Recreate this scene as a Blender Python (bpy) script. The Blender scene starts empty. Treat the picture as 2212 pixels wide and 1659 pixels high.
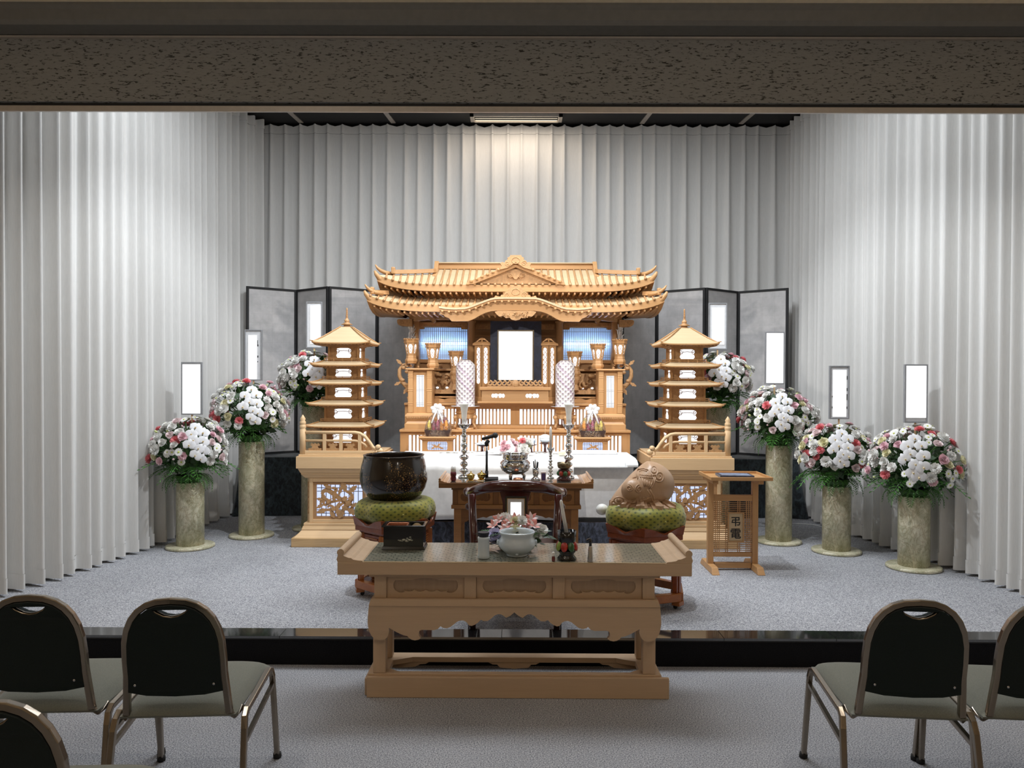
import bpy, bmesh, math, random
from math import sin, cos, pi, sqrt, atan2, radians
from mathutils import Vector, Matrix, Quaternion
from mathutils.geometry import tessellate_polygon
random.seed(7)
sc = bpy.context.scene
C = sc.collection

# ------------------------------------------------------------------ camera
F = 1661.0
cam_d = bpy.data.cameras.new('camera')
cam_d.sensor_width = 36.0
cam_d.lens = 36.0 * F / 2212.0
cam_d.clip_start = 0.05
cam = bpy.data.objects.new('camera', cam_d)
C.objects.link(cam)
R_ = Matrix.Rotation(radians(0.24), 4, 'Z') @ Matrix.Rotation(radians(89.5), 4, 'X') @ Matrix.Rotation(radians(0.22), 4, 'Z')
cam.matrix_world = Matrix.Translation((0, 0, 1.6)) @ R_
sc.camera = cam

# ------------------------------------------------------------------ view, world, lights
sc.view_settings.view_transform = 'Standard'
sc.view_settings.look = 'None'
sc.view_settings.exposure = 0.0
sc.view_settings.gamma = 1.0
sc.view_settings.use_curve_mapping = False
wd = bpy.data.worlds.new('world')
sc.world = wd
wd.use_nodes = True
wd.node_tree.nodes['Background'].inputs[0].default_value = (0.9, 0.93, 1.0, 1)
wd.node_tree.nodes['Background'].inputs[1].default_value = 0.02

def lamp(kind, name, loc, target, power, color, size=0.1, size_y=None, angle=70, blend=0.5):
    d = bpy.data.lights.new(name, kind)
    d.energy = power
    d.color = color
    if kind == 'AREA':
        d.shape = 'RECTANGLE'; d.size = size; d.size_y = size_y or size
    else:
        d.shadow_soft_size = size
        if kind == 'SPOT':
            d.spot_size = radians(angle); d.spot_blend = blend
    o = bpy.data.objects.new(name, d)
    C.objects.link(o)
    o.location = loc
    v = Vector(target) - Vector(loc)
    o.rotation_euler = v.to_track_quat('-Z', 'Y').to_euler()
    return o

COOL = (0.90, 0.95, 1.0)
NEUT = (1.0, 0.95, 0.88)
WARM = (1.0, 0.84, 0.68)
# spotlights on the rail behind the beam
for (x, y, z, tx, ty, tz, pw, col, ang) in (
        (-1.30, 4.55, 3.02, 0.55, 7.4, 1.2, 165, NEUT, 60), (1.30, 4.55, 3.02, -0.55, 7.4, 1.2, 165, NEUT, 60),
        (-0.60, 4.75, 4.32, -2.5, 6.4, 0.7, 250, COOL, 76), (0.60, 4.75, 4.32, 2.5, 6.4, 0.7, 250, COOL, 76)):
    lamp('SPOT', 'stage_spot', (x, y, z), (tx, ty, tz), pw, col, 0.035, angle=ang, blend=0.6)
# fluorescent battens above the side curtains and the stage
lamp('AREA', 'side_batten', (-2.0, 5.5, 4.36), (-2.45, 5.7, 0), 31, COOL, 0.12, 2.0)
lamp('AREA', 'side_batten', (2.0, 5.5, 4.36), (2.45, 5.7, 0), 31, COOL, 0.12, 2.0)
lamp('AREA', 'stage_batten', (0, 6.0, 4.38), (0, 6.2, 0), 116, COOL, 2.2, 0.8)
lamp('AREA', 'back_downlight', (0, 8.25, 4.38), (0, 8.5, 2.0), 6, WARM, 0.9, 0.10)
# the dimmed hall
for (x, y) in ((-1.9, 2.9), (1.9, 2.9)):
    lamp('SPOT', 'hall_downlight', (x, y, 3.42), (x, y + .1, 0), 30, (1.0, .93, .85), 0.07, angle=125, blend=1.0)
for (x, y) in ((-1.7, 1.0), (1.7, 1.0), (-1.7, -0.8), (1.7, -0.8)):
    lamp('POINT', 'hall_fill', (x, y, 3.30), (x, y, 0), 12, (1.0, .93, .85), 0.07)  # unseen point lights added so the beam face gets light

def X(px, Y): return (px - 1113.0) * Y / F
def Z(py, Y): return 1.6 + (815.0 - py) * Y / F

# ------------------------------------------------------------------ geometry collector
class G:
    def __init__(s): s.v = []; s.f = []; s.sm = []; s.mi = []
    def add(s, vs, fs, smooth=False, mi=0):
        o = len(s.v)
        s.v += [tuple(p) for p in vs]
        for f in fs:
            s.f.append(tuple(i + o for i in f)); s.sm.append(smooth); s.mi.append(mi)
        return s
    def box(s, x0, x1, y0, y1, z0, z1, mi=0):
        return s.add([(x0,y0,z0),(x1,y0,z0),(x1,y1,z0),(x0,y1,z0),(x0,y0,z1),(x1,y0,z1),(x1,y1,z1),(x0,y1,z1)],
                     [(0,3,2,1),(4,5,6,7),(0,1,5,4),(1,2,6,5),(2,3,7,6),(3,0,4,7)], mi=mi)
    def frustum(s, a, b, z0, z1):
        """a, b = (x0,x1,y0,y1) at z0 and z1"""
        return s.add([(a[0],a[2],z0),(a[1],a[2],z0),(a[1],a[3],z0),(a[0],a[3],z0),(b[0],b[2],z1),(b[1],b[2],z1),(b[1],b[3],z1),(b[0],b[3],z1)],
                     [(0,3,2,1),(4,5,6,7),(0,1,5,4),(1,2,6,5),(2,3,7,6),(3,0,4,7)])
    def beam(s, p, q, w, h, up=(0,0,1)):
        p = Vector(p); q = Vector(q); d = (q - p).normalized(); u = Vector(up)
        r = d.cross(u)
        if r.length < 1e-4: r = d.cross(Vector((0,1,0)))
        r.normalize(); u = r.cross(d)
        vs = []
        for c in (p, q):
            for a, b in ((-1,-1),(1,-1),(1,1),(-1,1)):
                vs.append(c + r * (a * w / 2) + u * (b * h / 2))
        return s.add(vs, [(0,1,2,3),(7,6,5,4),(0,4,5,1),(1,5,6,2),(2,6,7,3),(3,7,4,0)])
    def prism(s, pts, a0, a1, axis='y', smooth=False, holes=(), mi=0):
        """2D outline (u,v) extruded. axis y: u=x v=z; axis x: u=y v=z; axis z: u=x v=y"""
        def m(u, v, a):
            return (u, a, v) if axis == 'y' else ((a, u, v) if axis == 'x' else (u, v, a))
        loops = [list(pts)] + [list(h) for h in holes]
        if not holes and len(pts) < 5:
            tris = [tuple(range(len(pts)))]
        else:
            tris = tessellate_polygon([[Vector((u, v, 0)) for u, v in l] for l in loops])
        flat = [p for l in loops for p in l]; n = len(flat)
        vs = [m(u, v, a0) for u, v in flat] + [m(u, v, a1) for u, v in flat]
        s.add(vs, [tuple(t) for t in tris] + [tuple(i + n for i in reversed(t)) for t in tris], mi=mi)
        o = 0
        for l in loops:
            k = len(l)
            vs = [m(u, v, a0) for u, v in l] + [m(u, v, a1) for u, v in l]
            s.add(vs, [(i, (i + 1) % k, k + (i + 1) % k, k + i) for i in range(k)], smooth, mi=mi)
        return s
    def lathe(s, prof, n=24, c=(0,0,0), smooth=True, ph=0.0, cap=True, sx=1.0, sy=1.0, lobes=0, la=0.0, mi=0):
        vs = []; m = len(prof)
        for r, z in prof:
            for i in range(n):
                a = ph + 2 * pi * i / n
                k = r * (1 + la * cos(lobes * a)) if lobes else r
                vs.append((c[0] + k * cos(a) * sx, c[1] + k * sin(a) * sy, c[2] + z))
        fs = [(j*n+i, j*n+(i+1) % n, (j+1)*n+(i+1) % n, (j+1)*n+i) for j in range(m-1) for i in range(n)]
        s.add(vs, fs, smooth, mi)
        if cap:
            o = len(s.v) - len(vs)
            for j, rev in ((0, True), (m-1, False)):
                if prof[j][0] > 1e-5:
                    t = tuple(o + j*n + i for i in range(n))
                    s.f.append(t[::-1] if rev else t); s.sm.append(False); s.mi.append(mi)
        return s
    def tube(s, path, r, n=8, closed=False, sx=1.0, smooth=True, cap=True, up=None, mi=0):
        P = [Vector(p) for p in path]; k = len(P)
        rs = r if isinstance(r, (list, tuple)) else [r] * k
        vs = []; prev = None
        for i in range(k):
            a = P[(i-1) % k] if (closed or i > 0) else P[0]
            b = P[(i+1) % k] if (closed or i < k-1) else P[-1]
            d = (b - a)
            d = d.normalized() if d.length > 1e-9 else Vector((0,0,1))
            if up is not None: ref = Vector(up)
            elif prev is None: ref = Vector((0,0,1)) if abs(d.z) < 0.9 else Vector((0,1,0))
            else: ref = prev
            u = d.cross(ref)
            if u.length < 1e-5: u = d.cross(Vector((1,0,0)))
            u.normalize(); w = u.cross(d).normalized(); prev = w
            for j in range(n):
                t = 2*pi*j/n + pi/n
                vs.append(P[i] + u * (cos(t) * rs[i] * sx) + w * (sin(t) * rs[i]))
        fs = [(i*n+j, i*n+(j+1) % n, (i+1)*n+(j+1) % n, (i+1)*n+j) for i in range(k-1) for j in range(n)]
        if closed: fs += [((k-1)*n+j, (k-1)*n+(j+1) % n, (j+1) % n, j) for j in range(n)]
        elif cap: fs += [tuple(range(n))[::-1], tuple((k-1)*n+j for j in range(n))]
        return s.add(vs, fs, smooth, mi)
    def ball(s, c, r, n=10, m=6, sz=1.0, sx=1.0, sy=1.0, mi=0):
        return s.lathe([(max(r*sin(pi*j/m), 0), -r*sz*cos(pi*j/m)) for j in range(m+1)], n, c, cap=False, sx=sx, sy=sy, mi=mi)
    def grid(s, fn, nu, nv, smooth=True, closed=False, mi=0):
        vs = [fn(u / (nu if closed else nu - 1.0), v / (nv - 1.0)) for v in range(nv) for u in range(nu)]
        fs = []
        for v in range(nv - 1):
            for u in range(nu if closed else nu - 1):
                fs.append((v*nu+u, v*nu+(u+1) % nu, (v+1)*nu+(u+1) % nu, (v+1)*nu+u))
        return s.add(vs, fs, smooth, mi)
    def xf(s, M, start=0):
        for i in range(start, len(s.v)): s.v[i] = tuple(M @ Vector(s.v[i]))
        return s
    def join(s, g, M=None):
        o = len(s.v)
        s.v += [tuple(M @ Vector(p)) for p in g.v] if M else g.v
        s.f += [tuple(i + o for i in f) for f in g.f]; s.sm += g.sm; s.mi += g.mi
        return s
    def mesh(s, name, mats, off=None):
        me = bpy.data.meshes.new(name)
        vs = s.v if off is None else [(p[0]-off[0], p[1]-off[1], p[2]-off[2]) for p in s.v]
        me.from_pydata(vs, [], s.f)
        me.polygons.foreach_set('use_smooth', s.sm)
        if not isinstance(mats, (list, tuple)): mats = [mats]
        for m in mats: me.materials.append(m)
        if len(mats) > 1: me.polygons.foreach_set('material_index', s.mi)
        b = bmesh.new(); b.from_mesh(me)
        bmesh.ops.remove_doubles(b, verts=b.verts, dist=1e-5)
        bmesh.ops.recalc_face_normals(b, faces=b.faces)
        b.to_mesh(me); b.free()
        return me

OFF = {}          # roots whose parts are authored in world coordinates
def tag(o, label, cat, group=None, kind=None):
    if label: o['label'] = label
    if cat: o['category'] = cat
    if group: o['group'] = group
    if kind: o['kind'] = kind
    return o
def thing(name, label, cat, loc=(0,0,0), rz=0.0, group=None, world=True):
    o = bpy.data.objects.new(name, None); C.objects.link(o)
    o.empty_display_size = 0.05
    o.location = loc; o.rotation_euler = (0, 0, rz)
    if world: OFF[o.name] = Vector(loc)
    return tag(o, label, cat, group)
def off_of(p):
    while p is not None:
        if p.name in OFF: return OFF[p.name]
        p = p.parent
    return None
def obj(name, g, mat, parent=None, bevel=0.0, sub=0, label=None, kind=None, solid=0.0):
    me = g.mesh(name, mat, off_of(parent))
    o = bpy.data.objects.new(name, me); C.objects.link(o)
    if parent: o.parent = parent
    if bevel:
        m = o.modifiers.new('b', 'BEVEL'); m.width = bevel; m.segments = 2; m.limit_method = 'ANGLE'; m.angle_limit = radians(40)
    if solid:
        m = o.modifiers.new('t', 'SOLIDIFY'); m.thickness = solid; m.offset = 0
    if sub:
        m = o.modifiers.new('s', 'SUBSURF'); m.levels = sub; m.render_levels = sub
    if label: o['label'] = label
    if kind: o['kind'] = kind
    return o
def put(name, me, parent, loc, rot=None, sca=1.0):
    """a part that shares mesh data; loc in the frame its siblings are authored in"""
    o = bpy.data.objects.new(name, me); C.objects.link(o)
    o.parent = parent
    f = off_of(parent)
    o.location = Vector(loc) - f if f is not None else Vector(loc)
    if rot is not None:
        o.rotation_mode = 'QUATERNION'
        o.rotation_quaternion = rot if isinstance(rot, Quaternion) else rot.to_quaternion()
    o.scale = (sca,)*3 if isinstance(sca, (int, float)) else sca
    return o
def kids(o): return [c for c in o.children]
def dup(root, loc, rz=None, label=None, group=None):
    r = root.copy(); C.objects.link(r); r.location = loc
    if rz is not None: r.rotation_euler = (0, 0, rz)
    if label: r['label'] = label
    if group: r['group'] = group
    for ch in list(root.children):
        c = ch.copy(); C.objects.link(c); c.parent = r
        for g in list(ch.children):
            d = g.copy(); C.objects.link(d); d.parent = c
    return r

# ------------------------------------------------------------------ materials
def nt(name):
    m = bpy.data.materials.new(name); m.use_nodes = True
    t = m.node_tree
    return m, t, t.nodes['Principled BSDF']
def node(t, typ, **kw):
    n = t.nodes.new(typ)
    for k, v in kw.items():
        if k.startswith('i_'):
            key = k[2:]
            n.inputs[int(key) if key.isdigit() else key].default_value = v
        else: setattr(n, k, v)
    return n
def c4(c): return (c[0], c[1], c[2], 1)
def ramp(t, src, stops):
    r = node(t, 'ShaderNodeValToRGB')
    e = r.color_ramp.elements
    while len(e) < len(stops): e.new(0.5)
    for i, (p, c) in enumerate(stops):
        e[i].position = p; e[i].color = c4(c)
    t.links.new(src, r.inputs[0])
    return r.outputs[0]
def bump(t, b, src, strength=0.3, dist=0.01):
    n = node(t, 'ShaderNodeBump', i_Strength=strength, i_Distance=dist)
    t.links.new(src, n.inputs['Height']); t.links.new(n.outputs[0], b.inputs['Normal'])
def coords(t, scale=(1,1,1), rot=(0,0,0), kind='Object'):
    tc = node(t, 'ShaderNodeTexCoord'); mp = node(t, 'ShaderNodeMapping')
    mp.inputs['Scale'].default_value = scale; mp.inputs['Rotation'].default_value = rot
    t.links.new(tc.outputs[kind], mp.inputs[0])
    return mp.outputs[0]
def noise(t, vec, scale, detail=3, rough=0.5, dist=0.0):
    n = node(t, 'ShaderNodeTexNoise')
    n.inputs['Scale'].default_value = scale; n.inputs['Detail'].default_value = detail
    n.inputs['Roughness'].default_value = rough; n.inputs['Distortion'].default_value = dist
    t.links.new(vec, n.inputs['Vector'])
    return n.outputs[0]
def plain(name, c, rough=0.5, metal=0.0, var=0.06, vs=30.0, coat=0.0, bmp=0.0, bs=80.0, sheen=0.0, sss=0.0, spec=0.5):
    m, t, b = nt(name)
    v = coords(t)
    n = noise(t, v, vs, 3)
    lo = [max(0, x * (1 - var)) for x in c]; hi = [min(1, x * (1 + var)) for x in c]
    t.links.new(ramp(t, n, [(0.3, lo), (0.7, hi)]), b.inputs['Base Color'])
    b.inputs['Roughness'].default_value = rough; b.inputs['Metallic'].default_value = metal
    b.inputs['Coat Weight'].default_value = coat; b.inputs['Coat Roughness'].default_value = 0.08
    b.inputs['Sheen Weight'].default_value = sheen
    b.inputs['Specular IOR Level'].default_value = spec
    if sss:
        b.inputs['Subsurface Weight'].default_value = sss; b.inputs['Subsurface Radius'].default_value = (0.02, 0.01, 0.01)
    if bmp: bump(t, b, noise(t, v, bs, 4), bmp, 0.004)
    return m
def wood(name, c1, c2, axis='x', rough=0.45, coat=0.0, fine=1.0, grain=1.0):
    m, t, b = nt(name)
    s = {'x': (1.5, 28, 28), 'z': (28, 28, 1.5), 'y': (28, 1.5, 28)}[axis]
    v = coords(t, tuple(q * fine for q in s))
    n1 = noise(t, v, 1.0, 4, 0.6, 0.6 * grain)
    n2 = noise(t, v, 6.0, 3, 0.6)
    mx = node(t, 'ShaderNodeMix'); mx.data_type = 'FLOAT'; mx.inputs[0].default_value = 0.3
    t.links.new(n1, mx.inputs[2]); t.links.new(n2, mx.inputs[3])
    t.links.new(ramp(t, mx.outputs[0], [(0.32, c2), (0.62, c1)]), b.inputs['Base Color'])
    b.inputs['Roughness'].default_value = rough; b.inputs['Coat Weight'].default_value = coat
    b.inputs['Coat Roughness'].default_value = 0.1
    bump(t, b, n2, 0.08, 0.002)
    return m
def emit(name, c, s):
    m = bpy.data.materials.new(name); m.use_nodes = True
    t = m.node_tree; t.nodes.clear()
    o = node(t, 'ShaderNodeOutputMaterial'); e = node(t, 'ShaderNodeEmission')
    e.inputs[0].default_value = c4(c); e.inputs[1].default_value = s
    t.links.new(e.outputs[0], o.inputs[0])
    return m
def metal(name, c, rough=0.1): return plain(name, c, rough, 1.0, 0.03)

def carpet(name, a, b_, c, scale):
    m, t, b = nt(name)
    v = coords(t)
    n = noise(t, v, scale, 2, 0.7)
    n2 = noise(t, v, 2.2, 3, 0.5)
    col = ramp(t, n, [(0.33, a), (0.5, b_), (0.68, c)])
    mm = node(t, 'ShaderNodeMix'); mm.data_type = 'RGBA'; mm.blend_type = 'MULTIPLY'; mm.inputs[0].default_value = 1.0
    t.links.new(col, mm.inputs[6]); t.links.new(ramp(t, n2, [(0.3, (.88,.88,.88)), (0.7, (1,1,1))]), mm.inputs[7])
    t.links.new(mm.outputs[2], b.inputs['Base Color'])
    b.inputs['Roughness'].default_value = 0.95; b.inputs['Specular IOR Level'].default_value = 0.1
    bump(t, b, n, 0.5, 0.004)
    return m

M = {}
M['carpet'] = carpet('carpet', (.12,.125,.145), (.37,.375,.40), (.66,.66,.68), 165)
M['riser'] = plain('riser_carpet', (.012,.012,.014), 0.95, var=0.3, vs=200, bmp=0.3, bs=200, spec=0.1)
M['granite'] = plain('black_granite', (.018,.018,.018), 0.06, var=0.5, vs=120)
M['granite'].node_tree.nodes['Principled BSDF'].inputs['IOR'].default_value = 2.3
M['beam'] = None
M['black'] = plain('matt_black', (.012,.012,.013), 0.7)
M['blackgloss'] = plain('black_lacquer', (.006,.006,.007), 0.12, coat=0.5)
M['tan'] = plain('tan_ceiling', (.86,.73,.53), 0.9)
M['greytrim'] = plain('grey_trim', (.17,.165,.155), 0.5)
M['darktrim'] = plain('dark_trim', (.02,.019,.018), 0.6)
M['railtrim'] = plain('rail_trim', (.52,.47,.42), 0.35, 0.3)
M['altar'] = wood('altar_cypress', (.54,.30,.13), (.47,.25,.10), 'x')
M['altar_v'] = wood('altar_cypress_upright', (.54,.30,.13), (.47,.25,.10), 'z')
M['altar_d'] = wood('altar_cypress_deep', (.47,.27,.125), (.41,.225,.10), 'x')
M['carve'] = plain('carved_cypress', (.50,.285,.13), 0.5, var=0.15, vs=60, bmp=0.15, bs=60)
M['pale'] = wood('pale_maple', (.60,.46,.285), (.55,.40,.235), 'x')
M['pine'] = wood('pedestal_pine', (.76,.53,.30), (.68,.455,.25), 'x')
M['pine_v'] = wood('pedestal_pine_upright', (.76,.53,.30), (.68,.455,.25), 'z')
M['plankgrain'] = wood('flat_sawn_pine', (.62,.42,.22), (.44,.27,.12), 'x', fine=0.5, grain=5)
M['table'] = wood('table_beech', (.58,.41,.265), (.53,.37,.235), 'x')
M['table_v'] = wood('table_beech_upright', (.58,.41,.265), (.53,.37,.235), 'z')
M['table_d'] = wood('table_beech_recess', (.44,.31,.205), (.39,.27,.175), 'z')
M['redwood'] = wood('red_lacquered_wood', (.26,.065,.022), (.19,.045,.016), 'x', 0.25, 0.3)
M['orangewood'] = wood('orange_varnished_wood', (.42,.14,.03), (.34,.105,.022), 'x', 0.25, 0.3)
M['desk'] = wood('brown_desk_wood', (.26,.12,.046), (.20,.09,.034), 'x', 0.3, 0.3)
M['desk_l'] = wood('lighter_desk_wood', (.40,.20,.075), (.33,.16,.058), 'x', 0.3, 0.3)
M['rosewood'] = wood('rosewood', (.075,.014,.010), (.05,.010,.008), 'z', 0.2, 0.6)
M['chrome'] = metal('chrome', (.82,.82,.84), 0.07)
M['steel'] = metal('brushed_steel', (.6,.6,.62), 0.25)
M['bronze'] = metal('bronze_chair_frame', (.34,.29,.235), 0.25)
M['brass'] = metal('polished_brass', (.80,.55,.16), 0.15)
M['copper'] = metal('copper', (.55,.22,.12), 0.3)
M['white'] = plain('white_paint', (.80,.81,.82), 0.35)
M['wax'] = plain('white_wax', (.84,.83,.80), 0.4, sss=0.2)
M['paper'] = plain('white_paper', (.82,.83,.84), 0.7)
M['silverframe'] = plain('grey_frame', (.36,.37,.39), 0.4, 0.4)
M['palegrey'] = plain('pale_grey_board', (.66,.67,.69), 0.6)
M['screen'] = emit('glowing_whiteout', (1, 1, 1), 1.25)  # added glow for whited-out faces, no lamp known behind them
M['lit'] = emit('lit_shoji', (.93,.95,1.0), 1.5)
M['lit_blue'] = emit('lit_shoji_cool', (.62,.70,1.0), 1.15)
M['lit_warm'] = emit('lamp_diffuser', (1.0,.86,.66), 2.2)
M['fabric_g'] = plain('green_black_upholstery', (.010,.017,.017), 0.9, var=0.2, vs=400, sheen=0.15, spec=0.15)
M['fabric_s'] = plain('olive_grey_upholstery', (.20,.205,.172), 0.9, var=0.2, vs=400, sheen=0.2, spec=0.15)
M['porcelain'] = plain('pale_porcelain', (.62,.70,.76), 0.12, var=0.02, coat=0.6)
M['leaf'] = plain('dark_leaf', (.022,.060,.014), 0.5, var=0.4, vs=20)
M['fern'] = plain('fern_green', (.06,.19,.03), 0.5, var=0.35, vs=20)
M['stem'] = plain('green_stem', (.06,.14,.03), 0.6)
M['p_white'] = plain('white_petal', (.86,.85,.82), 0.6, var=0.03)
M['p_cream'] = plain('cream_petal', (.84,.80,.56), 0.6, var=0.06)
M['p_pink'] = plain('pale_pink_petal', (.84,.58,.63), 0.6, var=0.12)
M['p_blush'] = plain('blush_petal', (.86,.72,.72), 0.6, var=0.06)
M['p_coral'] = plain('coral_petal', (.80,.25,.27), 0.6, var=0.12)
M['p_green'] = plain('green_bud', (.62,.70,.30), 0.6, var=0.06)
M['p_orchid'] = plain('orchid_petal', (.84,.84,.86), 0.5, var=0.02)
M['p_eye'] = plain('yellow_green_eye', (.55,.60,.12), 0.6)
M['p_lip'] = plain('yellow_lip', (.75,.55,.22), 0.6)

def m_beam():
    m, t, b = nt('mineral_board')
    v = coords(t, (0.5, 1, 1.8))
    n = noise(t, v, 75, 2, 0.55, 0.4)
    n2 = noise(t, coords(t, (1,1,1)), 3.0, 2)
    t.links.new(ramp(t, n, [(0.0, (.02,.019,.017)), (0.35, (.05,.047,.044)), (0.41, (.265,.26,.25)), (0.8, (.305,.30,.288))]), b.inputs['Base Color'])
    b.inputs['Roughness'].default_value = 0.9
    bump(t, b, n, 0.3, 0.004)
    return m
M['beam'] = m_beam()

def m_curtain():
    m, t, b = nt('curtain_cloth')
    v = coords(t, (60, 60, 4))
    n = noise(t, v, 4.0, 3)
    t.links.new(ramp(t, n, [(0.3, (.67,.66,.64)), (0.7, (.72,.71,.69))]), b.inputs['Base Color'])
    b.inputs['Roughness'].default_value = 0.75; b.inputs['Sheen Weight'].default_value = 0.15
    b.inputs['Specular IOR Level'].default_value = 0.25
    bump(t, b, noise(t, coords(t), 300, 2), 0.05, 0.002)
    return m
M['curtain'] = m_curtain()

def m_velvet(name, a, b_):
    m, t, b = nt(name)
    v = coords(t, (1, 1, .6))
    n = noise(t, v, 22, 5, 0.7, 1.2)
    t.links.new(ramp(t, n, [(0.42, a), (0.62, b_)]), b.inputs['Base Color'])
    b.inputs['Roughness'].default_value = 0.6; b.inputs['Sheen Weight'].default_value = 0.25
    bump(t, b, n, 0.3, 0.01)
    return m
M['velvet'] = m_velvet('dark_crushed_velvet', (.006,.010,.014), (.045,.065,.075))
M['navy'] = m_velvet('navy_velvet', (.004,.007,.022), (.012,.018,.05))
M['bvelvet'] = m_velvet('blue_crushed_velvet', (.010,.014,.024), (.085,.10,.15))

def m_marble():
    m, t, b = nt('green_onyx')
    v = coords(t, (1, 1, .7))
    n = noise(t, v, 5.5, 6, 0.6, 2.2)
    n2 = noise(t, v, 11, 5, 0.6, 3.0)
    col = ramp(t, n, [(0.30, (.38,.37,.24)), (0.46, (.53,.51,.36)), (0.6, (.70,.66,.50)), (0.75, (.62,.55,.38))])
    mm = node(t, 'ShaderNodeMix'); mm.data_type = 'RGBA'; mm.blend_type = 'MULTIPLY'; mm.inputs[0].default_value = 0.6
    t.links.new(col, mm.inputs[6])
    t.links.new(ramp(t, n2, [(0.42, (1,1,1)), (0.5, (.5,.42,.28)), (0.54, (1,1,1))]), mm.inputs[7])
    t.links.new(mm.outputs[2], b.inputs['Base Color'])
    b.inputs['Roughness'].default_value = 0.3
    return m
M['marble'] = m_marble()

def m_silverleaf():
    m, t, b = nt('silver_leaf_paper')
    v = coords(t)
    n = noise(t, v, 9, 4, 0.6)
    br = node(t, 'ShaderNodeTexBrick')
    br.offset = 0.0
    br.inputs['Scale'].default_value = 9; br.inputs['Mortar Size'].default_value = 0.012
    br.inputs['Color1'].default_value = (1,1,1,1); br.inputs['Color2'].default_value = (.93,.93,.93,1); br.inputs['Mortar'].default_value = (.86,.86,.86,1)
    br.inputs['Brick Width'].default_value = 0.9; br.inputs['Row Height'].default_value = 0.9
    t.links.new(coords(t, (1,1,1), (radians(90), 0, 0)), br.inputs[0])
    mm = node(t, 'ShaderNodeMix'); mm.data_type = 'RGBA'; mm.blend_type = 'MULTIPLY'; mm.inputs[0].default_value = 1.0
    t.links.new(ramp(t, n, [(0.3, (.42,.415,.415)), (0.7, (.56,.545,.545))]), mm.inputs[6]); t.links.new(br.outputs[0], mm.inputs[7])
    t.links.new(mm.outputs[2], b.inputs['Base Color'])
    b.inputs['Metallic'].default_value = 0.15; b.inputs['Roughness'].default_value = 0.5
    return m
M['silverleaf'] = m_silverleaf()

def angle_nodes(t):
    tc = node(t, 'ShaderNodeTexCoord'); sp = node(t, 'ShaderNodeSeparateXYZ')
    t.links.new(tc.outputs['Object'], sp.inputs[0])
    at = node(t, 'ShaderNodeMath', operation='ARCTAN2')
    t.links.new(sp.outputs[1], at.inputs[0]); t.links.new(sp.outputs[0], at.inputs[1])
    return at.outputs[0], sp
def mth(t, op, a, b=None):
    n = node(t, 'ShaderNodeMath', operation=op)
    for i, q in enumerate((a, b)):
        if q is None: continue
        if isinstance(q, (int, float)): n.inputs[i].default_value = q
        else: t.links.new(q, n.inputs[i])
    return n.outputs[0]
def m_brocade():
    m, t, b = nt('green_brocade')
    a, sp = angle_nodes(t)
    s1 = mth(t, 'SINE', mth(t, 'MULTIPLY', a, 34.0)); s2 = mth(t, 'SINE', mth(t, 'MULTIPLY', sp.outputs[2], 190.0))
    pr = mth(t, 'MULTIPLY', s1, s2)
    v = coords(t)
    n = noise(t, v, 8, 3)
    base = ramp(t, n, [(0.3, (.17,.18,.014)), (0.5, (.25,.25,.022)), (0.72, (.36,.30,.04))])
    mm = node(t, 'ShaderNodeMix'); mm.data_type = 'RGBA'; mm.blend_type = 'MULTIPLY'; mm.inputs[0].default_value = 1.0
    t.links.new(base, mm.inputs[6])
    t.links.new(ramp(t, pr, [(0.0, (1,1,1)), (0.42, (1,1,1)), (0.6, (.34,.40,.2))]), mm.inputs[7])
    t.links.new(mm.outputs[2], b.inputs['Base Color'])
    b.inputs['Roughness'].default_value = 0.55; b.inputs['Sheen Weight'].default_value = 0.3
    bump(t, b, noise(t, v, 14, 4), 0.35, 0.02)
    return m
M['brocade'] = m_brocade()

def m_tower():
    m, t, b = nt('lilac_pressed_sweets')
    a, sp = angle_nodes(t)
    ka = mth(t, 'MULTIPLY', a, 11.0); kz = mth(t, 'MULTIPLY', sp.outputs[2], 140.0)
    c = mth(t, 'MULTIPLY', mth(t, 'SINE', ka), mth(t, 'SINE', kz))
    band = mth(t, 'SINE', mth(t, 'ADD', mth(t, 'MULTIPLY', a, 1.5), mth(t, 'MULTIPLY', sp.outputs[2], 16.0)))
    bc = ramp(t, band, [(0.35, (.72,.70,.70)), (0.66, (.55,.44,.55)), (0.95, (.72,.70,.70))])
    mm = node(t, 'ShaderNodeMix'); mm.data_type = 'RGBA'; mm.blend_type = 'MULTIPLY'; mm.inputs[0].default_value = 1.0
    t.links.new(bc, mm.inputs[6])
    t.links.new(ramp(t, c, [(0.0, (1,1,1)), (0.50, (1,1,1)), (0.70, (.45,.34,.44))]), mm.inputs[7])
    t.links.new(mm.outputs[2], b.inputs['Base Color'])
    b.inputs['Roughness'].default_value = 0.35; b.inputs['Coat Weight'].default_value = 0.7
    bump(t, b, c, 0.5, 0.01)
    return m
M['tower'] = m_tower()

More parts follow.
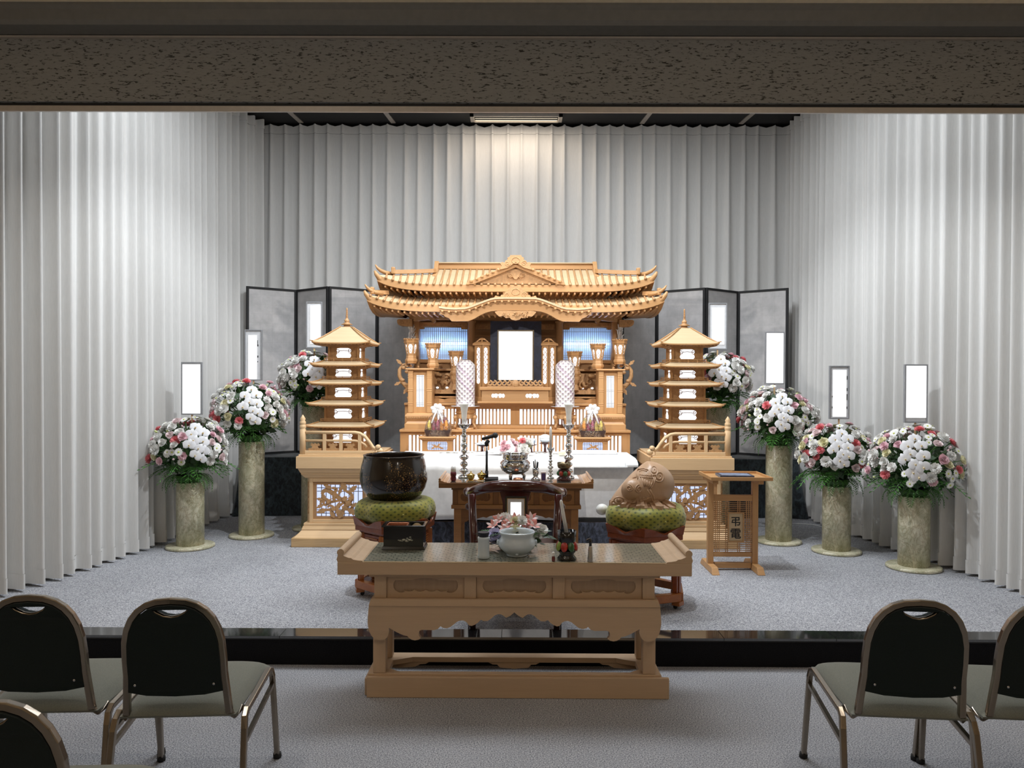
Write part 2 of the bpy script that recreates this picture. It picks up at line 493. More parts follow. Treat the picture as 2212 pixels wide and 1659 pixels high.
def m_mat():
    m, t, b = nt('vinyl_covered_brocade')
    v = coords(t, (1, 1, 1))
    br = node(t, 'ShaderNodeTexBrick')
    br.inputs['Scale'].default_value = 24; br.inputs['Mortar Size'].default_value = 0.11; br.inputs['Mortar Smooth'].default_value = 0.8
    br.inputs['Brick Width'].default_value = 0.9; br.inputs['Row Height'].default_value = 0.62
    br.inputs['Color1'].default_value = (.27,.255,.19,1); br.inputs['Color2'].default_value = (.20,.20,.145,1); br.inputs['Mortar'].default_value = (.06,.065,.045,1)
    wv = node(t, 'ShaderNodeVectorMath', operation='ADD')
    nn = node(t, 'ShaderNodeTexNoise'); nn.inputs['Scale'].default_value = 30
    t.links.new(v, nn.inputs['Vector'])
    sc_ = node(t, 'ShaderNodeVectorMath', operation='SCALE'); sc_.inputs['Scale'].default_value = 0.02
    t.links.new(nn.outputs['Color'], sc_.inputs[0]); t.links.new(v, wv.inputs[0]); t.links.new(sc_.outputs[0], wv.inputs[1])
    t.links.new(wv.outputs[0], br.inputs[0])
    t.links.new(br.outputs[0], b.inputs['Base Color'])
    b.inputs['Roughness'].default_value = 0.35; b.inputs['Coat Weight'].default_value = 0.8; b.inputs['Coat Roughness'].default_value = 0.12
    bump(t, b, noise(t, v, 16, 3), 0.25, 0.01)
    return m
M['mat'] = m_mat()

def m_gong():
    m, t, b = nt('gold_flecked_brown_lacquer')
    v = coords(t)
    n = noise(t, v, 150, 1, 0.5)
    n2 = noise(t, v, 5, 3)
    k = mth(t, 'MULTIPLY', mth(t, 'GREATER_THAN', n, 0.645), mth(t, 'GREATER_THAN', n2, 0.5))
    mm = node(t, 'ShaderNodeMix'); mm.data_type = 'RGBA'
    t.links.new(k, mm.inputs[0])
    mm.inputs[6].default_value = (.012,.007,.005,1); mm.inputs[7].default_value = (.45,.26,.08,1)
    t.links.new(mm.outputs[2], b.inputs['Base Color'])
    b.inputs['Roughness'].default_value = 0.2; b.inputs['Coat Weight'].default_value = 0.5
    return m
M['gong'] = m_gong()
M['gong_in'] = metal('dark_bronze_inside', (.05,.035,.025), 0.4)

def m_film():
    m = bpy.data.materials.new('clear_film'); m.use_nodes = True
    t = m.node_tree; t.nodes.clear()
    o = node(t, 'ShaderNodeOutputMaterial'); tr = node(t, 'ShaderNodeBsdfTransparent'); gl = node(t, 'ShaderNodeBsdfGlossy')
    gl.inputs['Roughness'].default_value = 0.12
    fr = node(t, 'ShaderNodeFresnel'); fr.inputs[0].default_value = 1.38
    n = noise(t, coords(t), 45, 3, 0.6, 1.0)
    bp = node(t, 'ShaderNodeBump', i_Strength=1.0, i_Distance=0.02)
    t.links.new(n, bp.inputs['Height']); t.links.new(bp.outputs[0], gl.inputs['Normal']); t.links.new(bp.outputs[0], fr.inputs['Normal'])
    mx = node(t, 'ShaderNodeMixShader')
    t.links.new(fr.outputs[0], mx.inputs[0]); t.links.new(tr.outputs[0], mx.inputs[1]); t.links.new(gl.outputs[0], mx.inputs[2])
    t.links.new(mx.outputs[0], o.inputs[0])
    return m
M['film'] = m_film()
def m_shoji():
    m = bpy.data.materials.new('backlit_paper'); m.use_nodes = True
    t = m.node_tree; t.nodes.clear()
    o = node(t, 'ShaderNodeOutputMaterial'); tr = node(t, 'ShaderNodeBsdfTranslucent'); df = node(t, 'ShaderNodeBsdfDiffuse')
    n = noise(t, coords(t), 40, 3)
    col = ramp(t, n, [(0.3, (.60,.74,.95)), (0.7, (.66,.80,1.0))])
    t.links.new(col, tr.inputs[0]); df.inputs[0].default_value = (.7,.75,.8,1)
    mx = node(t, 'ShaderNodeMixShader'); mx.inputs[0].default_value = 0.25
    t.links.new(tr.outputs[0], mx.inputs[1]); t.links.new(df.outputs[0], mx.inputs[2]); t.links.new(mx.outputs[0], o.inputs[0])
    return m
M['shoji'] = m_shoji()
M['tube'] = emit('fluorescent_tube', (.85,.93,1.0), 75)
M['foil'] = plain('silver_foil', (.85,.85,.87), 0.25, 0.3, var=.1)
# ------------------------------------------------------------------ room shell
ST = 0.16            # stage height
RY = 4.25            # riser plane
def struct(name, g, mat, parent=None, **kw):
    return obj(name, g, mat, parent, kind='structure' if parent is None else None, **kw)
struct('floor', G().box(-5, 5, -3, RY, -0.1, 0), M['carpet'])
struct('floor_stage', G().box(-5, 5, RY + 0.13, 9.0, -0.1, ST), M['carpet'])
struct('wall_riser', G().box(-5, 5, RY, RY + 0.13, -0.1, ST - 0.022), M['riser'])
nos = struct('trim_1', G().box(-5, 5, RY + 0.001, RY + 0.129, ST - 0.022, ST - 0.012), M['darktrim'])
k = 0; x = -5.0
while x < 5.0:
    w = 0.62 if k % 3 else 0.61
    obj('granite_tile', G().box(x + 0.0015, min(x + w - 0.0015, 5), RY - 0.008, RY + 0.128, ST - 0.012, ST + (0.001 if k % 2 else 0.0018)), M['granite'], nos)
    x += w; k += 1
# hall ceiling, beam and its rails
BS = 1.2
def by(y0): return y0 * BS
yc = by(3.2)
zc = Z(9, yc)
struct('ceiling', G().box(-5, 5, -3, yc, zc, zc + 0.1), M['tan'])
y1 = by(3.32)
zm = Z(52, yc)
prof = [(yc, zc + .1), (yc, zc - .012), (yc + .012, zc - .03), (yc + .016, zm + .02), (yc + .03, zm), (y1 + .02, zm), (y1 + .02, zc + .1)]
struct('trim_2', G().prism(prof, -5, 5, 'x'), M['greytrim'])
zt = Z(80, y1); zb = Z(220, y1)
struct('beam', G().box(-5, 5, y1 + .021, by(3.40) + .034, zb, zc + .1), M['beam'])
struct('trim_3', G().box(-5, 5, y1 + .0, y1 + .0205, Z(85, y1), Z(81, y1)), M['railtrim'])
y2 = by(3.40)
yq_ = y1 + .018
struct('trim_4', G().box(-5, 5, y1 + .045, y1 + .08, Z(231, yq_) - .004, zb - .0005), M['darktrim'])
struct('trim_5', G().box(-5, 5, yq_, yq_ + .014, Z(244, yq_), Z(232, yq_)), M['railtrim'])
struct('wall_left', G().box(-5.1, -5, -3, 9, -.1, 4.6), M['tan'])
struct('wall_right', G().box(5, 5.1, -3, 9, -.1, 4.6), M['tan'])
struct('wall_front', G().box(-5, 5, -3.1, -3, -.1, 4.6), M['tan'])
struct('wall_back', G().box(-5, 5, 9, 9.1, -.1, 4.6), M['black'])
CZ = 4.44
struct('ceiling_stage', G().box(-5, 5, y2 + .036, 9, CZ, CZ + .12), M['black'])
struct('wall_lintel', G().box(-5, 5, y2 - .1, y2 + .035, zc + .1005, CZ + .12), M['black'])
# aluminium T bars of the stage ceiling, and the light in its middle
for i, xx in enumerate((-1.42, 1.45, -2.45, 2.55)):
    g = G().beam((xx, 8.05, CZ - .006), (xx + (0.05 if xx < 0 else -0.05), 8.6, CZ - .006), .05, .01)
    struct('trim_%d' % (6 + i), g, M['railtrim'])
t = thing('ceiling_light', 'recessed warm ceiling light in a pale frame above the centre of the back curtain', 'ceiling light', (0, 8.43, CZ))
xw = .50
g = G()
for (a, b_, c_, d_) in ((-xw, xw, 8.30, 8.325), (-xw, xw, 8.50, 8.52), (-xw, -xw + .04, 8.30, 8.52), (xw - .04, xw, 8.30, 8.52)):
    g.box(a, b_, c_, d_, CZ - .03, CZ - .0005)
obj('frame', g, M['railtrim'], t)
obj('diffuser', G().box(-xw + .05, xw - .05, 8.332, 8.495, CZ - .012, CZ - .001), M['lit_warm'], t)
for yy in (8.37, 8.43):
    obj('louvre', G().box(-xw + .045, xw - .045, yy, yy + .008, CZ - .028, CZ - .013), M['black'], t)

# ------------------------------------------------------------------ curtains
def curtain(name, pts, z0, z1, pitch, amp, label, cat='curtain', rows=20, seed=1, ridge=.035, sharp=True, normal_sign=1):
    rnd = random.Random(seed)
    P = [Vector((a, b, 0)) for a, b in pts]
    seg = [0]
    for a, b in zip(P, P[1:]): seg.append(seg[-1] + (b - a).length)
    L = seg[-1]
    n = int(round(L / pitch))
    # pleat centres with jitter
    cs = [(i + .5 + rnd.uniform(-.12, .12)) * L / n for i in range(n)]
    am = [rnd.uniform(.6, 1.35) for _ in cs]
    lean = [rnd.uniform(-.5, .5) for _ in cs]
    wid = [rnd.uniform(.7, 1.5) for _ in cs]
    def at(s):
        s = min(max(s, 0), L)
        for i in range(len(P) - 1):
            if s <= seg[i + 1] or i == len(P) - 2:
                t_ = (s - seg[i]) / (seg[i + 1] - seg[i])
                p = P[i].lerp(P[i + 1], t_)
                d0 = (P[i + 1] - P[i]).normalized()
                # blended tangent
                if t_ > .5 and i < len(P) - 2: d1 = (P[i + 2] - P[i + 1]).normalized(); k_ = (t_ - .5)
                elif t_ < .5 and i > 0: d1 = (P[i] - P[i - 1]).normalized(); k_ = .5 - t_
                else: d1 = d0; k_ = 0
                d = d0.lerp(d1, k_).normalized()
                return p, Vector((d.y, -d.x, 0)) * normal_sign
    def disp(s, v):          # v 0 bottom .. 1 top
        j = min(range(max(0, int(s / L * n) - 2), min(n, int(s / L * n) + 3)), key=lambda q: abs(cs[q] - s))
        ds = (s - cs[j]) * 1.0
        low = 1 - v
        u = ds / (L / n)
        if sharp:
            w_ = .012 + .045 * low * wid[j]
            rid = ridge * am[j] * math.exp(-(ds / w_) ** 2) * (1 - .25 * low)
            wave = amp * low ** .6 * am[j] * cos(2 * pi * u + lean[j] * low * 1.6)
            return rid + wave * .55 + .018 * sin(s * 3.1 + 2 * low) * low + .010 * sin(s * 8.3 + 1)
        w = cos(2 * pi * u + lean[j] * .9 + .5 * sin(2 * pi * u))
        w = abs(w) ** .6 * (1 if w > 0 else -1.25)
        w += .35 * cos(4 * pi * u + lean[j] * 3)
        return amp * am[j] * w * (.6 + .4 * low)
    H = .105
    def fn(za, zb, off):
        def f(u, v):
            s = u * L
            z = za + (zb - za) * v
            p, nr = at(s)
            q = (z - z0) / (z1 - z0)
            d = disp(s, min(max(q, 0), 1)) + off
            j = min(range(n), key=lambda q_: abs(cs[q_] - s)) if q > .97 else None
            if j is not None:
                uu = abs(s - cs[j]) / (L / n) * 2
                if q > .985: z = z - .022 * uu * (0.6 + .4 * am[j])
            return (p.x + nr.x * d, p.y + nr.y * d, z)
        return f
    cols = n * 16 + 1
    mid = P[len(P) // 2]
    t = thing(name, label, cat, (P[0].lerp(P[-1], .5).x, P[0].lerp(P[-1], .5).y, z0))
    obj('cloth', G().grid(fn(z0 + .1, z1 - H, 0), cols, rows), M['curtain'], t)
    obj('header_tape', G().grid(fn(z1 - H + .0005, z1, .006), cols, 4), M['curtain'], t)
    obj('hem', G().grid(fn(z0, z0 + .1005, .006), cols, 3), M['curtain'], t)
    return t
CT = 4.425
curtain('curtain', [(-3.0, 8.64), (0, 8.64), (3.12, 8.64)], ST + .02, CT, .165, .014, 'pale grey pinch-pleated curtain along the back of the stage behind the altar', seed=3)
def smooth_path(p, k=6):
    o = []
    for i in range(len(p) - 1):
        a = Vector(p[max(i-1, 0)]); b = Vector(p[i]); c = Vector(p[i+1]); d = Vector(p[min(i+2, len(p)-1)])
        for j in range(k):
            t = j / k
            o.append(tuple(0.5 * ((2*b) + (c - a) * t + (2*a - 5*b + 4*c - d) * t*t + (3*b - a - 3*c + d) * t**3)))
    o.append(tuple(p[-1]))
    return o
curtain('curtain', smooth_path([(-3.75, 4.35), (-3.36, 5.0), (-3.14, 5.8), (-3.05, 6.5), (-3.0, 7.3), (-2.95, 8.0), (-2.80, 8.52)]), ST + .02, CT, .135, .045, 'white pleated curtain down the left side of the stage, behind the three flower stands', seed=5, sharp=False, normal_sign=1, rows=10)
curtain('curtain', smooth_path([(3.62, 4.35), (3.42, 5.0), (3.33, 5.7), (3.22, 6.3), (3.07, 7.2), (3.05, 7.9), (3.03, 8.54)]), ST + .02, CT, .135, .045, 'white pleated curtain down the right side of the stage, behind the four flower stands', seed=9, sharp=False, normal_sign=-1, rows=10)

# ------------------------------------------------------------------ velvet covered platform and folding screens
PT = .765
def skirt(u, v):
    # rectangle with flared foot, open at the back
    x0, x1, y0, y1 = -2.84, 2.93, 7.92, 8.50
    per = [(x0, y1), (x0, y0), (x1, y0), (x1, y1)]
    L = [y1 - y0, x1 - x0, y1 - y0]; T = sum(L); s = u * T
    if s < L[0]: p = (x0, y1 - s); nr = (-1, 0)
    elif s < L[0] + L[1]: p = (x0 + s - L[0], y0); nr = (0, -1)
    else: p = (x1, y0 + s - L[0] - L[1]); nr = (1, 0)
    fl = (1 - v) ** 1.4
    c = min(abs(s - L[0]), abs(s - L[0] - L[1]))
    k = .012 * fl * sin(s * 9) + .10 * fl * math.exp(-(c / .12) ** 2)
    if abs(s - L[0]) < .12: nr = (-.7, -.7)
    if abs(s - L[0] - L[1]) < .12: nr = (.7, -.7)
    return (p[0] + nr[0] * k, p[1] + nr[1] * k, ST + .004 + (PT - ST - .004) * v)
pl = thing('covered_platform', 'long low platform under dark crushed velvet behind the altar, carrying the folding screens', 'platform', (0, 8.2, ST))
obj('cloth_skirt', G().grid(skirt, 220, 8), M['velvet'], pl)
obj('cloth_top', G().box(-2.84, 2.93, 7.92, 8.50, PT - .02, PT), M['velvet'], pl)

def screen(sgn, dx, label):
    yn, yf = 8.07, 8.42
    xs = [X(530, yn), X(640, yf), X(709, yn), X(815, yf), -1.08, -.64, -.20]
    pts = [Vector((sgn * (x - .0) + dx, yn if i % 2 == 0 else yf, 0)) for i, x in enumerate(xs)]
    t = thing('folding_screen', label, 'folding screen', (pts[3].x, 8.24, PT), group=None)
    z0, z1 = PT + .001, 1.6 + 195 * 8.07 / F
    for a, b in zip(pts, pts[1:]):
        if a.x > b.x: a, b = b, a
        d = (b - a).normalized(); n = Vector((-d.y, d.x, 0))
        a2 = a + d * .006; b2 = b - d * .006
        g = G()
        f = .024
        for p, q in ((a2, a2 + d * f), (b2 - d * f, b2)):
            c = (p + q) / 2
            g.beam((c.x, c.y, z0), (c.x, c.y, z1), f, .022, up=(n.x, n.y, 0))
        for z in (z0 + f / 2, z1 - f / 2):
            g.beam((a2.x + d.x*f, a2.y + d.y*f, z), (b2.x - d.x*f, b2.y - d.y*f, z), .022, f)
        fr = obj('frame', g, M['black'], t)
        g = G().beam((a2.x + d.x*f, a2.y + d.y*f, (z0+z1)/2), (b2.x - d.x*f, b2.y - d.y*f, (z0+z1)/2), .012, z1 - z0 - 2*f)
        obj('panel', g, M['silverleaf'], t)
screen(1, 0.0, 'black-framed silver paper folding screen to the left of the altar')
screen(-1, 0.03, 'black-framed silver paper folding screen to the right of the altar')
# ------------------------------------------------------------------ shape helpers
def arc(cx, cz, r, a0, a1, n=8, rz=None):
    rz = rz or r
    return [(cx + r * cos(radians(a0 + (a1 - a0) * i / n)), cz + rz * sin(radians(a0 + (a1 - a0) * i / n))) for i in range(n + 1)]
def spiral(cx, cz, r0, r1, a0, turns, n=28):
    return [(cx + (r0 + (r1 - r0) * i / n) * cos(a0 + turns * 2 * pi * i / n), cz + (r0 + (r1 - r0) * i / n) * sin(a0 + turns * 2 * pi * i / n)) for i in range(n + 1)]
def mir(pts): return pts + [(-x, z) for x, z in reversed(pts)]
def pxs(pts, Y): return [(X(a, Y), Z(b, Y)) for a, b in pts]
def relief(g, pts2, y, r, n=5):
    g.tube([(x, y, z) for x, z in pts2], r, n)
def cloud_hole(cx, cz, w, h):
    p = []
    for (dx, dz, rx, rz, a0, a1) in ((-.36, 0, .14, .5, 90, 270), (-.15, -.25, .12, .25, 180, 360), (.0, -.12, .06, .12, 180, 0), (.15, -.25, .12, .25, 180, 360), (.36, 0, .14, .5, -90, 90), (.16, .3, .14, .2, 0, 180), (-.16, .3, .14, .2, 0, 180)):
        for x, z in arc(cx + dx * w, cz + dz * h, rx * w, a0, a1, 5, rz * h): p.append((x, z))
    return p
def cusp_panel(cx, cz, w, h, n=4):
    """bracketed cartouche outline"""
    p = []
    r = h * .5
    p += arc(cx - w/2 + r, cz, r, 140, 300, 8)
    k = 4
    ww = (w - 2.6 * r) / k
    for i in range(k):
        x0 = cx - w/2 + 1.3 * r + ww * i
        p += arc(x0 + ww / 2, cz - r * .55, ww * .48, 195, 345, 4, r * .3)
    p += arc(cx + w/2 - r, cz, r, -120, 40, 8)
    p += arc(cx, cz + r * .55, w * .22, 20, 160, 6, r * .4)
    return p
def leafy(g, cx, cz, L, ang, w, y0, y1, jag=4):
    """serrated flat leaf"""
    up = []; dn = []
    for i in range(jag * 2 + 1):
        t = i / (jag * 2)
        ww = w * sin(pi * min(t * .95 + .05, 1)) * (1.0 if i % 2 else .62)
        up.append((t * L, ww)); dn.append((t * L + (L*.03 if i % 2 else 0), -ww))
    p = up + dn[::-1][1:-1]
    ca, sa = cos(ang), sin(ang)
    g.prism([(cx + a * ca - b * sa, cz + a * sa + b * ca) for a, b in p], y0, y1)
def ribbon(g, pts, w, y0, y1):
    """flat cut-out strip of width w (list or number) following 2D points"""
    n = len(pts); L = []; R = []
    for i, (x, z) in enumerate(pts):
        a = pts[max(i-1, 0)]; b = pts[min(i+1, n-1)]
        dx, dz = b[0]-a[0], b[1]-a[1]; l = sqrt(dx*dx+dz*dz) or 1
        ww = (w[i] if isinstance(w, (list, tuple)) else w) / 2
        L.append((x - dz/l*ww, z + dx/l*ww)); R.append((x + dz/l*ww, z - dx/l*ww))
    for i in range(n-1):
        g.prism([R[i], R[i+1], L[i+1], L[i]], y0, y1)
def carve_cluster(g, x0, x1, z0, z1, y, seed, n=16, d=.03):
    r = random.Random(seed)
    w, h = x1 - x0, z1 - z0
    s = min(w, h)
    for i in range(n):
        cx = x0 + w * r.uniform(.12, .88); cz = z0 + h * r.uniform(.15, .85)
        k = r.random()
        if k < .45:
            p = spiral(cx, cz, s * r.uniform(.16, .24), s * .04, r.uniform(0, 6), r.choice((-.9, .9, 1.2)), 14)
            g.tube([(a, y - d * .4 + d * .3 * (j / 14), b) for j, (a, b) in enumerate(p)], [s * (.075 - .045 * j / 14) for j in range(15)], 6)
        elif k < .8:
            a = r.uniform(0, 6.28)
            g.ball((cx, y - d * .3, cz), s * r.uniform(.12, .2), 8, 5, sz=r.uniform(.4, .8), sy=.5)
        else:
            leafy(g, cx, cz, s * .45, r.uniform(0, 6.28), s * .12, y - d * r.uniform(.3, .9), y, 3)

# ------------------------------------------------------------------ the altar
A = thing('altar', 'large pale cypress altar with two tiled roofs and lit lattice tiers', 'altar', (0, 7.45, ST))
W3 = M['altar']; WV = M['altar_v']; WD = M['altar_d']
def tier(yf, yb, xo, zlo, zhi, ztop, zb, zt, spans, slab, last):
    g = G()
    g.box(-xo + .01, xo - .01, yf + .075, yb, zlo, ztop - .001)
    obj('tier_core', g, W3, A)
    edges = [-xo] + [e for s in spans for e in s] + [xo]
    for i in range(0, len(edges), 2):
        obj('stile', G().box(edges[i], edges[i+1], yf + .012, yf + .075, zlo, ztop - .001), WV, A, bevel=.002)
    for (a, b) in spans:
        obj('rail', G().box(a, b, yf + .012, yf + .075, zt, ztop - .001), W3, A)
        obj('rail', G().box(a, b, yf + .012, yf + .075, zlo, zb), W3, A)
        obj('light_panel', G().box(a, b, yf + .06, yf + .0745, zb, zt), M['lit'], A)
        n = int(round((b - a) / .0335))
        me = G().box(-.0065, .0065, 0, .02, zb, zt).mesh('slat', WV, (0, 0, 0))
        for k in range(1, n):
            put('slat', me, A, (a + (b - a) * k / n, yf + .02, 0))
    obj('ledge', G().box(-xo - slab, xo + slab, yf - .01, yb, ztop, ztop + .022), W3, A, bevel=.003)
Y1 = 7.0
x1 = X(1362, Y1)
tier(Y1, 7.86, x1, ST, 0, Z(934, Y1), Z(980, Y1), Z(941, Y1), [(X(882, Y1), X(1103, Y1)), (X(1123, Y1), -X(882, Y1))], .004, 0)
Y2 = 7.18
z1top = Z(934, Y1) + .022
tier(Y2, 7.86, X(1352, Y2), z1top + .001, 0, Z(876, Y2), Z(917, Y2), Z(884, Y2), [(X(935, Y2), X(1103, Y2)), (X(1123, Y2), -X(935, Y2))], .004, 0)
ZS = Z(876, Y2) + .022          # top of the second tier
# plinth ledge between the tiers
obj('moulding', G().box(-X(1345, Y2), X(1345, Y2), Y2 - .035, Y2 + .01, z1top + .001, z1top + .03), W3, A, bevel=.004)

# back body: wall, posts, beams
YB = 7.62
ztopw = Z(692, 7.5)
wo = -X(893, 7.5)               # outer edge of the body
so, si = -X(905, YB), -X(1009, YB)     # shoji outer / inner half widths
zs0, zs1 = Z(777, YB), Z(708, YB)
obj('wall_panel', G().box(-si + .0, si - .0, YB, YB + .02, ZS + .001, ztopw + .1), WD, A)
for s in (-1, 1):
    a, b = sorted((s * si, s * wo)); o1, o2 = sorted((s * so, s * wo))
    obj('wall_panel', G().box(a, b, YB, YB + .02, ZS + .001, zs0), WD, A)
    obj('wall_panel', G().box(o1, o2, YB, YB + .02, zs0 + .001, ztopw), WD, A)
    p, q = sorted((s * si, s * so))
    obj('wall_panel', G().box(p, q, YB, YB + .02, zs1, ztopw + .1), WD, A)
    SP = obj('shoji_paper', G().box(p, q, YB + .026, YB + .0275, zs0 - .01, zs1 + .01), M['shoji'], A)
    obj('fluorescent_tube', G().tube([(p + .02, YB + .06, (zs0 + zs1) / 2), (q - .02, YB + .06, (zs0 + zs1) / 2)], .014, 10), M['tube'], A)
    n = 25
    me = G().box(-.0022, .0022, 0, .008, zs0, zs1).mesh('lattice_bar', M['silverframe'], (0, 0, 0))
    for k in range(1, n):
        put('lattice_bar', me, SP, (p + (q - p) * k / n, YB + .005, 0))
    for py in (716, 738, 746.5, 767.5, 771.5):
        z = Z(py, YB)
        obj('lattice_bar', G().box(p, q, YB + .013, YB + .019, z - .0022, z + .0022), M['silverframe'], SP)
    # rail under the window, carved lintel over it
    obj('window_rail', G().box(p - .02, q + .02, YB - .03, YB, zs0 - .035, zs0), W3, A, bevel=.003)
    zl0, zl1 = Z(709, 7.56), Z(697, 7.56)
    c = (p + q) / 2; hw = (q - p) / 2 + .01
    lin = [(c - hw, zl1), (c - hw, zl0 - .012), (c - hw + .05, zl0 - .012)] + arc(c - hw + .055, zl0 - .0, .012, -90, 90, 5) + [(c - hw + .09, zl0 + .012), (c + hw - .09, zl0 + .012)] + arc(c + hw - .055, zl0, .012, 90, 270, 5) + [(c + hw - .05, zl0 - .012), (c + hw, zl0 - .012), (c + hw, zl1)]
    g = G().prism(lin, 7.54, 7.60)
    for e in (-1, 1):
        relief(g, spiral(c + e * (hw - .05), (zl0 + zl1) / 2 + .004, .016, .004, 0, e * 1.3, 16), 7.54, .0028)
        relief(g, [(c + e * (hw - .07 - .1 * i / 10), (zl0 + zl1) / 2 + .008 * sin(i)) for i in range(11)], 7.54, .0025)
    obj('carved_lintel', g, M['carve'], A)
    # posts
    px = s * -X(899, 7.5)
    obj('post', G().box(px - .027, px + .027, 7.47, 7.60, ZS + .001, ztopw), WV, A, bevel=.004)
    pc = s * X(1208, 7.48)
    obj('column', G().lathe([(.034, ZS + .001), (.034, ztopw - .03), (.043, ztopw - .022), (.043, ztopw - .008), (.034, ztopw)], 16, (pc, 7.50, 0)), WV, A)
    # scroll brackets under the eave
    xb = s * -X(890, 7.42)
    br = [(0, .03), (0, .10), (-.125, .10), (-.14, .09), (-.14, .075)] + arc(-.10, .075, .04, 180, 290, 8, .04) + [(-.05, .03)]
    g = G().prism([(xb - s * a, ztopw - .10 + b) for a, b in br], 7.38, 7.52)
    relief(g, spiral(xb + s * .10, ztopw - .03, .025, .008, 0, s * 1.5, 20), 7.38, .004)
    obj('scroll_bracket', g, M['carve'], A)
    g = G().prism([(xb - s * .02, ztopw - .02), (xb - s * .17, ztopw - .005)] + [(xb - s * .20 + s * .03 * cos(q_), ztopw - .01 + .03 * sin(q_)) for q_ in (4.2, 3.4, 2.6, 1.8)] + [(xb - s * .13, ztopw + .05), (xb - s * .02, ztopw + .07)], 7.36, 7.44)
    obj('bracket_tail', g, M['carve'], A)
    # silver foil branch standing behind the lantern
    rnd = random.Random(4 + s)
    g = G()
    xf = s * -X(887, 7.42)
    for k in range(130):
        z = Z(795, 7.42) + (Z(703, 7.42) - Z(795, 7.42)) * rnd.random()
        a = rnd.uniform(0, 6.28); r0 = rnd.uniform(.0, .03)
        p0 = (xf + r0 * cos(a), 7.44 + r0 * sin(a), z - .03)
        p1 = (xf + rnd.uniform(.02, .043) * cos(a + .5), 7.44 + .035 * sin(a + .5), z + rnd.uniform(0, .03))
        g.beam(p0, p1, .009, .003)
    g.tube([(xf, 7.44, ZS + .002), (xf, 7.44, Z(706, 7.42))], .012, 6)
    obj('foil_branch', g, M['foil'], A)
    # shelves and carvings between lamp pillar and tower
    xa, xz = sorted((s * -X(930, 7.35), s * -X(1024, 7.35)))
    for (py, yy, th) in ((797, 7.44, .02), (842, 7.36, .03), (856, 7.33, .016)):
        obj('shelf', G().box(xa, xz, yy - .07, YB - .001, Z(py, yy) - th, Z(py, yy)), W3, A, bevel=.003)
    obj('wave_board', G().prism([(xa, Z(851, 7.3))] + [(xa + (xz - xa) * i / 24, Z(843, 7.3) + .016 * sin(i * .8) + .008 * sin(i * 1.9)) for i in range(25)] + [(xz, Z(851, 7.3))], 7.262, 7.288), M['carve'], A)
    g = G(); carve_cluster(g, xa + .01, xz - .01, Z(842, 7.33) + .004, Z(800, 7.33), 7.36, 11 + s, 17, .06)
    g.box(xa, xz, 7.37, 7.385, Z(842, 7.33), Z(806, 7.33))
    obj('carved_frieze', g, M['carve'], A)
    g = G()
    for k in range(4): g.ball((xa + (xz - xa) * (.16 + .22 * k), 7.345, Z(838, 7.33)), .014, 8, 5, sz=.7, sy=.5)
    obj('light_opening', g, M['lit'], A)
    g = G().prism([(xa, ZS + .002), (xz, ZS + .002)] + [(xz + (xa - xz) * i / 20, ZS + .03 + .014 * abs(sin(i * .47))) for i in range(21)], 7.24, 7.26)
    obj('apron_board', g, W3, A)
    # curling carved sprays outside the lamp pillar
    g = G()
    cx = s * -X(872, 7.2)
    g.tube([(s * -X(a, 7.2), 7.22, Z(b, 7.2)) for a, b in ((884, 850), (878, 836), (868, 826), (862, 812), (862, 800), (868, 789), (878, 786))], [.018, .024, .022, .020, .018, .014, .008], 8)
    for a, b, r in ((872, 795, .026), (879, 804, .024), (869, 822, .024), (878, 832, .024), (880, 845, .02), (884, 790, .02)):
        g.ball((s * -X(a, 7.2), 7.205, Z(b, 7.2)), r, 10, 6, sz=.7, sy=.6)
    for a, b, an in ((868, 788, 2.4), (876, 790, 1.2), (866, 826, 3.6), (880, 838, 4.2), (884, 852, 4.6)):
        leafy(g, s * -X(a, 7.2), Z(b, 7.2), .07, an if s < 0 else pi - an, .018, 7.19, 7.21, 3)
    obj('carved_spray', g, M['carve'], A)
    g = G(); carve_cluster(g, *sorted((s * -X(870, 7.2), s * -X(908, 7.2))), Z(797, 7.2), Z(785, 7.2), 7.2, 31 + s, 7, .04)
    obj('carved_rock', g, M['carve'], A)
    # back of the light box
    obj('light_box_back', G().box(p - .02, q + .02, YB + .2, YB + .21, zs0 - .06, zs1 + .1), M['greytrim'], A)
    for zz in (zs0 - .062, zs1 + .10): obj('light_box_side', G().box(p - .02, q + .02, YB + .028, YB + .2, zz, zz + .004), M['greytrim'], A)
    for xx in (p - .022, q + .018): obj('light_box_side', G().box(xx, xx + .004, YB + .028, YB + .2, zs0 - .06, zs1 + .1), M['greytrim'], A)
# small carved panels and recesses above the portrait lamps
for s in (-1, 1):
    a, b = sorted((s * -X(1028, 7.58), s * -X(1062, 7.58)))
    g = G().box(a, b, 7.56, 7.60, Z(712, 7.58), Z(700, 7.58)); relief(g, spiral((a + b) / 2, Z(706, 7.58), .02, .004, 0, 1.5, 16), 7.558, .003)
    obj('carved_lintel', g, M['carve'], A)
    obj('cross_rail', G().box(a, b, 7.57, 7.61, Z(728, 7.58), Z(724, 7.58)), W3, A)
# entablature
obj('entablature', G().box(-wo - .03, wo + .03, 7.40, 7.66, ztopw + .001, ztopw + .06), W3, A, bevel=.004)
obj('entablature', G().box(-wo - .10, wo + .10, 7.34, 7.70, ztopw + .061, Z(676, 7.34)), W3, A, bevel=.004)
g = G()
for s in (-1, 1): relief(g, [(s * (.32 + .5 * i / 30), ztopw + .03 + .013 * sin(i * .7)) for i in range(31)], 7.399, .004)
obj('carved_vine', g, M['carve'], A)
obj('inner_body', G().box(-wo + .05, wo - .05, YB + .22, 7.86, ZS + .001, ztopw + .1), WD, A)

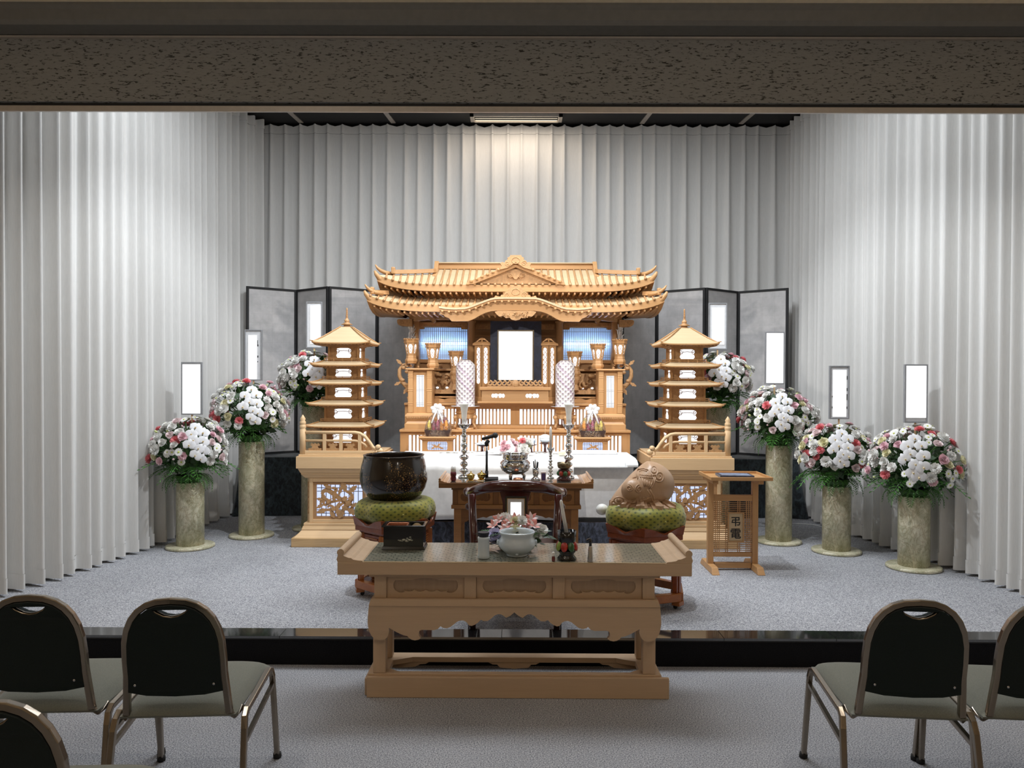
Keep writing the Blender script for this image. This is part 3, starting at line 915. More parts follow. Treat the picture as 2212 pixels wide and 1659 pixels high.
# ---- roofs
def roof(W, yf, D, ze, H, lift, Wt, tmax, pitch, p=7, nf=56):
    yc = yf + D
    def pt(x, y, t, hw, hd):
        k = max((abs(x) / hw) ** p if hw > 0 else 0, 0) if abs(abs(y - yc) - hd) < 1e-6 else ((abs(y - yc) / hd) ** 3 if hd > 0 else 0)
        return (x, min(y, 7.89), ze + H * t ** 1.1 + lift * k * max(1 - t, 0) ** 1.5)
    def ring(t, dz=0.0, inset=0.0):
        hw = Wt(t) - inset; hd = max(D * (1 - t) - inset, .001); o = []
        for i in range(nf): o.append(pt(-hw + 2 * hw * i / nf, yc - hd, t, hw, hd))
        for i in range(8): o.append(pt(hw, yc - hd + 2 * hd * i / 8, t, hw, hd))
        for i in range(nf): o.append(pt(hw - 2 * hw * i / nf, yc + hd, t, hw, hd))
        for i in range(8): o.append(pt(-hw, yc + hd - 2 * hd * i / 8, t, hw, hd))
        return [(a, b, c + dz) for a, b, c in o]
    N = 2 * nf + 16
    def loft(rings):
        vs = [q for r in rings for q in r]
        return G().add(vs, [(j*N+i, j*N+(i+1) % N, (j+1)*N+(i+1) % N, (j+1)*N+i) for j in range(len(rings)-1) for i in range(N)])
    ts = [tmax * i / 9 for i in range(10)]
    obj('roof_sheet', loft([ring(t) for t in ts]), M['pale'], A)
    obj('eave_board', loft([ring(0, .006), ring(0, -.056), ring(0, -.056, .03), ring(0, -.004, .03)]), W3, A)
    zin = ze - .075
    inner = ring(0, 0, .26)
    inner = [(a, b, zin + .006 + (q_[2] - ze) * .75) for (a, b, c), q_ in zip(inner, ring(0))]
    mid = [(a, b, c - .052) for a, b, c in ring(0, 0, .03)]
    obj('soffit', loft([mid, inner]), WD, A)
    n = int(2 * W / pitch)
    for i in range(n + 1):
        x = (i - n / 2) * pitch
        if abs(x) > W - .02: continue
        # t at which the hip takes the batten
        te = tmax
        for j in range(40):
            tt = tmax * j / 39
            if Wt(tt) < abs(x) + .004: te = tt; break
        path = []
        for j in range(6):
            t = te * j / 5
            hw = Wt(t); y = yc - D * (1 - t)
            path.append((x, y - (.012 if j == 0 else 0), pt(x, yc - D * (1 - t), t, hw, D * (1 - t))[2] + .006))
        if te < .04: path = path[:1] + [(x, path[0][1] + .05, path[0][2] + .01)]
        obj('roof_batten', G().tube(path, [.0125, .0125] + [.009] * (len(path) - 2) if len(path) > 2 else .0125, 8), WD, A)
    nr = int(2 * (W - .06) / (pitch * .87))
    for i in range(nr + 1):
        x = (i - nr / 2) * pitch * .87
        if abs(x) > W - .05: continue
        z0 = pt(x, yf, 0, W, D)[2] - .070
        obj('rafter', G().beam((x, yf + .012, z0), (x * .985, yf + .24, zin - .004 + (z0 + .070 - ze) * .75), .015, .018), W3, A)
    # hip ridges and horned corner beams
    for s in (-1, 1):
        for fb in (1, -1):
            path = []; rr = []
            for j in range(9):
                t = tmax * .55 * (1 - j / 8)
                hw = Wt(t); hd = D * (1 - t)
                q = pt(s * hw, yc - fb * hd, t, hw, hd)
                path.append((q[0], q[1], q[2] + .03)); rr.append(.026)
            obj('hip_ridge', G().tube(path[:7], rr[:7], 4, smooth=False, up=(0, 0, 1)), W3, A)
            e = path[6]
            obj('hip_ridge_end', G().beam((e[0], e[1], e[2] - .02), (e[0], e[1], e[2] + .045), .035, .05), W3, A, bevel=.008)
            q = pt(s * W, yc - fb * D, 0, W, D)
            def off(d, h): return (q[0] + s * d * .8, q[1] - fb * d * .6, q[2] + h)
            obj('corner_horn', G().tube([off(-.16, .02), off(-.08, .028), off(-.03, .045), off(.0, .066), off(.02, .092)], [.020, .019, .017, .013, .006], 6, up=(0, 0, 1)), W3, A)
            obj('corner_beam', G().tube([off(-.30, -.10), off(-.18, -.085), off(-.08, -.058), off(-.02, -.028), off(.012, .008), off(.026, .036)], [.024, .030, .030, .027, .020, .010], 6, up=(0, 0, 1)), W3, A)
    return pt
LW = X(1434, 6.95)
roof(LW, 6.95, .55, Z(661, 6.95), .18, Z(638, 6.95) - Z(661, 6.95), lambda t: LW - .52 * t, .56, .0625)
UW = X(1412, 7.05)
UR = .765
roof(UW, 7.05, .45, Z(617, 7.05), Z(581, 7.5) - Z(617, 7.05), Z(595, 7.05) - Z(617, 7.05), lambda t: UW + (UR - UW) * min(t / .5, 1.0), .999, .0625)
obj('upper_storey', G().box(-.86, .86, 7.24, 7.76, Z(648, 7.24), Z(628, 7.24)), WD, A)
obj('ridge_beam', G().box(-UR + .0, UR, 7.465, 7.535, Z(583, 7.5), Z(571, 7.5)), W3, A, bevel=.004)
obj('ridge_cap', G().box(-UR + .0, UR, 7.45, 7.55, Z(571, 7.5) + .0005, Z(570, 7.5) + .006), M['pale'], A)
for s in (-1, 1):
    e = s * UR
    pts = [(7.24, Z(605, 7.3)), (7.24, Z(597, 7.3)), (7.36, Z(586, 7.4)), (7.44, Z(570, 7.5)), (7.46, Z(566, 7.5)), (7.54, Z(566, 7.5)), (7.56, Z(570, 7.5)), (7.66, Z(590, 7.5)), (7.76, Z(605, 7.4)), (7.5, Z(600, 7.5))]
    obj('gable_board', G().prism(pts, e - .02, e + .02, 'x'), W3, A, bevel=.003)
# front gable on the upper roof
YG = 7.06
ap = (0, Z(568, YG)); bl = (X(1008, YG), Z(613, YG)); br_ = (-bl[0], bl[1])
g = G()
for s in (-1, 1):
    g.add([(0, YG - .02, ap[1]), (s * br_[0], YG - .02, bl[1]), (s * br_[0], 7.36, bl[1] + .02), (0, 7.46, ap[1])], [(0, 1, 2, 3)])
obj('gable_roof', g, M['pale'], A, solid=.012)
obj('gable_panel', G().prism([(bl[0] * .86, bl[1]), (-bl[0] * .86, bl[1]), (0, ap[1] - .03)], YG + .012, YG + .03), M['carve'], A)
for s in (-1, 1):
    obj('barge_board', G().prism([(0, ap[1]), (s * br_[0], bl[1] + .006), (s * br_[0] * 1.02, bl[1] - .012), (s * br_[0] * .86, bl[1] - .008), (0, ap[1] - .045)], YG - .03, YG + .005), W3, A)
    for k in range(9):
        f = (k + .2) / 9
        obj('tile_end', G().lathe([(.0, -.008), (.013, -.008), (.013, .02), (0, .02)], 8).xf(Matrix.Translation((s * br_[0] * f, YG - .035, ap[1] + (bl[1] - ap[1]) * f - .002)) @ Matrix.Rotation(pi/2, 4, 'X')), W3, A)
g = G()
pend = mir([(0, Z(582, YG)), (X(1103, YG), Z(586, YG)), (X(1100, YG), Z(592, YG)), (X(1095, YG), Z(597, YG)), (X(1102, YG), Z(601, YG)), (X(1107, YG), Z(599, YG)), (X(1111, YG), Z(604, YG))])
g.prism(pend, YG - .008, YG + .012)
for s in (-1, 1): relief(g, spiral(s * .05, Z(595, YG), .022, .006, 0, s * 1.4, 20), YG - .01, .0045)
obj('gable_pendant', g, M['carve'], A)
def oni(yc_, xs, zt, zb_, name):
    """ridge-end ornament, half outline in pixels"""
    g = G().prism(mir([(X(a, yc_), Z(b, yc_)) for a, b in xs]), yc_ - .03, yc_ + .03)
    relief(g, arc(0, (zt + zb_) / 2 + .008, .035, 0, 360, 24, .028), yc_ - .03, .005)
    for s in (-1, 1): relief(g, spiral(s * .075, (zt + zb_) / 2 - .018, .026, .005, 0, s * 1.4, 20), yc_ - .03, .005)
    obj(name, g, M['carve'], A, bevel=.003)
oni(7.03, [(1113, 552.5), (1101, 552.5), (1100, 556), (1095, 558), (1096, 562), (1090, 565), (1090, 569), (1084, 567), (1080, 571), (1083, 576), (1080, 580), (1079, 584), (1095, 580), (1113, 568)], Z(552, 7.03), Z(580, 7.03), 'ridge_ornament')
YK = 6.86
oni(YK + .02, [(1113, 619), (1102, 619.5), (1100, 624), (1096, 626), (1096, 631), (1089, 632), (1088, 637), (1082, 638), (1080, 642), (1075, 641), (1070, 639), (1067.5, 643), (1070, 647.5), (1113, 647.5)], Z(619, YK), Z(647, YK), 'ridge_ornament')
# undulating gable over the portrait
top = [(948.3, 667.6), (964, 670), (980, 671), (1003, 670), (1014, 667.5), (1026, 663), (1037, 658.5), (1049, 654), (1059, 650.5), (1069, 648.3), (1090, 647.6), (1113, 647.5)]
bot = [(951, 679), (958, 681), (960, 684), (969, 687.5), (975, 694.5), (1010.5, 694), (1020, 690.5), (1026, 687.5), (1037, 681), (1049, 675.5), (1060, 672.5), (1075, 671), (1113, 670.5)]
def sym(p, Y, dz=0):
    h = [(X(a, Y), Z(b, Y) + dz) for a, b in p]
    return h + [(-x, z) for x, z in h[::-1][1:]]
T = sym(top, YK); Bt = sym(bot, YK)
obj('curved_gable', G().prism(T + Bt[::-1], YK, YK + .05), W3, A)
T2 = sym(top, YK, .004)
obj('curved_gable_roof', G().prism(T2 + [(x, z + .017) for x, z in T2[::-1]], YK - .03, 7.28), M['pale'], A)
T3 = sym(top, YK, -.0145)
obj('curved_gable_lip', G().prism(T3 + [(x, z + .018) for x, z in T3[::-1]], YK - .018, YK - .0005), W3, A)
Lk = [0]
for a, b in zip(T, T[1:]): Lk.append(Lk[-1] + sqrt((b[0]-a[0])**2 + (b[1]-a[1])**2))
for k in range(23):
    s_ = Lk[-1] * (k + .5) / 23
    j = max(i for i in range(len(Lk)) if Lk[i] <= s_); j = min(j, len(T) - 2)
    f = (s_ - Lk[j]) / (Lk[j+1] - Lk[j])
    x = T[j][0] + (T[j+1][0] - T[j][0]) * f; z = T[j][1] + (T[j+1][1] - T[j][1]) * f
    obj('tile_end', G().lathe([(0, -.008), (.0115, -.008), (.0115, .02), (0, .02)], 8).xf(Matrix.Translation((x, YK - .022, z - .02)) @ Matrix.Rotation(pi/2, 4, 'X')), W3, A)
g = G().prism(sym([(1068, 674), (1075, 671.5), (1113, 671.5)], YK - .01) + sym([(1072, 679), (1078, 684), (1086, 682), (1092, 687), (1100, 686), (1104, 690), (1113, 692)], YK - .01)[::-1], YK - .012, YK + .03)
carve_cluster(g, X(1076, YK), X(1150, YK), Z(688, YK), Z(673, YK), YK - .012, 77, 22, .02)
obj('carved_cloud_pendant', g, M['carve'], A)

# ------------------------------------------------------------------ portrait, its stand and lamps
YP = 7.12
zd = ZS
t = thing('portrait_stand', 'low wooden dais with two lit cloud openings under the portrait', 'stand', (0, YP, zd + .001))
x0, x1_ = X(1033, 7.1), -X(1033, 7.1)
g = G().box(x0 - .005, x1_ + .005, 7.08, 7.34, zd + .001, zd + .018)
for xx in (-.30, -.12, .12, .30): pass
obj('base_board', g, W3, t, bevel=.003)
zA, zB = Z(867, 7.1), Z(843, 7.1)
fx0, fx1 = X(1041, 7.1), -X(1041, 7.1)
holes = [cloud_hole(X(1076, 7.1), Z(855, 7.1), .125, .04), cloud_hole(-X(1076, 7.1), Z(855, 7.1), .125, .04)]
obj('front_panel', G().prism([(fx0, zd + .019), (fx1, zd + .019), (fx1, zB), (fx0, zB)], 7.10, 7.115, holes=holes), WD, t)
obj('light_panel', G().box(fx0 + .01, fx1 - .01, 7.125, 7.13, zd + .02, zB - .004), M['lit'], t)
obj('body', G().box(fx0, fx1, 7.14, 7.33, zd + .019, zB - .002), W3, t)
obj('top_board', G().box(X(1036, 7.1), -X(1036, 7.1), 7.08, 7.34, zB, zB + .03), W3, t, bevel=.006)
zpt = zB + .03
g = G()
rz0 = zpt + .001
for s in (-1, 1):
    for k, xx in enumerate((.06, .105, .15, .195, .235)):
        cx = s * xx
        g.tube([(a, 7.10, b) for a, b in spiral(cx, rz0 + .032, .026, .008, pi/2, s * 1.1, 18)], .0085, 6)
    carve_cluster(g, min(s*.02, s*.26), max(s*.02, s*.26), rz0, rz0 + .035, 7.115, 5 + s, 8, .02)
g.ball((0, 7.10, rz0 + .03), .036, 12, 8, sy=.5)
for k in range(6): g.ball((.045 * cos(k), 7.105, rz0 + .02 + .02 * sin(k * 2)), .018, 8, 5, sy=.5)
g.box(-.26, .26, 7.09, 7.125, rz0, rz0 + .008)
obj('carved_rail', g, M['carve'], t)
t = thing('memorial_portrait', 'large portrait frame with a wide dark navy velvet border and glowing whited-out panel', 'picture frame', (0, 7.22, zpt + .001))
px0, px1, pz0, pz1 = X(1059, 7.2), X(1169, 7.2), zpt + .002, Z(694, 7.2)
qx0, qx1, qz0, qz1 = X(1077, 7.2), X(1150, 7.2), Z(822, 7.2), Z(716, 7.2)
obj('velvet_border', G().prism([(px0, pz0), (px1, pz0), (px1, pz1), (px0, pz1)], 7.19, 7.22, holes=[[(qx0 - .012, qz0), (qx1 + .012, qz0), (qx1 + .012, qz1 + .012), (qx0 - .012, qz1 + .012)]]), M['navy'], t)
obj('inner_bevel', G().prism([(qx0 - .0118, qz0 + .0005), (qx1 + .0118, qz0 + .0005), (qx1 + .0118, qz1 + .0118), (qx0 - .0118, qz1 + .0118)], 7.184, 7.215, holes=[[(qx0, qz0 + .006), (qx1, qz0 + .006), (qx1, qz1), (qx0, qz1)]]), M['chrome'], t)
obj('glowing_blank', G().box(qx0 + .0002, qx1 - .0002, 7.2, 7.21, qz0 + .0062, qz1 - .0002), M['screen'], t)  # blanked-out picture, white glow put into the material
obj('backing', G().box(px0 + .004, px1 - .004, 7.221, 7.235, pz0, pz1 - .004), M['black'], t)

def plate(g, outline, holes, th, Mx, mi=0):
    h = G().prism(outline, 0, th, holes=holes, mi=mi)
    g.join(h, Mx)
# tall corner-on lamps either side of the portrait
def corner_lamp(s):
    Yl = 7.16
    cx = s * X(1185, Yl)
    base = ZS if True else 0
    zb_, zt_ = ZS + .0015 + .055, Z(746, Yl)
    t = thing('corner_lamp', 'square latticed wooden lamp set corner-on to the %s of the portrait' % ('left' if s < 0 else 'right'), 'lamp', (cx, Yl + .05, ZS + .0015))
    a = .052
    M0 = Matrix.Translation((cx, Yl + .05, 0)) @ Matrix.Rotation(pi / 4, 4, 'Z')
    obj('light_core', G().box(-a + .012, a - .012, -a + .012, a - .012, zb_ + .01, zt_ - .01).xf(M0), M['lit'], t)
    zw0, zw1 = Z(830, Yl), Z(750, Yl)
    for r in range(4):
        g = G()
        hw = .027
        hole = []
        nn = 13
        L = [(hw * (1 if i % 2 else .86), zw0 + .012 + (zw1 - zw0 - .024) * i / (nn - 1)) for i in range(nn)]
        hole = [(0, zw0)] + L + [(0, zw1)] + [(-x, z) for x, z in L[::-1]]
        plate(g, [(-a, zb_), (a, zb_), (a, zt_), (-a, zt_)], [hole], .008, M0 @ Matrix.Rotation(r * pi / 2, 4, 'Z') @ Matrix.Translation((0, -a, 0)))
        WP = obj('window_panel', g, WV, t)
        g = G()
        for k in range(9):
            for d in (-1, 1):
                zc_ = zw0 + (zw1 - zw0) * (k - .5) / 7.5
                z_a, z_b = zc_ - .03, zc_ + .03
                if z_a < zw0 or z_b > zw1: continue
                g.beam((-hw * d, -a + .009, z_a), (hw * d, -a + .009, z_b), .003, .003)
        obj('lattice', g.xf(M0 @ Matrix.Rotation(r * pi / 2, 4, 'Z')), WV, WP)
    obj('base', G().box(-a - .008, a + .008, -a - .008, a + .008, ZS + .002, zb_).xf(M0), W3, t, bevel=.004)
    g = G().box(-a - .012, a + .012, -a - .012, a + .012, zt_, zt_ + .018).xf(M0)
    g2 = G().frustum((-a - .012, a + .012, -a - .012, a + .012), (-a * .8, a * .8, -a * .8, a * .8), zt_ + .0185, zt_ + .034).xf(M0)
    obj('cap', g.join(g2), W3, t)
    g = G()
    for r in range(2):
        o = mir([(0, .035), (-.012, .036), (-.026, .029), (-.034, .02), (-.045, .012), (-.058, 0), (-.045, 0), (-.036, .008), (-.020, .016), (0, .018)])
        h = G().prism(o, -.006, .006)
        h.xf(Matrix.Translation((cx, Yl + .05, zt_ + .0345)) @ Matrix.Rotation(r * pi / 2 , 4, 'Z'))
        g.join(h)
    obj('crest', g, W3, t)
corner_lamp(-1); corner_lamp(1)

# ------------------------------------------------------------------ lamp pillars with shoji
def lamp_pillar(s):
    Yf = 7.03
    c = s * -X(907, Yf)
    hw = .0555 * 2
    zb_ = z1top + .031
    t = thing('lamp_pillar', 'square wooden pillar with tall lit lattice window at the altar\'s %s end' % ('left' if s < 0 else 'right'), 'lamp', (c, Yf + .1, z1top + .001))
    z0, z1 = Z(893, Yf), Z(800, Yf)
    wx, wz0, wz1 = .035, Z(880, Yf), Z(811, Yf)
    g = G().prism([(c - hw, z0), (c + hw, z0), (c + hw, z1), (c - hw, z1)], Yf + .02, Yf + .035, holes=[[(c - wx, wz0), (c + wx, wz0), (c + wx, wz1), (c - wx, wz1)]])
    FP = obj('front_panel', g, WV, t)
    obj('light_panel', G().box(c - wx - .01, c + wx + .01, Yf + .045, Yf + .05, wz0 - .01, wz1 + .01), M['lit'], t)
    obj('body', G().box(c - hw, c + hw, Yf + .06, Yf + .22, z0, z1), WV, t)
    for k in range(1, 7):
        x = c - wx + 2 * wx * k / 7
        obj('lattice_bar', G().box(x - .0014, x + .0014, Yf + .024, Yf + .03, wz0, wz1), M['silverframe'], FP)
    for py in (814, 842, 845, 871, 874.5, 878):
        obj('lattice_bar', G().box(c - wx, c + wx, Yf + .031, Yf + .034, Z(py, Yf) - .0013, Z(py, Yf) + .0013), M['silverframe'], FP)
    for e in (-1, 1):
        xx = c + e * (hw - .025)
        PI_ = obj('pilaster', G().box(xx - .024, xx + .024, Yf - .005, Yf + .0195, z0, z1), WV, t, bevel=.006)
        for py in (812, 816, 841, 845, 872, 876):
            obj('pilaster_band', G().box(xx - .0245, xx + .0245, Yf - .007, Yf + .0, Z(py, Yf) - .004, Z(py, Yf) + .004), W3, PI_, bevel=.002)
    obj('cap', G().box(c - hw - .02, c + hw + .02, Yf - .025, Yf + .24, z1 + .0005, z1 + .016), W3, t, bevel=.004)
    # petalled base
    def sq(w, z): return (c - w, c + w, Yf + .1 - w * .95, Yf + .1 + w * .95)
    g = G()
    prof = [(hw + .024, z1top + .001), (hw + .026, z1top + .05), (hw + .014, z1top + .055), (hw + .002, z1top + .075), (hw + .012, z1top + .095), (hw + .022, z1top + .12), (hw + .018, z0 - .012), (hw + .0, z0 - .0005)]
    for (wa, za), (wb, zb2) in zip(prof, prof[1:]): g.frustum(sq(wa, 0), sq(wb, 0), za, zb2)
    obj('base', g, W3, t)
    g = G()
    for k in range(15):
        x = c - hw - .01 + (2 * hw + .02) * (k + .5) / 15
        g.ball((x, Yf + .1 - (hw + .014) * .95, z1top + .112), .0085, 6, 6, sz=2.2)
    obj('petals', g, M['carve'], t)
lamp_pillar(-1); lamp_pillar(1)

# ------------------------------------------------------------------ six hexagonal lanterns
def lantern(s, px, ytop, ybot, Y, label, proto=None):
    cx = s * -X(px, Y); zb_ = Z(ybot, Y)
    if proto: return dup(proto, (cx, Y, zb_), label=label)
    t = thing('hexagonal_lantern', label, 'lantern', (cx, Y, zb_), group='hexagonal lanterns on the altar', world=False)
    h = Z(ytop, Y) - Z(ybot, Y)
    k = h / .232
    obj('base', G().lathe([(.050*k, 0), (.052*k, .012*k), (.058*k, .02*k), (.058*k, .038*k), (.048*k, .048*k), (.05*k, .053*k), (.047*k, .075*k), (.05*k, .08*k)], 6, smooth=False, ph=pi/6 * 0 + pi/2 * 0), W3, t, bevel=.003)
    r0, r1, z0, z1 = .045 * k, .066 * k, .081 * k, .195 * k
    obj('light_core', G().lathe([(r0 - .009, z0 + .004), (r1 - .012, z1 - .004)], 6, smooth=False), M['lit'], t)
    ap = cos(pi / 6)
    for f in range(6):
        g = G()
        w0, w1 = r0 * .5, r1 * .5
        hz = z1 - z0
        hole = [(-.45 * w0, hz * .13), (.45 * w0, hz * .13), (.62 * w1, hz * .70), (.3 * w1, hz * .88), (-.3 * w1, hz * .88), (-.62 * w1, hz * .70)]
        tilt = atan2((r1 - r0) * ap, hz)
        Mx = Matrix.Rotation(f * pi / 3 + pi / 6 + pi / 2, 4, 'Z') @ Matrix.Translation((0, -r0 * ap, z0)) @ Matrix.Rotation(tilt, 4, 'X')
        plate(g, [(-w0, 0), (w0, 0), (w1, hz / cos(tilt)), (-w1, hz / cos(tilt))], [hole], .006, Mx)
        for d in (-1, 1):
            for q in (.16, .42):
                h2 = G().beam((-.5 * w0 * d, .003, hz * q), (.56 * w0 * d, .003, hz * (q + .28)), .003, .003)
                g.join(h2, Mx)
        obj('window_panel', g, M['carve'], t)
    obj('crown', G().lathe([(r1 + .006, z1), (r1 + .008, z1 + .008*k), (r1 + .001, z1 + .011*k), (r1 + .008, .228*k), (r1 + .002, .228*k), (r1 - .006, z1 + .01*k)], 6, smooth=False, cap=False), W3, t)
    g = G()
    for q in range(18):
        a = 2 * pi * q / 18
        g.ball(((r1 + .004) * cos(a) * .97, (r1 + .004) * sin(a) * .97, .229 * k), .009 * k, 6, 4)
    obj('crown_beads', g, W3, t)
    return t
p0 = lantern(-1, 888, 733, 786, 7.18, 'hexagonal wooden lantern on the altar, outermost and highest of the left three')
lantern(-1, 935, 747, 796, 7.13, 'hexagonal wooden lantern on the altar, middle one of the left three', p0)
lantern(-1, 985, 763, 812, 7.24, 'hexagonal wooden lantern on the altar, innermost and lowest of the left three', p0)
lantern(1, 888, 733, 786, 7.18, 'hexagonal wooden lantern on the altar, outermost and highest of the right three', p0)
lantern(1, 935, 747, 796, 7.13, 'hexagonal wooden lantern on the altar, middle one of the right three', p0)
lantern(1, 985, 763, 812, 7.24, 'hexagonal wooden lantern on the altar, innermost and lowest of the right three', p0)
for s in (-1, 1):
    cx = s * -X(985, 7.24)
    obj('lantern_bracket', G().lathe([(.045, Z(842, 7.26)), (.03, Z(830, 7.26)), (.05, Z(820, 7.26)), (.055, Z(812, 7.24) - .001)], 8, (cx, 7.24, 0), smooth=False), M['carve'], A)
    cx = s * -X(935, 7.13)
# ------------------------------------------------------------------ pagodas on pedestals
def pedestal(s):
    side = 'left' if s < 0 else 'right'
    cx = s * 1.50; yc = 6.86
    t = thing('pagoda_pedestal', 'pale wooden pedestal with lit fretwork window, under the %s pagoda' % side, 'pedestal', (cx, yc, ST))
    P_, PV = M['pine'], M['pine_v']
    def rect(h, d=None): d = d or h; return (cx - h, cx + h, yc - d, yc + d)
    z = lambda py, Y=6.5: Z(py, Y)
    # plinth
    g = G().box(*rect(.385, .40), ST + .001, ST + .075)
    obj('plinth', g, M['plankgrain'], t, bevel=.004)
    g = G().frustum(rect(.365, .38), rect(.355, .37), ST + .076, ST + .088); g.frustum(rect(.355, .37), rect(.31, .335), ST + .0882, ST + .135)
    obj('plinth_step', g, M['pine'], t)
    g = G().frustum(rect(.315, .34), rect(.305, .33), ST + .136, ST + .165); g.box(*rect(.30, .325), ST + .166, ST + .19)
    obj('base_moulding', g, P_, t, bevel=.003)
    zb = ST + .19; ztp = z(1036)
    hw, hd = .285, .31
    g = G().box(cx - hw + .02, cx + hw - .02, yc - hd + .05, yc + hd, zb + .001, ztp)
    obj('body', g, PV, t)
    # front frame with window
    wx = .225; wz0, wz1 = zb + .03, ztp - .035
    yf = yc - hd
    for e in (-1, 1):
        a, b = sorted((cx + e * wx, cx + e * (hw - .03)))
        obj('stile', G().box(a, b, yf, yf + .05, zb + .001, ztp), PV, t, bevel=.003)
        # chamfered corner with a carved chain
        p = [(cx + e * (hw - .03), yf + .001), (cx + e * hw, yf + .06), (cx + e * hw, yf + .12), (cx + e * (hw - .03), yf + .12)]
        g = G().prism(p, zb + .001, ztp, 'z')
        obj('corner_post', g, PV, t)
        g = G()
        for k in range(6):
            zz = zb + .10 + k * .045
            g.tube([(cx + e * (hw - .017 + .002) + e * .008 * cos(q) , yf + .030 + .016 * cos(q) - .003, zz + .024 * sin(q)) for q in [i * pi / 6 for i in range(12)]], .003, 4, closed=True)
        obj('carved_chain', g, M['carve'], t)
    obj('rail', G().box(cx - wx, cx + wx, yf, yf + .05, zb + .001, wz0), P_, t, bevel=.003)
    obj('rail', G().box(cx - wx, cx + wx, yf, yf + .05, wz1, ztp), P_, t, bevel=.003)
    g = G().prism([(cx - wx, wz0), (cx + wx, wz0), (cx + wx, wz1), (cx - wx, wz1)], yf + .012, yf + .03, holes=[[(cx - wx + .028, wz0 + .025), (cx + wx - .028, wz0 + .025), (cx + wx - .028, wz1 - .025), (cx - wx + .028, wz1 - .025)]])
    WF = obj('window_frame', g, WD, t)
    ix, iz0, iz1 = wx - .028, wz0 + .025, wz1 - .025
    obj('light_panel', G().box(cx - ix - .005, cx + ix + .005, yf + .044, yf + .048, iz0 - .005, iz1 + .005), M['lit_blue'], t)
    n = 10
    for k in range(1, n):
        x = cx - ix + 2 * ix * k / n
        obj('lattice_bar', G().box(x - .003, x + .003, yf + .026, yf + .034, iz0, iz1), M['silverframe'], WF)
    for f in (.08, .19, .78, .89):
        zz = iz0 + (iz1 - iz0) * f
        obj('lattice_bar', G().box(cx - ix, cx + ix, yf + .035, yf + .041, zz - .003, zz + .003), M['silverframe'], WF)
    # fretwork of a peony scroll: facing outwards
    g = G(); e = s
    W_, H_ = 2 * ix, iz1 - iz0
    def q(u, v): return (cx + e * (u - .5) * W_, iz0 + v * H_)
    ya, yb = yf + .012, yf + .022
    cnt = iter(range(1, 60))
    stems = [([(.30, .30), (.42, .48), (.55, .62), (.66, .74), (.76, .82), (.84, .80), (.88, .70)], .05),
             ([(.38, .42), (.28, .40), (.22, .30), (.30, .20)], .03), ([(.55, .62), (.60, .75), (.57, .86), (.66, .90)], .035),
             ([(.44, .50), (.58, .48), (.70, .44), (.80, .36), (.86, .40)], .03), ([(.40, .44), (.52, .32), (.66, .22), (.80, .20)], .035),
             ([(.70, .44), (.78, .54), (.88, .52)], .025), ([(.34, .36), (.22, .55), (.26, .72), (.36, .80)], .035), ([(.60, .27), (.70, .34), (.76, .28)], .025)]
    for p_, w_ in stems:
        pts = smooth_path([(a, b, 0) for a, b in p_], 5)
        pts = [q(a, b) for a, b, _ in pts]
        m = len(pts)
        ribbon(g, pts, [w_ * .6 * (.8 + .5 * sin(pi * i / m)) for i in range(m)], ya - .0004 * next(cnt), yb)
    for a, b, L, an, w_ in ((.86, .66, .10, 4.6, .035), (.84, .60, .09, 5.2, .03), (.52, .66, .12, 1.9, .03), (.36, .78, .13, 1.2, .05), (.30, .74, .12, 2.4, .04), (.66, .88, .10, .4, .03),
                            (.84, .38, .09, 5.8, .03), (.80, .52, .08, 1.0, .03), (.86, .52, .07, .2, .025), (.76, .22, .12, 6.0, .04), (.70, .20, .10, 4.2, .035), (.56, .28, .12, 4.4, .04),
                            (.34, .24, .14, 3.6, .05), (.40, .24, .12, 5.2, .05), (.26, .32, .10, 2.8, .03), (.62, .46, .09, 1.6, .03), (.50, .46, .10, 5.0, .03), (.76, .40, .07, 2.2, .025)):
        x, zz = q(a, b)
        leafy(g, x, zz, L * .8, an if e > 0 else pi - an, w_ * .62, ya - .0004 * next(cnt), yb, 4)
    for a, b, r in ((.30, .42, .026), (.38, .56, .022), (.26, .56, .018), (.38, .27, .025), (.62, .24, .02), (.74, .46, .015)):
        x, zz = q(a, b)
        g.prism([(x + r * (1 + .18 * cos(7 * w)) * cos(w), zz + r * (1 + .18 * cos(7 * w)) * sin(w)) for w in [2 * pi * i / 28 for i in range(28)]], ya - .0004 * next(cnt), yb)
    obj('fretwork', g, M['carve'], WF)
    # cornice and slab
    g = G().frustum(rect(.29, .315), rect(.315, .34), ztp + .0005, ztp + .03); g.box(*rect(.318, .343), ztp + .031, ztp + .045)
    g.frustum(rect(.322, .347), rect(.34, .365), ztp + .046, z(1014) - .001)
    obj('cornice', g, P_, t, bevel=.002)
    zt0, zt1 = z(1014), z(988)
    obj('slab', G().box(*rect(.352, .375), zt0, zt1), P_, t, bevel=.003)
    obj('slab_step', G().box(*rect(.335, .358), zt1 + .0005, zt1 + .016), P_, t, bevel=.003)
    zf = zt1 + .017
    # balustrade along the front with a post at the outer end and a swept inner end
    yr = yc - .33
    xo = cx + s * .305; xi = cx - s * .14
    obj('newel_post', G().lathe([(.026, zf), (.026, zf + .21), (.021, zf + .215), (.027, zf + .225), (.027, zf + .245), (.021, zf + .25), (.026, zf + .257), (.026, zf + .275), (.018, zf + .285), (.024, zf + .30), (.012, zf + .32), (.002, zf + .335)], 14, (xo, yr, 0)), PV, t)
    def rail(h, r, end):
        pts = [(xo - s * .024, yr, zf + h), (xi, yr, zf + h)] + [(xi - s * a, yr, zf + b) for a, b in end]
        return G().tube(pts, r, 8)
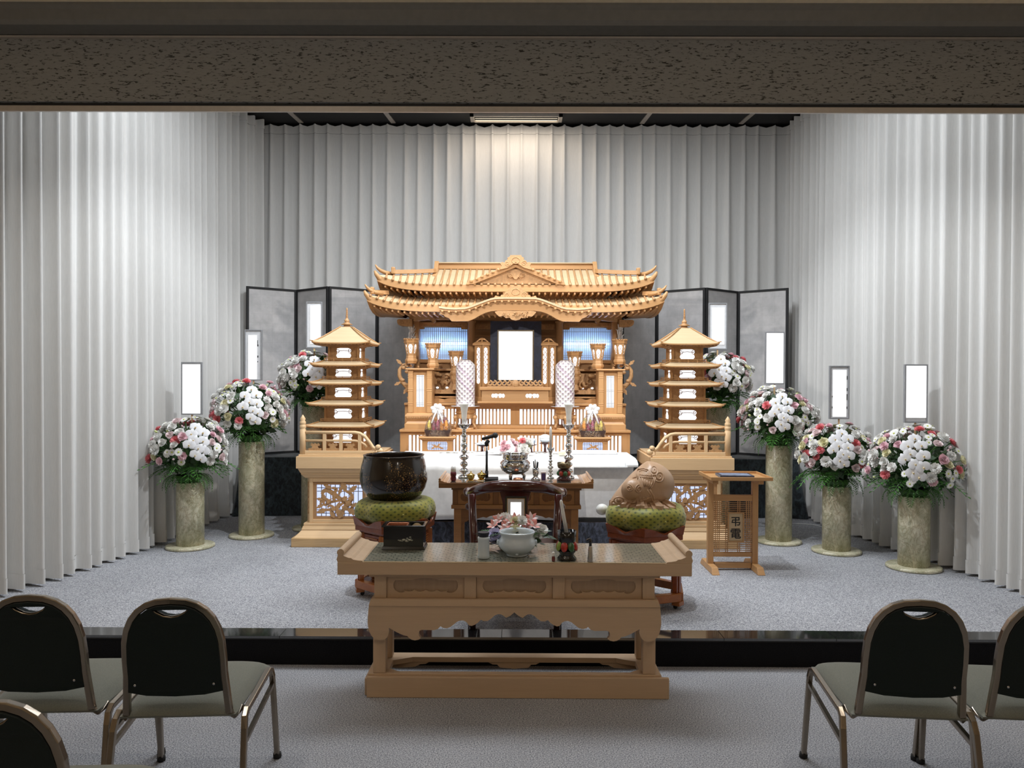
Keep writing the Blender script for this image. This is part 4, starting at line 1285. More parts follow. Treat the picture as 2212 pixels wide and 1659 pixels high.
    obj('hand_rail', rail(.185, .015, [(.04, .178), (.085, .15), (.125, .10), (.15, .062), (.175, .045), (.19, .055)]), P_, t)
    obj('middle_rail', rail(.115, .011, [(.04, .108), (.08, .085), (.10, .06)]), P_, t)
    obj('bottom_rail', G().box(*sorted((xo - s * .02, xi - s * .17)), yr - .018, yr + .018, zf, zf + .03), P_, t, bevel=.003)
    for xx in (-.18, -.02, .12):
        x = cx + s * xx
        obj('baluster', G().box(x - .014, x + .014, yr - .012, yr + .012, zf + .031, zf + .175), PV, t, bevel=.002)
    for xx in (-.10, .05, .20):
        x = cx + s * xx
        ol = [(x - .055, zf + .031), (x + .055, zf + .031), (x + .055, zf + .05), (x + .03, zf + .05), (x + .022, zf + .065), (x + .04, zf + .075), (x + .03, zf + .095), (x + .012, zf + .085), (x, zf + .095), (x - .012, zf + .085), (x - .03, zf + .095), (x - .04, zf + .075), (x - .022, zf + .065), (x - .03, zf + .05), (x - .055, zf + .05)]
        obj('carved_bracket', G().prism(ol, yr - .006, yr + .006), M['carve'], t)
    for k, (dx, dz, r) in enumerate(((.195, .062, .022), (.215, .028, .026))):
        obj('rail_scroll', G().lathe([(0, -.016), (r, -.016), (r, .016), (0, .016)], 14).xf(Matrix.Translation((xi - s * dx, yr, zf + dz)) @ Matrix.Rotation(pi / 2, 4, 'X')), P_, t)
    # side balustrade running back on the outer side
    obj('side_rail', G().box(xo - .012, xo + .012, yr + .024, yc + .3, zf + .17, zf + .195), P_, t, bevel=.003)
    obj('side_rail', G().box(xo - .012, xo + .012, yr + .024, yc + .3, zf, zf + .03), P_, t, bevel=.003)
    return cx, yc, zt1 + .017
def pagoda(s, cx, yc, z0):
    side = 'left' if s < 0 else 'right'
    t = thing('pagoda', 'five-tiered wooden pagoda with lit windows on the pedestal %s of the altar' % side, 'pagoda', (cx, yc, z0 + .0005))
    P_ = M['altar']; yb = yc - .18 + .16
    k = yb / F
    zz = lambda py: Z(py, yb - .2)
    c = yb
    eaves = [922, 875, 830, 790, 742]
    halfw = [.292, .281, .268, .256, .248]
    body = [.168, .152, .145, .137, .126]
    obj('foot', G().frustum((cx - .20, cx + .20, yb - .20, yb + .20), (cx - .17, cx + .17, yb - .17, yb + .17), z0 + .001, z0 + .03), P_, t)
    for i in range(5):
        ze = zz(eaves[i]); w = halfw[i]; b = body[i]
        zl = z0 + .031 if i == 0 else zz(eaves[i-1]) + .030
        zh = ze - .012
        h = zh - zl
        # walls with a cloud-shaped opening on each side, a lit core and corner posts
        obj('light_core', G().box(cx - b + .02, cx + b - .02, yb - b + .02, yb + b - .02, zl + .002, zh - .002), M['lit'], t)
        for r in range(4):
            Mx = Matrix.Translation((cx, yb, 0)) @ Matrix.Rotation(r * pi / 2, 4, 'Z') @ Matrix.Translation((0, -b, 0))
            g = G()
            ww, hh = b * 1.05, min(h * .60, .085)
            zc = zl + h * .52
            plate(g, [(-b, zl), (b, zl), (b, zh), (-b, zh)], [[(-ww*.5, zc - hh*.3), (-ww*.42, zc - hh*.5), (ww*.42, zc - hh*.5), (ww*.5, zc - hh*.3), (ww*.43, zc), (ww*.5, zc + hh*.2), (ww*.45, zc + hh*.45), (ww*.25, zc + hh*.5), (-ww*.25, zc + hh*.5), (-ww*.45, zc + hh*.45), (-ww*.5, zc + hh*.2), (-ww*.43, zc)]], .008, Mx)
            for e in (-1, 1):
                h2 = G(); h2.tube([(a, .004, q_) for a, q_ in spiral(e * ww * .40, zc + hh * .26, hh * .20, hh * .06, 0, e * 1.1, 12)], .0035, 4); g.join(h2, Mx)
                h2 = G().tube([(e * ww * .5, .004, zc - hh * .05), (e * ww * .33, .004, zc + hh*.02), (e * ww * .30, .004, zc + hh*.2), (0, .004, zc + hh * .25)], .0035, 4); g.join(h2, Mx)
            obj('window_panel', g, M['carve'], t)
        for ex in (-1, 1):
            for ey in (-1, 1): obj('corner_post', G().box(cx + ex*b - .009, cx + ex*b + .009, yb + ey*b - .009, yb + ey*b + .009, zl, zh + .004), M['altar_v'], t)
        # balcony rail
        g = G(); q_ = b + .035
        for r in range(4):
            Mx = Matrix.Translation((cx, yb, 0)) @ Matrix.Rotation(r * pi / 2, 4, 'Z')
            for dz in (.012, .028): g.join(G().box(-q_, q_, -q_ - .003, -q_ + .003, zl + dz, zl + dz + .005), Mx)
            for j in range(5): g.join(G().box(-q_ * .98 + 2 * q_ * .98 * j / 4 - .003, -q_ * .98 + 2 * q_ * .98 * j / 4 + .003, -q_ - .0025, -q_ + .0025, zl, zl + .033), Mx)
        if i: obj('balcony_rail', g, P_, t)
        # bracket blocks under the eaves
        g = G()
        for (d, a0, a1) in ((.022, zh - .018, zh - .010), (.045, zh - .0095, zh - .002), (.08, zh - .0015, zh + .004)):
            g.box(cx - b - d, cx + b + d, yb - b - d, yb + b + d, a0, a1)
        obj('bracket_tier', g, WD, t)
        # roof: square pyramid with upturned corners
        top = .045 if i == 4 else b + .03
        zr = (zz(705) if i == 4 else ze + .034)
        N = 20
        def ring(hw, z_, lift, dz=0):
            o = []
            for r in range(4):
                for j in range(N):
                    u = -1 + 2 * j / N
                    x, y = u * hw, -hw
                    a = r * pi / 2
                    o.append((cx + x * cos(a) - y * sin(a), yb + x * sin(a) + y * cos(a), z_ + lift * abs(u) ** 6 + dz))
            return o
        rings = []
        for j in range(6):
            f = j / 5
            rings.append(ring(w + (top - w) * f, ze + (zr - ze) * f ** 1.2, .013 * (1 - f) ** 2))
        M4 = 4 * N
        vs = [p for r in rings for p in r]
        obj('roof_sheet', G().add(vs, [(a*M4+b2, a*M4+(b2+1) % M4, (a+1)*M4+(b2+1) % M4, (a+1)*M4+b2) for a in range(5) for b2 in range(M4)]), M['pale'], t)
        rr = [ring(w + .002, ze, .013, .002), ring(w + .002, ze, .013, -.008), ring(w - .02, ze, .011, -.010), ring(b + .03, ze, 0, -.004)]
        vs = [p for r in rr for p in r]
        obj('eave', G().add(vs, [(a*M4+b2, a*M4+(b2+1) % M4, (a+1)*M4+(b2+1) % M4, (a+1)*M4+b2) for a in range(3) for b2 in range(M4)]), P_, t)
        g = G()
        for r in range(4):
            Mx = Matrix.Translation((cx, yb, 0)) @ Matrix.Rotation(r * pi / 2, 4, 'Z')
            for j in range(1, 16):
                u = -1 + 2 * j / 16
                lz = .013 * abs(u) ** 6
                g.join(G().beam((u * w * .97, -w + .006, ze - .015 + lz), (u * w * .9, -b - .05, ze - .011), .007, .007), Mx)
        obj('rafters', g, P_, t)
        for r in range(4):
            a = r * pi / 2 + pi / 4
            ca, sa = cos(a) * sqrt(2), sin(a) * sqrt(2)
            g = G().tube([(cx + ca * q2, yb + sa * q2, zq) for q2, zq in ((top, zr + .004), (top + (w - top) * .6, ze + (zr - ze) * .36 + .006), (w - .015, ze + .015), (w + .012, ze + .020))], [.006, .0065, .0065, .005], 4, up=(0, 0, 1))
            obj('hip_ridge', g, P_, t)
    za = zz(705)
    s_ = (zz(662) - za) / .235
    prof = [(.050, 0), (.050, .008), (.034, .009), (.034, .028), (.062, .030), (.060, .037), (.030, .045), (.040, .052), (.022, .06), (.026, .068), (.030, .078), (.022, .09), (.016, .10)]
    for k in range(9):
        z_ = .105 + k * .0125
        prof += [(.014 - k * .0006, z_), (.015 - k * .0006, z_ + .006), (.010 - k * .0004, z_ + .0065), (.010 - k * .0004, z_ + .012)]
    prof += [(.009, .222), (.008, .230), (.003, .235), (0, .236)]
    obj('spire', G().lathe([(r * .82, za + z_ * s_) for r, z_ in prof], 16, (cx, yb, 0)), P_, t)
for s in (-1, 1):
    cx, yc, zf = pedestal(s)
    pagoda(s, cx, yc, zf)

# ------------------------------------------------------------------ offerings in front of the altar
# on the first ledge / a table hidden behind the coffin: a wooden offering shelf
zof = Z(980, 6.86)
t = thing('offering_shelf', 'plain wooden shelf right in front of the lit altar base, behind the white coffin', 'shelf', (0, 6.86, ST))
obj('top', G().box(-.99, .99, 6.76, 6.97, zof - .03, zof), W3, t, bevel=.003)
for x in (-.95, .95):
    obj('end_panel', G().box(x - .02, x + .02, 6.78, 6.96, ST + .001, zof - .031), WV, t)

def offering_table(s):
    Y = 6.82
    c = s * -X(945, Y)
    t = thing('offering_table', 'small table with a crane cutout in its lit front, under the %s gift basket' % ('left' if s < 0 else 'right'), 'table', (c, Y + .06, zof + .001))
    zt_ = Z(944, Y); w = X(1113 + 33, Y)
    z0 = zof + .001
    obj('top', G().box(c - w - .03, c + w + .03, Y - .03, Y + .14, zt_ - .014, zt_), W3, t, bevel=.004)
    obj('cornice', G().frustum((c - w + .0, c + w - .0, Y - .002, Y + .11), (c - w - .026, c + w + .026, Y - .026, Y + .136), zt_ - .034, zt_ - .0145), W3, t)
    g = G()
    for k in range(16): g.ball((c - w + 2 * w * (k + .5) / 16, Y - .016, zt_ - .022), .006, 6, 4)
    obj('carved_petals', g, M['carve'], t)
    iw, z1 = w * .66, zt_ - .045
    zi0 = z0 + .03
    op = [(c - iw + .008, zi0), (c + iw - .008, zi0), (c + iw, zi0 + .01), (c + iw, z1 - .012), (c + iw - .008, z1), (c - iw + .008, z1), (c - iw, z1 - .012), (c - iw, zi0 + .01)]
    obj('front_frame', G().prism([(c - w, z0), (c + w, z0), (c + w, zt_ - .0345), (c - w, zt_ - .0345)], Y, Y + .016, holes=[op]), WV, t)
    obj('light_panel', G().box(c - iw - .005, c + iw + .005, Y + .03, Y + .033, zi0 - .005, z1 + .005), M['lit_blue'], t)
    obj('body', G().box(c - w, c + w, Y + .034, Y + .11, z0, zt_ - .035), WV, t)
    for k in range(1, 9):
        x = c - iw + 2 * iw * k / 9
        obj('lattice_bar', G().box(x - .0016, x + .0016, Y + .012, Y + .016, zi0, z1), M['silverframe'], t)
    for f in (.14, .3, .7, .86):
        zz = zi0 + (z1 - zi0) * f
        obj('lattice_bar', G().box(c - iw, c + iw, Y + .0165, Y + .020, zz - .0016, zz + .0016), M['silverframe'], t)
    m = -s
    cr = [(-.75, .72), (-.55, .62), (-.30, .66), (-.15, .52), (.0, .55), (.15, .75), (.45, .78), (.30, .62), (.22, .48), (.45, .38), (.80, .22), (.60, .15), (.35, .22), (.1, .3), (-.1, .25), (-.35, .3), (-.6, .12), (-.75, .2), (-.6, .35), (-.42, .45), (-.6, .55)]
    obj('crane_cutout', G().prism([(c + m * a * iw * .8, zi0 + b * (z1 - zi0)) for a, b in cr], Y + .002, Y + .011), M['carve'], t)
    return c, Y + .055, zt_ + .0005
M['can_y'] = plain('yellow_foil_pack', (.62, .47, .12), 0.35, 0.1, .5, 40); M['can_p'] = plain('crimson_foil_pack', (.26, .05, .09), 0.35, 0.1, .5, 40); M['can_o'] = plain('orange_foil_pack', (.60, .24, .05), 0.35, 0.1, .5, 40)
M['wicker'] = plain('dark_wicker', (.045, .022, .018), 0.5, 0, .3, 120, bmp=.5, bs=150)
M['ribbon'] = plain('white_satin_ribbon', (.82, .80, .80), 0.35, var=.03)
def gift(s, c, y, z):
    t = thing('gift_basket', 'clear wrapped basket of colourful packets with white bow, on the %s crane table' % ('left' if s < 0 else 'right'), 'gift basket', (c, y, z))
    obj('basket', G().add([(c-.098, y-.048, z+.001), (c+.098, y-.048, z+.001), (c+.098, y+.048, z+.001), (c-.098, y+.048, z+.001), (c-.116, y-.06, z+.058), (c+.116, y-.06, z+.058), (c+.116, y+.06, z+.058), (c-.116, y+.06, z+.058), (c-.108, y-.054, z+.058), (c+.108, y-.054, z+.058), (c+.108, y+.054, z+.058), (c-.108, y+.054, z+.058), (c-.1, y-.05, z+.02), (c+.1, y-.05, z+.02), (c+.1, y+.05, z+.02), (c-.1, y+.05, z+.02)],
        [(0,1,2,3), (0,1,5,4), (1,2,6,5), (2,3,7,6), (3,0,4,7), (4,5,9,8), (5,6,10,9), (6,7,11,10), (7,4,8,11), (8,9,13,12), (9,10,14,13), (10,11,15,14), (11,8,12,15), (12,13,14,15)]), M['wicker'], t)
    cols = [M['can_y'], M['can_p'], M['can_p'], M['can_o'], M['can_o']] if s < 0 else [M['can_o'], M['can_p'], M['can_p'], M['can_y'], M['can_y']]
    for k, m in enumerate(cols):
        x = c - .074 + .037 * k
        obj('packet', G().lathe([(.016, .0), (.0195, .01), (.0195, .085), (.012, .10), (.006, .115)], 10, (x, y - .028 + .006 * (k % 2), z + .0305), sx=.92), m, t)
    for k in range(4):
        obj('packet', G().lathe([(.016, .0), (.021, .01), (.021, .11), (.012, .13), (.006, .14)], 10, (c - .063 + .042 * k, y + .022, z + .0305)), cols[4 - k], t)
    rnd = random.Random(20 + s)
    def wrap(u, v):
        a = 2 * pi * u
        prof = [(.120, .0), (.123, .06), (.106, .12), (.074, .165), (.04, .205), (.014, .226), (.02, .236), (.048, .262)]
        f = v * (len(prof) - 1); i = min(int(f), len(prof) - 2); f -= i
        r = prof[i][0] + (prof[i+1][0] - prof[i][0]) * f; zz = prof[i][1] + (prof[i+1][1] - prof[i][1]) * f
        k = 1 + .06 * sin(a * 9 + v * 6) * min(1, v * 1.5)
        sy = .55 + .45 * max(0, (v - .5) * 2)
        return (c + r * k * cos(a), y + r * k * sin(a) * sy, z + .0015 + zz)
    obj('clear_wrap', G().grid(wrap, 48, 16, closed=True), M['film'], t)
    g = G()
    for k_ in range(6):
        a = (-.5, .3, 1.1, 2.0, 2.85, 3.6)[k_]
        L = (.030, .036, .032, .032, .036, .030)[k_]
        h_ = G().ball((0, 0, 0), 1, 10, 6)
        Mx = Matrix.Translation((c + L * 1.05 * cos(a), y - .034, z + .238 + L * 1.05 * sin(a))) @ Matrix.Rotation(-a, 4, 'Y') @ Matrix.Diagonal((L * .85, .012, .021, 1))
        g.join(h_, Mx)
    for a in (-1, 1):
        g.tube([(c, y - .03, z + .236), (c + a * .025, y - .05, z + .19), (c + a * .05, y - .066, z + .12)], .011, 4, sx=.25)
    g.ball((c, y - .03, z + .236), .012, 8, 6)
    obj('bow', g, M['ribbon'], t)
for s in (-1, 1):
    gift(s, *offering_table(s))

def tripod_stand(s):
    Y = 7.04
    c = s * -X(1004.5, Y)
    z0 = Z(929, 7.0); zt_ = Z(879, Y)
    zl = z1top
    z0 = zl + .0005
    side = 'left' if s < 0 else 'right'
    t = thing('footed_stand', 'carved cabriole-legged wooden stand under the %s lilac tower' % side, 'stand', (c, Y + .06, z0))
    yc = Y + .06
    k = (zt_ - z0) / .214
    R = .095
    obj('base_ring', G().lathe([(R + .016, 0), (R + .016, .008), (R + .008, .014), (R - .03, .014), (R - .03, 0)], 6, (c, yc, z0), smooth=False, cap=False), W3, t)
    for r in range(6):
        a = r * pi / 3 + pi / 6
        pts = [(.098, .016), (.108, .026), (.094, .045), (.085, .065), (.092, .09), (.102, .108), (.096, .126)]
        g = G().tube([(c + q * cos(a), yc + q * sin(a), z0 + zz * k) for q, zz in pts], [.013, .014, .010, .012, .018, .02, .016], 8, sx=.8)
        g.ball((c + .102 * cos(a), yc + .102 * sin(a), z0 + .112 * k), .02, 8, 6)
        obj('leg', g, M['carve'], t)
    obj('apron', G().lathe([(.088, .100*k), (.098, .104*k), (.098, .136*k), (.09, .14*k)], 6, (c, yc, z0), smooth=False), M['carve'], t)
    obj('drum', G().lathe([(.084, .1405*k), (.084, .15*k), (.094, .155*k), (.094, .16*k), (.085, .165*k), (.085, .195*k), (.092, .2*k), (.092, .211*k)], 6, (c, yc, z0), smooth=False), W3, t)
    t2 = thing('offering_tray', 'thin white round tray between the footed stand and the %s lilac tower' % side, 'tray', (c, yc, z0 + .211 * k))
    obj('tray', G().lathe([(.10, .0008), (.132, .005), (.134, .008), (.10, .004)], 28, (c, yc, z0 + .211 * k)), M['paper'], t2)
    zt2 = z0 + .211 * k + .0055
    t3 = thing('sweets_tower', 'tall lilac and white patterned sweets tower in clear film, %s of the portrait' % side, 'offering', (c, yc, zt2), world=False)
    h = Z(777, Y) - zt2
    obj('tower', G().lathe([(.086, .0005), (.0885, .01), (.0885, h - .055), (.085, h - .045), (.055, h - .012), (.045, h - .004), (0, h - .004)], 48), M['tower'], t3)
tripod_stand(-1); tripod_stand(1)

# ------------------------------------------------------------------ small offering dishes
def lacq_stand(g, c, y, z, h, r):
    g.lathe([(r * .8, 0), (r * .75, .008), (.012, .02), (.009, h * .6), (.014, h - .012), (r, h - .004), (r + .004, h), (r, h + .001)], 20, (c, y, z))
    return g
M['blueband'] = plain('blue_banded_china', (.36, .45, .58), .15, coat=.6)
M['redblack'] = plain('dark_red_lacquer', (.06, .012, .010), .15, coat=.5)
yq = 6.70; zc_top = .94
def on_coffin(px): return X(px, 6.55)
t = thing('rice_bowl', 'white bowl heaped with rice on a stemmed stand, behind the thin candle', 'bowl', (on_coffin(1178), 6.55, zc_top + .003))
c = on_coffin(1178); zr = Z(957, 6.55)
obj('stand', lacq_stand(G(), c, 6.55, zc_top + .003, zr - zc_top - .003, .048), M['redblack'], t)
obj('bowl', G().lathe([(.022, .0015), (.03, .006), (.044, .02), (.047, .038), (.043, .038), (.038, .015), (0, .012)], 24, (c, 6.55, zr)), M['porcelain'], t)
obj('rice', G().lathe([(.043, .034), (.046, .05), (.036, .066), (.015, .074), (0, .075)], 24, (c, 6.55, zr)), M['paper'], t, kind='stuff')
obj('chopsticks', G().tube([(c + .0, 6.55, zr + .07), (c + .004, 6.545, zr + .19)], .0025, 5), M['pine'], t)
t = thing('tea_cup', 'blue and white cup on a thin dark stemmed stand beside the rice bowl', 'cup', (on_coffin(1148), 6.58, zc_top + .003))
c = on_coffin(1148); zr = Z(960, 6.58)
obj('stand', lacq_stand(G(), c, 6.58, zc_top + .003, zr - zc_top - .003, .048), M['redblack'], t)
obj('cup', G().lathe([(.02, .0015), (.03, .004), (.037, .03), (.039, .05), (.035, .05), (.03, .01), (0, .008)], 24, (c, 6.58, zr)), M['porcelain'], t)
obj('blue_band', G().lathe([(.0350, .014), (.0383, .032)], 24, (c, 6.58, zr), cap=False), M['blueband'], t)
t = thing('dumpling_dish', 'white dish on a dark stemmed stand, just left of the microphone head', 'dish', (on_coffin(1042), 6.58, zc_top + .003))
c = on_coffin(1042); zr = Z(962, 6.58)
obj('stand', lacq_stand(G(), c, 6.58, zc_top + .003, zr - zc_top - .003, .045), M['redblack'], t)
obj('dish', G().lathe([(.03, .0015), (.06, .010), (.066, .016), (.06, .014), (.0, .006)], 24, (c, 6.58, zr)), M['porcelain'], t)
for k in range(5):
    obj('dumpling', G().ball((c + .026 * cos(k * 1.256), 6.58 + .026 * sin(k * 1.256), zr + .022), .015, 10, 6), M['paper'], t)

# ------------------------------------------------------------------ coffin on its draped trolley
CX0, CX1, CY0, CY1 = -.93, .965, 6.02, 6.66
zl = .90
t = thing('coffin_trolley', 'trolley skirted in dark blue crushed velvet under the coffin', 'trolley', (0, 6.34, ST))
obj('deck', G().box(-.86, .88, 6.06, 6.62, .46, .49), M['black'], t)
def sk(u, v):
    x0, x1, y0, y1 = -.88, .90, 6.05, 6.62
    per = [(x0, y1), (x0, y0), (x1, y0), (x1, y1)]
    L = [y1-y0, x1-x0, y1-y0]; s_ = u * sum(L)
    if s_ < L[0]: p, nr = (x0, y1 - s_), (-1, 0)
    elif s_ < L[0] + L[1]: p, nr = (x0 + s_ - L[0], y0), (0, -1)
    else: p, nr = (x1, y0 + s_ - L[0] - L[1]), (1, 0)
    d = .022 * (1 - v) * sin(s_ * 42 + 1.2 * sin(s_ * 7)) + .03 * (1 - v)
    return (p[0] + nr[0] * d, p[1] + nr[1] * d, ST + .004 + (.457 - ST) * v)
obj('velvet_skirt', G().grid(sk, 260, 6), M['bvelvet'], t)
t = thing('coffin', 'white coffin with a stepped lid, its right end uncovered', 'coffin', (0, 6.34, .4905))
obj('body', G().frustum((CX0 + .03, CX1 - .05, CY0 + .05, CY1 - .05), (CX0 + .01, CX1 - .03, CY0 + .03, CY1 - .03), .4915, zl - .001), M['white'], t, bevel=.004)
lid = [(CY0 - .01, zl), (CY1 + .01, zl), (CY1 + .01, zl + .012), (CY1 - .06, zl + .05), (CY0 + .10, zl + .05), (CY0 + .0, zl + .035), (CY0 - .01, zl + .012)]
obj('lid', G().prism(lid, CX0, CX1 - .10, 'x'), M['white'], t, bevel=.004)
lid2 = [(CY0 - .02, zl), (CY1 + .01, zl), (CY1 + .01, zl + .02), (CY1 - .06, zl + .06), (CY0 + .16, zl + .06), (CY0 + .04, zl + .048), (CY0 - .02, zl + .022)]
obj('lid_end', G().prism(lid2, CX1 - .099, CX1, 'x'), M['white'], t, bevel=.006)
obj('lid_flange', G().box(CX0, CX1 - .085, CY0 - .03, CY0 - .011, zl - .002, zl + .006), M['white'], t)
obj('viewing_window_lid', G().box(.40, .86, CY1 - .17, CY1 - .03, zl + .052, zl + .075), M['white'], t, bevel=.004)
M['coffincloth'] = plain('white_brocade_cover', (.70, .70, .70), .6, var=.1, vs=14, bmp=.25, bs=18)
t = thing('coffin_cloth', 'white embroidered cloth draped over the coffin down its front', 'cloth', (-.15, 6.3, .95))
def drape(u, v):
    x = -.945 + (.46 + .945) * u
    q = v * 1.25
    wob = .006 * sin(x * 17) * (1 if q < .45 else .3)
    if q < .44: return (x, CY0 - .036 - .01 * (1 - q / .44) + wob, .49 + (zl + .02 - .49) * q / .44 + .004 * sin(x * 11) * (1 - q / .44))
    f = (q - .44) / .81
    y = CY0 - .03 + (CY1 - .02 - CY0 + .03) * f
    return (x, y, zl + .024 + .034 * min(1, f * 4) + .002 * sin(x * 9 + f * 5))
obj('cloth', G().grid(drape, 90, 30), M['coffincloth'], t, solid=.003)
g = G()
rnd = random.Random(6)
for k in range(11):
    x = -.60 + .1 * k + rnd.uniform(-.03, .03); y = CY1 - .18 + rnd.uniform(-.08, .05)
    pts = spiral(x, y, .045, .012, rnd.uniform(0, 6), rnd.choice((-.8, .8)), 10)
    g.tube([(a, b, zl + .0628) for a, b in pts], .0022, 4)
    for q in range(3): g.ball((x + rnd.uniform(-.05, .05), y + rnd.uniform(-.03, .03), zl + .0615), .011, 6, 4, sz=.35)
obj('embroidery', g, plain('grey_silk_embroidery', (.35, .34, .30), .4), t)
for k, xx in enumerate((.49, .62)):
    pass
t = thing('paper_pot', 'small cream papered card lying on the white coffin lid beside the right candlestick', 'card', (X(1215, 6.3), 6.3, zl + .06))
obj('card', G().box(X(1208, 6.3), X(1224, 6.3), 6.26, 6.33, zl + .064, zl + .068).xf(Matrix.Translation((0, 0, 0))), M['p_cream'], t)
obj('fold', G().beam((X(1209, 6.3), 6.30, zl + .078), (X(1222, 6.3), 6.32, zl + .084), .02, .02), M['p_cream'], t)
# ------------------------------------------------------------------ brown desk in front of the coffin
DZ = Z(1044, 5.3); DY0, DY1 = 5.3, 5.76
D0, D1 = X(948, 5.3), X(1283, 5.3)
t = thing('offering_desk', 'dark brown wooden altar desk with rolled ends, behind the red armchair', 'desk', (0, 5.5, ST))
K_, KL = M['desk'], M['desk_l']
obj('top', G().box(D0, D1, DY0, DY1, DZ - .036, DZ), K_, t, bevel=.003)
def scroll_end(e, x_out, y0, y1, z, k=1.0):
    p = [(0, 0)] + [(.0, .02)] + arc(.012, .024, .012, 180, 60, 4) + [(.022, .028)] + arc(.018, .045, .0165, -40, 220, 10) + [(.006, .036)]
    p = [(0, 0), (-.004, .012), (.0, .026)] + arc(.014, .043, .0165, 220, -50, 12) + [(.032, .026), (.05, .019), (.062, .018), (.072, .011), (.095, .007), (.112, .006), (.118, 0)]
    return [(x_out - e * a * k, z + b * k) for a, b in p]
for e in (-1, 1):
    xo = D1 if e > 0 else D0
    obj('rolled_end', G().prism(scroll_end(e, xo, DY0, DY1, DZ + .0005, .5), DY0 + .004, DY1 - .004), KL, t)
obj('glass_cover', G().box(D0 + .08, D1 - .08, DY0 + .004, DY1 - .004, DZ + .0005, DZ + .003), plain('glossy_desk_cover', (.10, .09, .07), .08, coat=1), t)
obj('neck', G().box(X(975, 5.3), X(1258, 5.3), DY0 + .03, DY1 - .03, DZ - .052, DZ - .0365), K_, t)
fx = X(980, 5.34), X(1252, 5.34)
zb0, zb1 = Z(1091, 5.34), DZ - .0525
obj('drawer_box', G().box(fx[0], fx[1], DY0 + .06, DY1 - .05, zb0, zb1), K_, t)
for k in range(4):
    x = fx[0] + .012 + (fx[1] - fx[0] - .024) * k / 3
    obj('stile', G().box(x - .018, x + .018, DY0 + .045, DY0 + .0595, zb0, zb1), K_, t, bevel=.002)
for k in range(3):
    w = (fx[1] - fx[0] - .024) / 3
    c = fx[0] + .012 + w * (k + .5)
    o = cusp_panel(c, (zb0 + zb1) / 2, w * .74, (zb1 - zb0) * .62)
    g = G().prism([(c - w/2 + .019, zb0 + .001), (c + w/2 - .019, zb0 + .001), (c + w/2 - .019, zb1 - .001), (c - w/2 + .019, zb1 - .001)], DY0 + .052, DY0 + .0595, holes=[o])
    obj('cartouche_panel', g, KL, t)
    for q in range(14):
        xx = c - w * .34 + w * .68 * q / 13
        obj('reed', G().box(xx - .0045, xx + .0045, DY0 + .056, DY0 + .0599, (zb0 + zb1) / 2 - .02, (zb0 + zb1) / 2 + .02), K_, t)
obj('waist_rail', G().box(fx[0] - .014, fx[1] + .014, DY0 + .03, DY1 - .02, zb0 - .028, zb0 - .0005), KL, t, bevel=.003)
za = zb0 - .0285
lo = za - .14
def apron(x0, x1, za, lo, k=5):
    pts = [(x0, za), (x0, lo)]
    m = (x0 + x1) / 2; w = (x1 - x0) / 2
    half = [(.0, 0), (.03, .22), (.08, .34), (.14, .42), (.20, .40), (.27, .48), (.40, .58), (.46, .54), (.52, .62), (.70, .72), (.78, .70), (.88, .78), (1.0, .86)]
    pts += [(x0 + a * w, lo + b * (za - lo)) for a, b in half]
    pts += [(x1 - a * w, lo + b * (za - lo)) for a, b in half[::-1][1:]]
    pts += [(x1, lo), (x1, za)]
    return pts
obj('apron', G().prism(apron(fx[0] + .055, fx[1] - .055, za, lo), DY0 + .05, DY0 + .07), K_, t)
for x in (fx[0] + .03, fx[1] - .03):
    for y in (DY0 + .07, DY1 - .07):
        obj('leg', G().box(x - .026, x + .026, y - .026, y + .026, ST + .045, za), KL, t, bevel=.004)
obj('stretcher', G().box(fx[0] + .01, fx[1] - .01, DY1 - .09, DY1 - .06, ST + .16, ST + .19), K_, t)
for y in (DY0 + .07, DY1 - .07):
    obj('foot_rail', G().box(fx[0] - .01, fx[1] + .01, y - .03, y + .03, ST + .001, ST + .0445), K_, t, bevel=.004)

DT = DZ + .0035
# ---- things on the desk
def candlestick(px, py_top, name, label, r=1.0, y=5.56, cat='candlestick'):
    x = X(px, y); h = Z(py_top, y) - DT
    t = thing(name, label, cat, (x, y, DT))
    k = h / .415
    prof = [(.042, 0), (.043, .008), (.036, .014), (.020, .022), (.016, .03)]
    z = .03
    for rr, hh in ((.034, .045), (.030, .05), (.036, .05), (.024, .04), (.026, .045), (.018, .03), (.022, .04), (.016, .025)):
        for i in range(1, 7):
            a = pi * i / 7
            prof.append((.0105 + (rr - .0105) * sin(a) ** 1.3, z + hh * i / 7))
        z += hh; prof.append((.0105, z))
    prof = [(q[0] * r, q[1] * .36 / z if False else q[1]) for q in prof]
    f = .375 / z
    prof = [(a * 1.0, b * f * k) for a, b in prof]
    obj('stem', G().lathe(prof, 24, (x, y, DT)), M['chrome'], t)
    zz = DT + .375 * k
    lotus = [(.012, 0), (.024 * r, .006), (.028 * r, .018), (.026 * r, .034), (.038 * r, .040), (.034 * r, .041), (.012, .034), (0, .034)]
    obj('socket', G().lathe([(a, b * k) for a, b in lotus], 20, (x, y, zz), lobes=8, la=.06), M['chrome'], t)
    for q in range(8):
        a = q * pi / 4
        obj('socket_petal', G().tube([(x + .026 * r * cos(a), y + .026 * r * sin(a), zz + .018), (x + .034 * r * cos(a), y + .034 * r * sin(a), zz + .030), (x + .046 * r * cos(a), y + .046 * r * sin(a), zz + .042)], [.006, .005, .001], 5), M['chrome'], t)
    return x, y, zz + .0345 * k
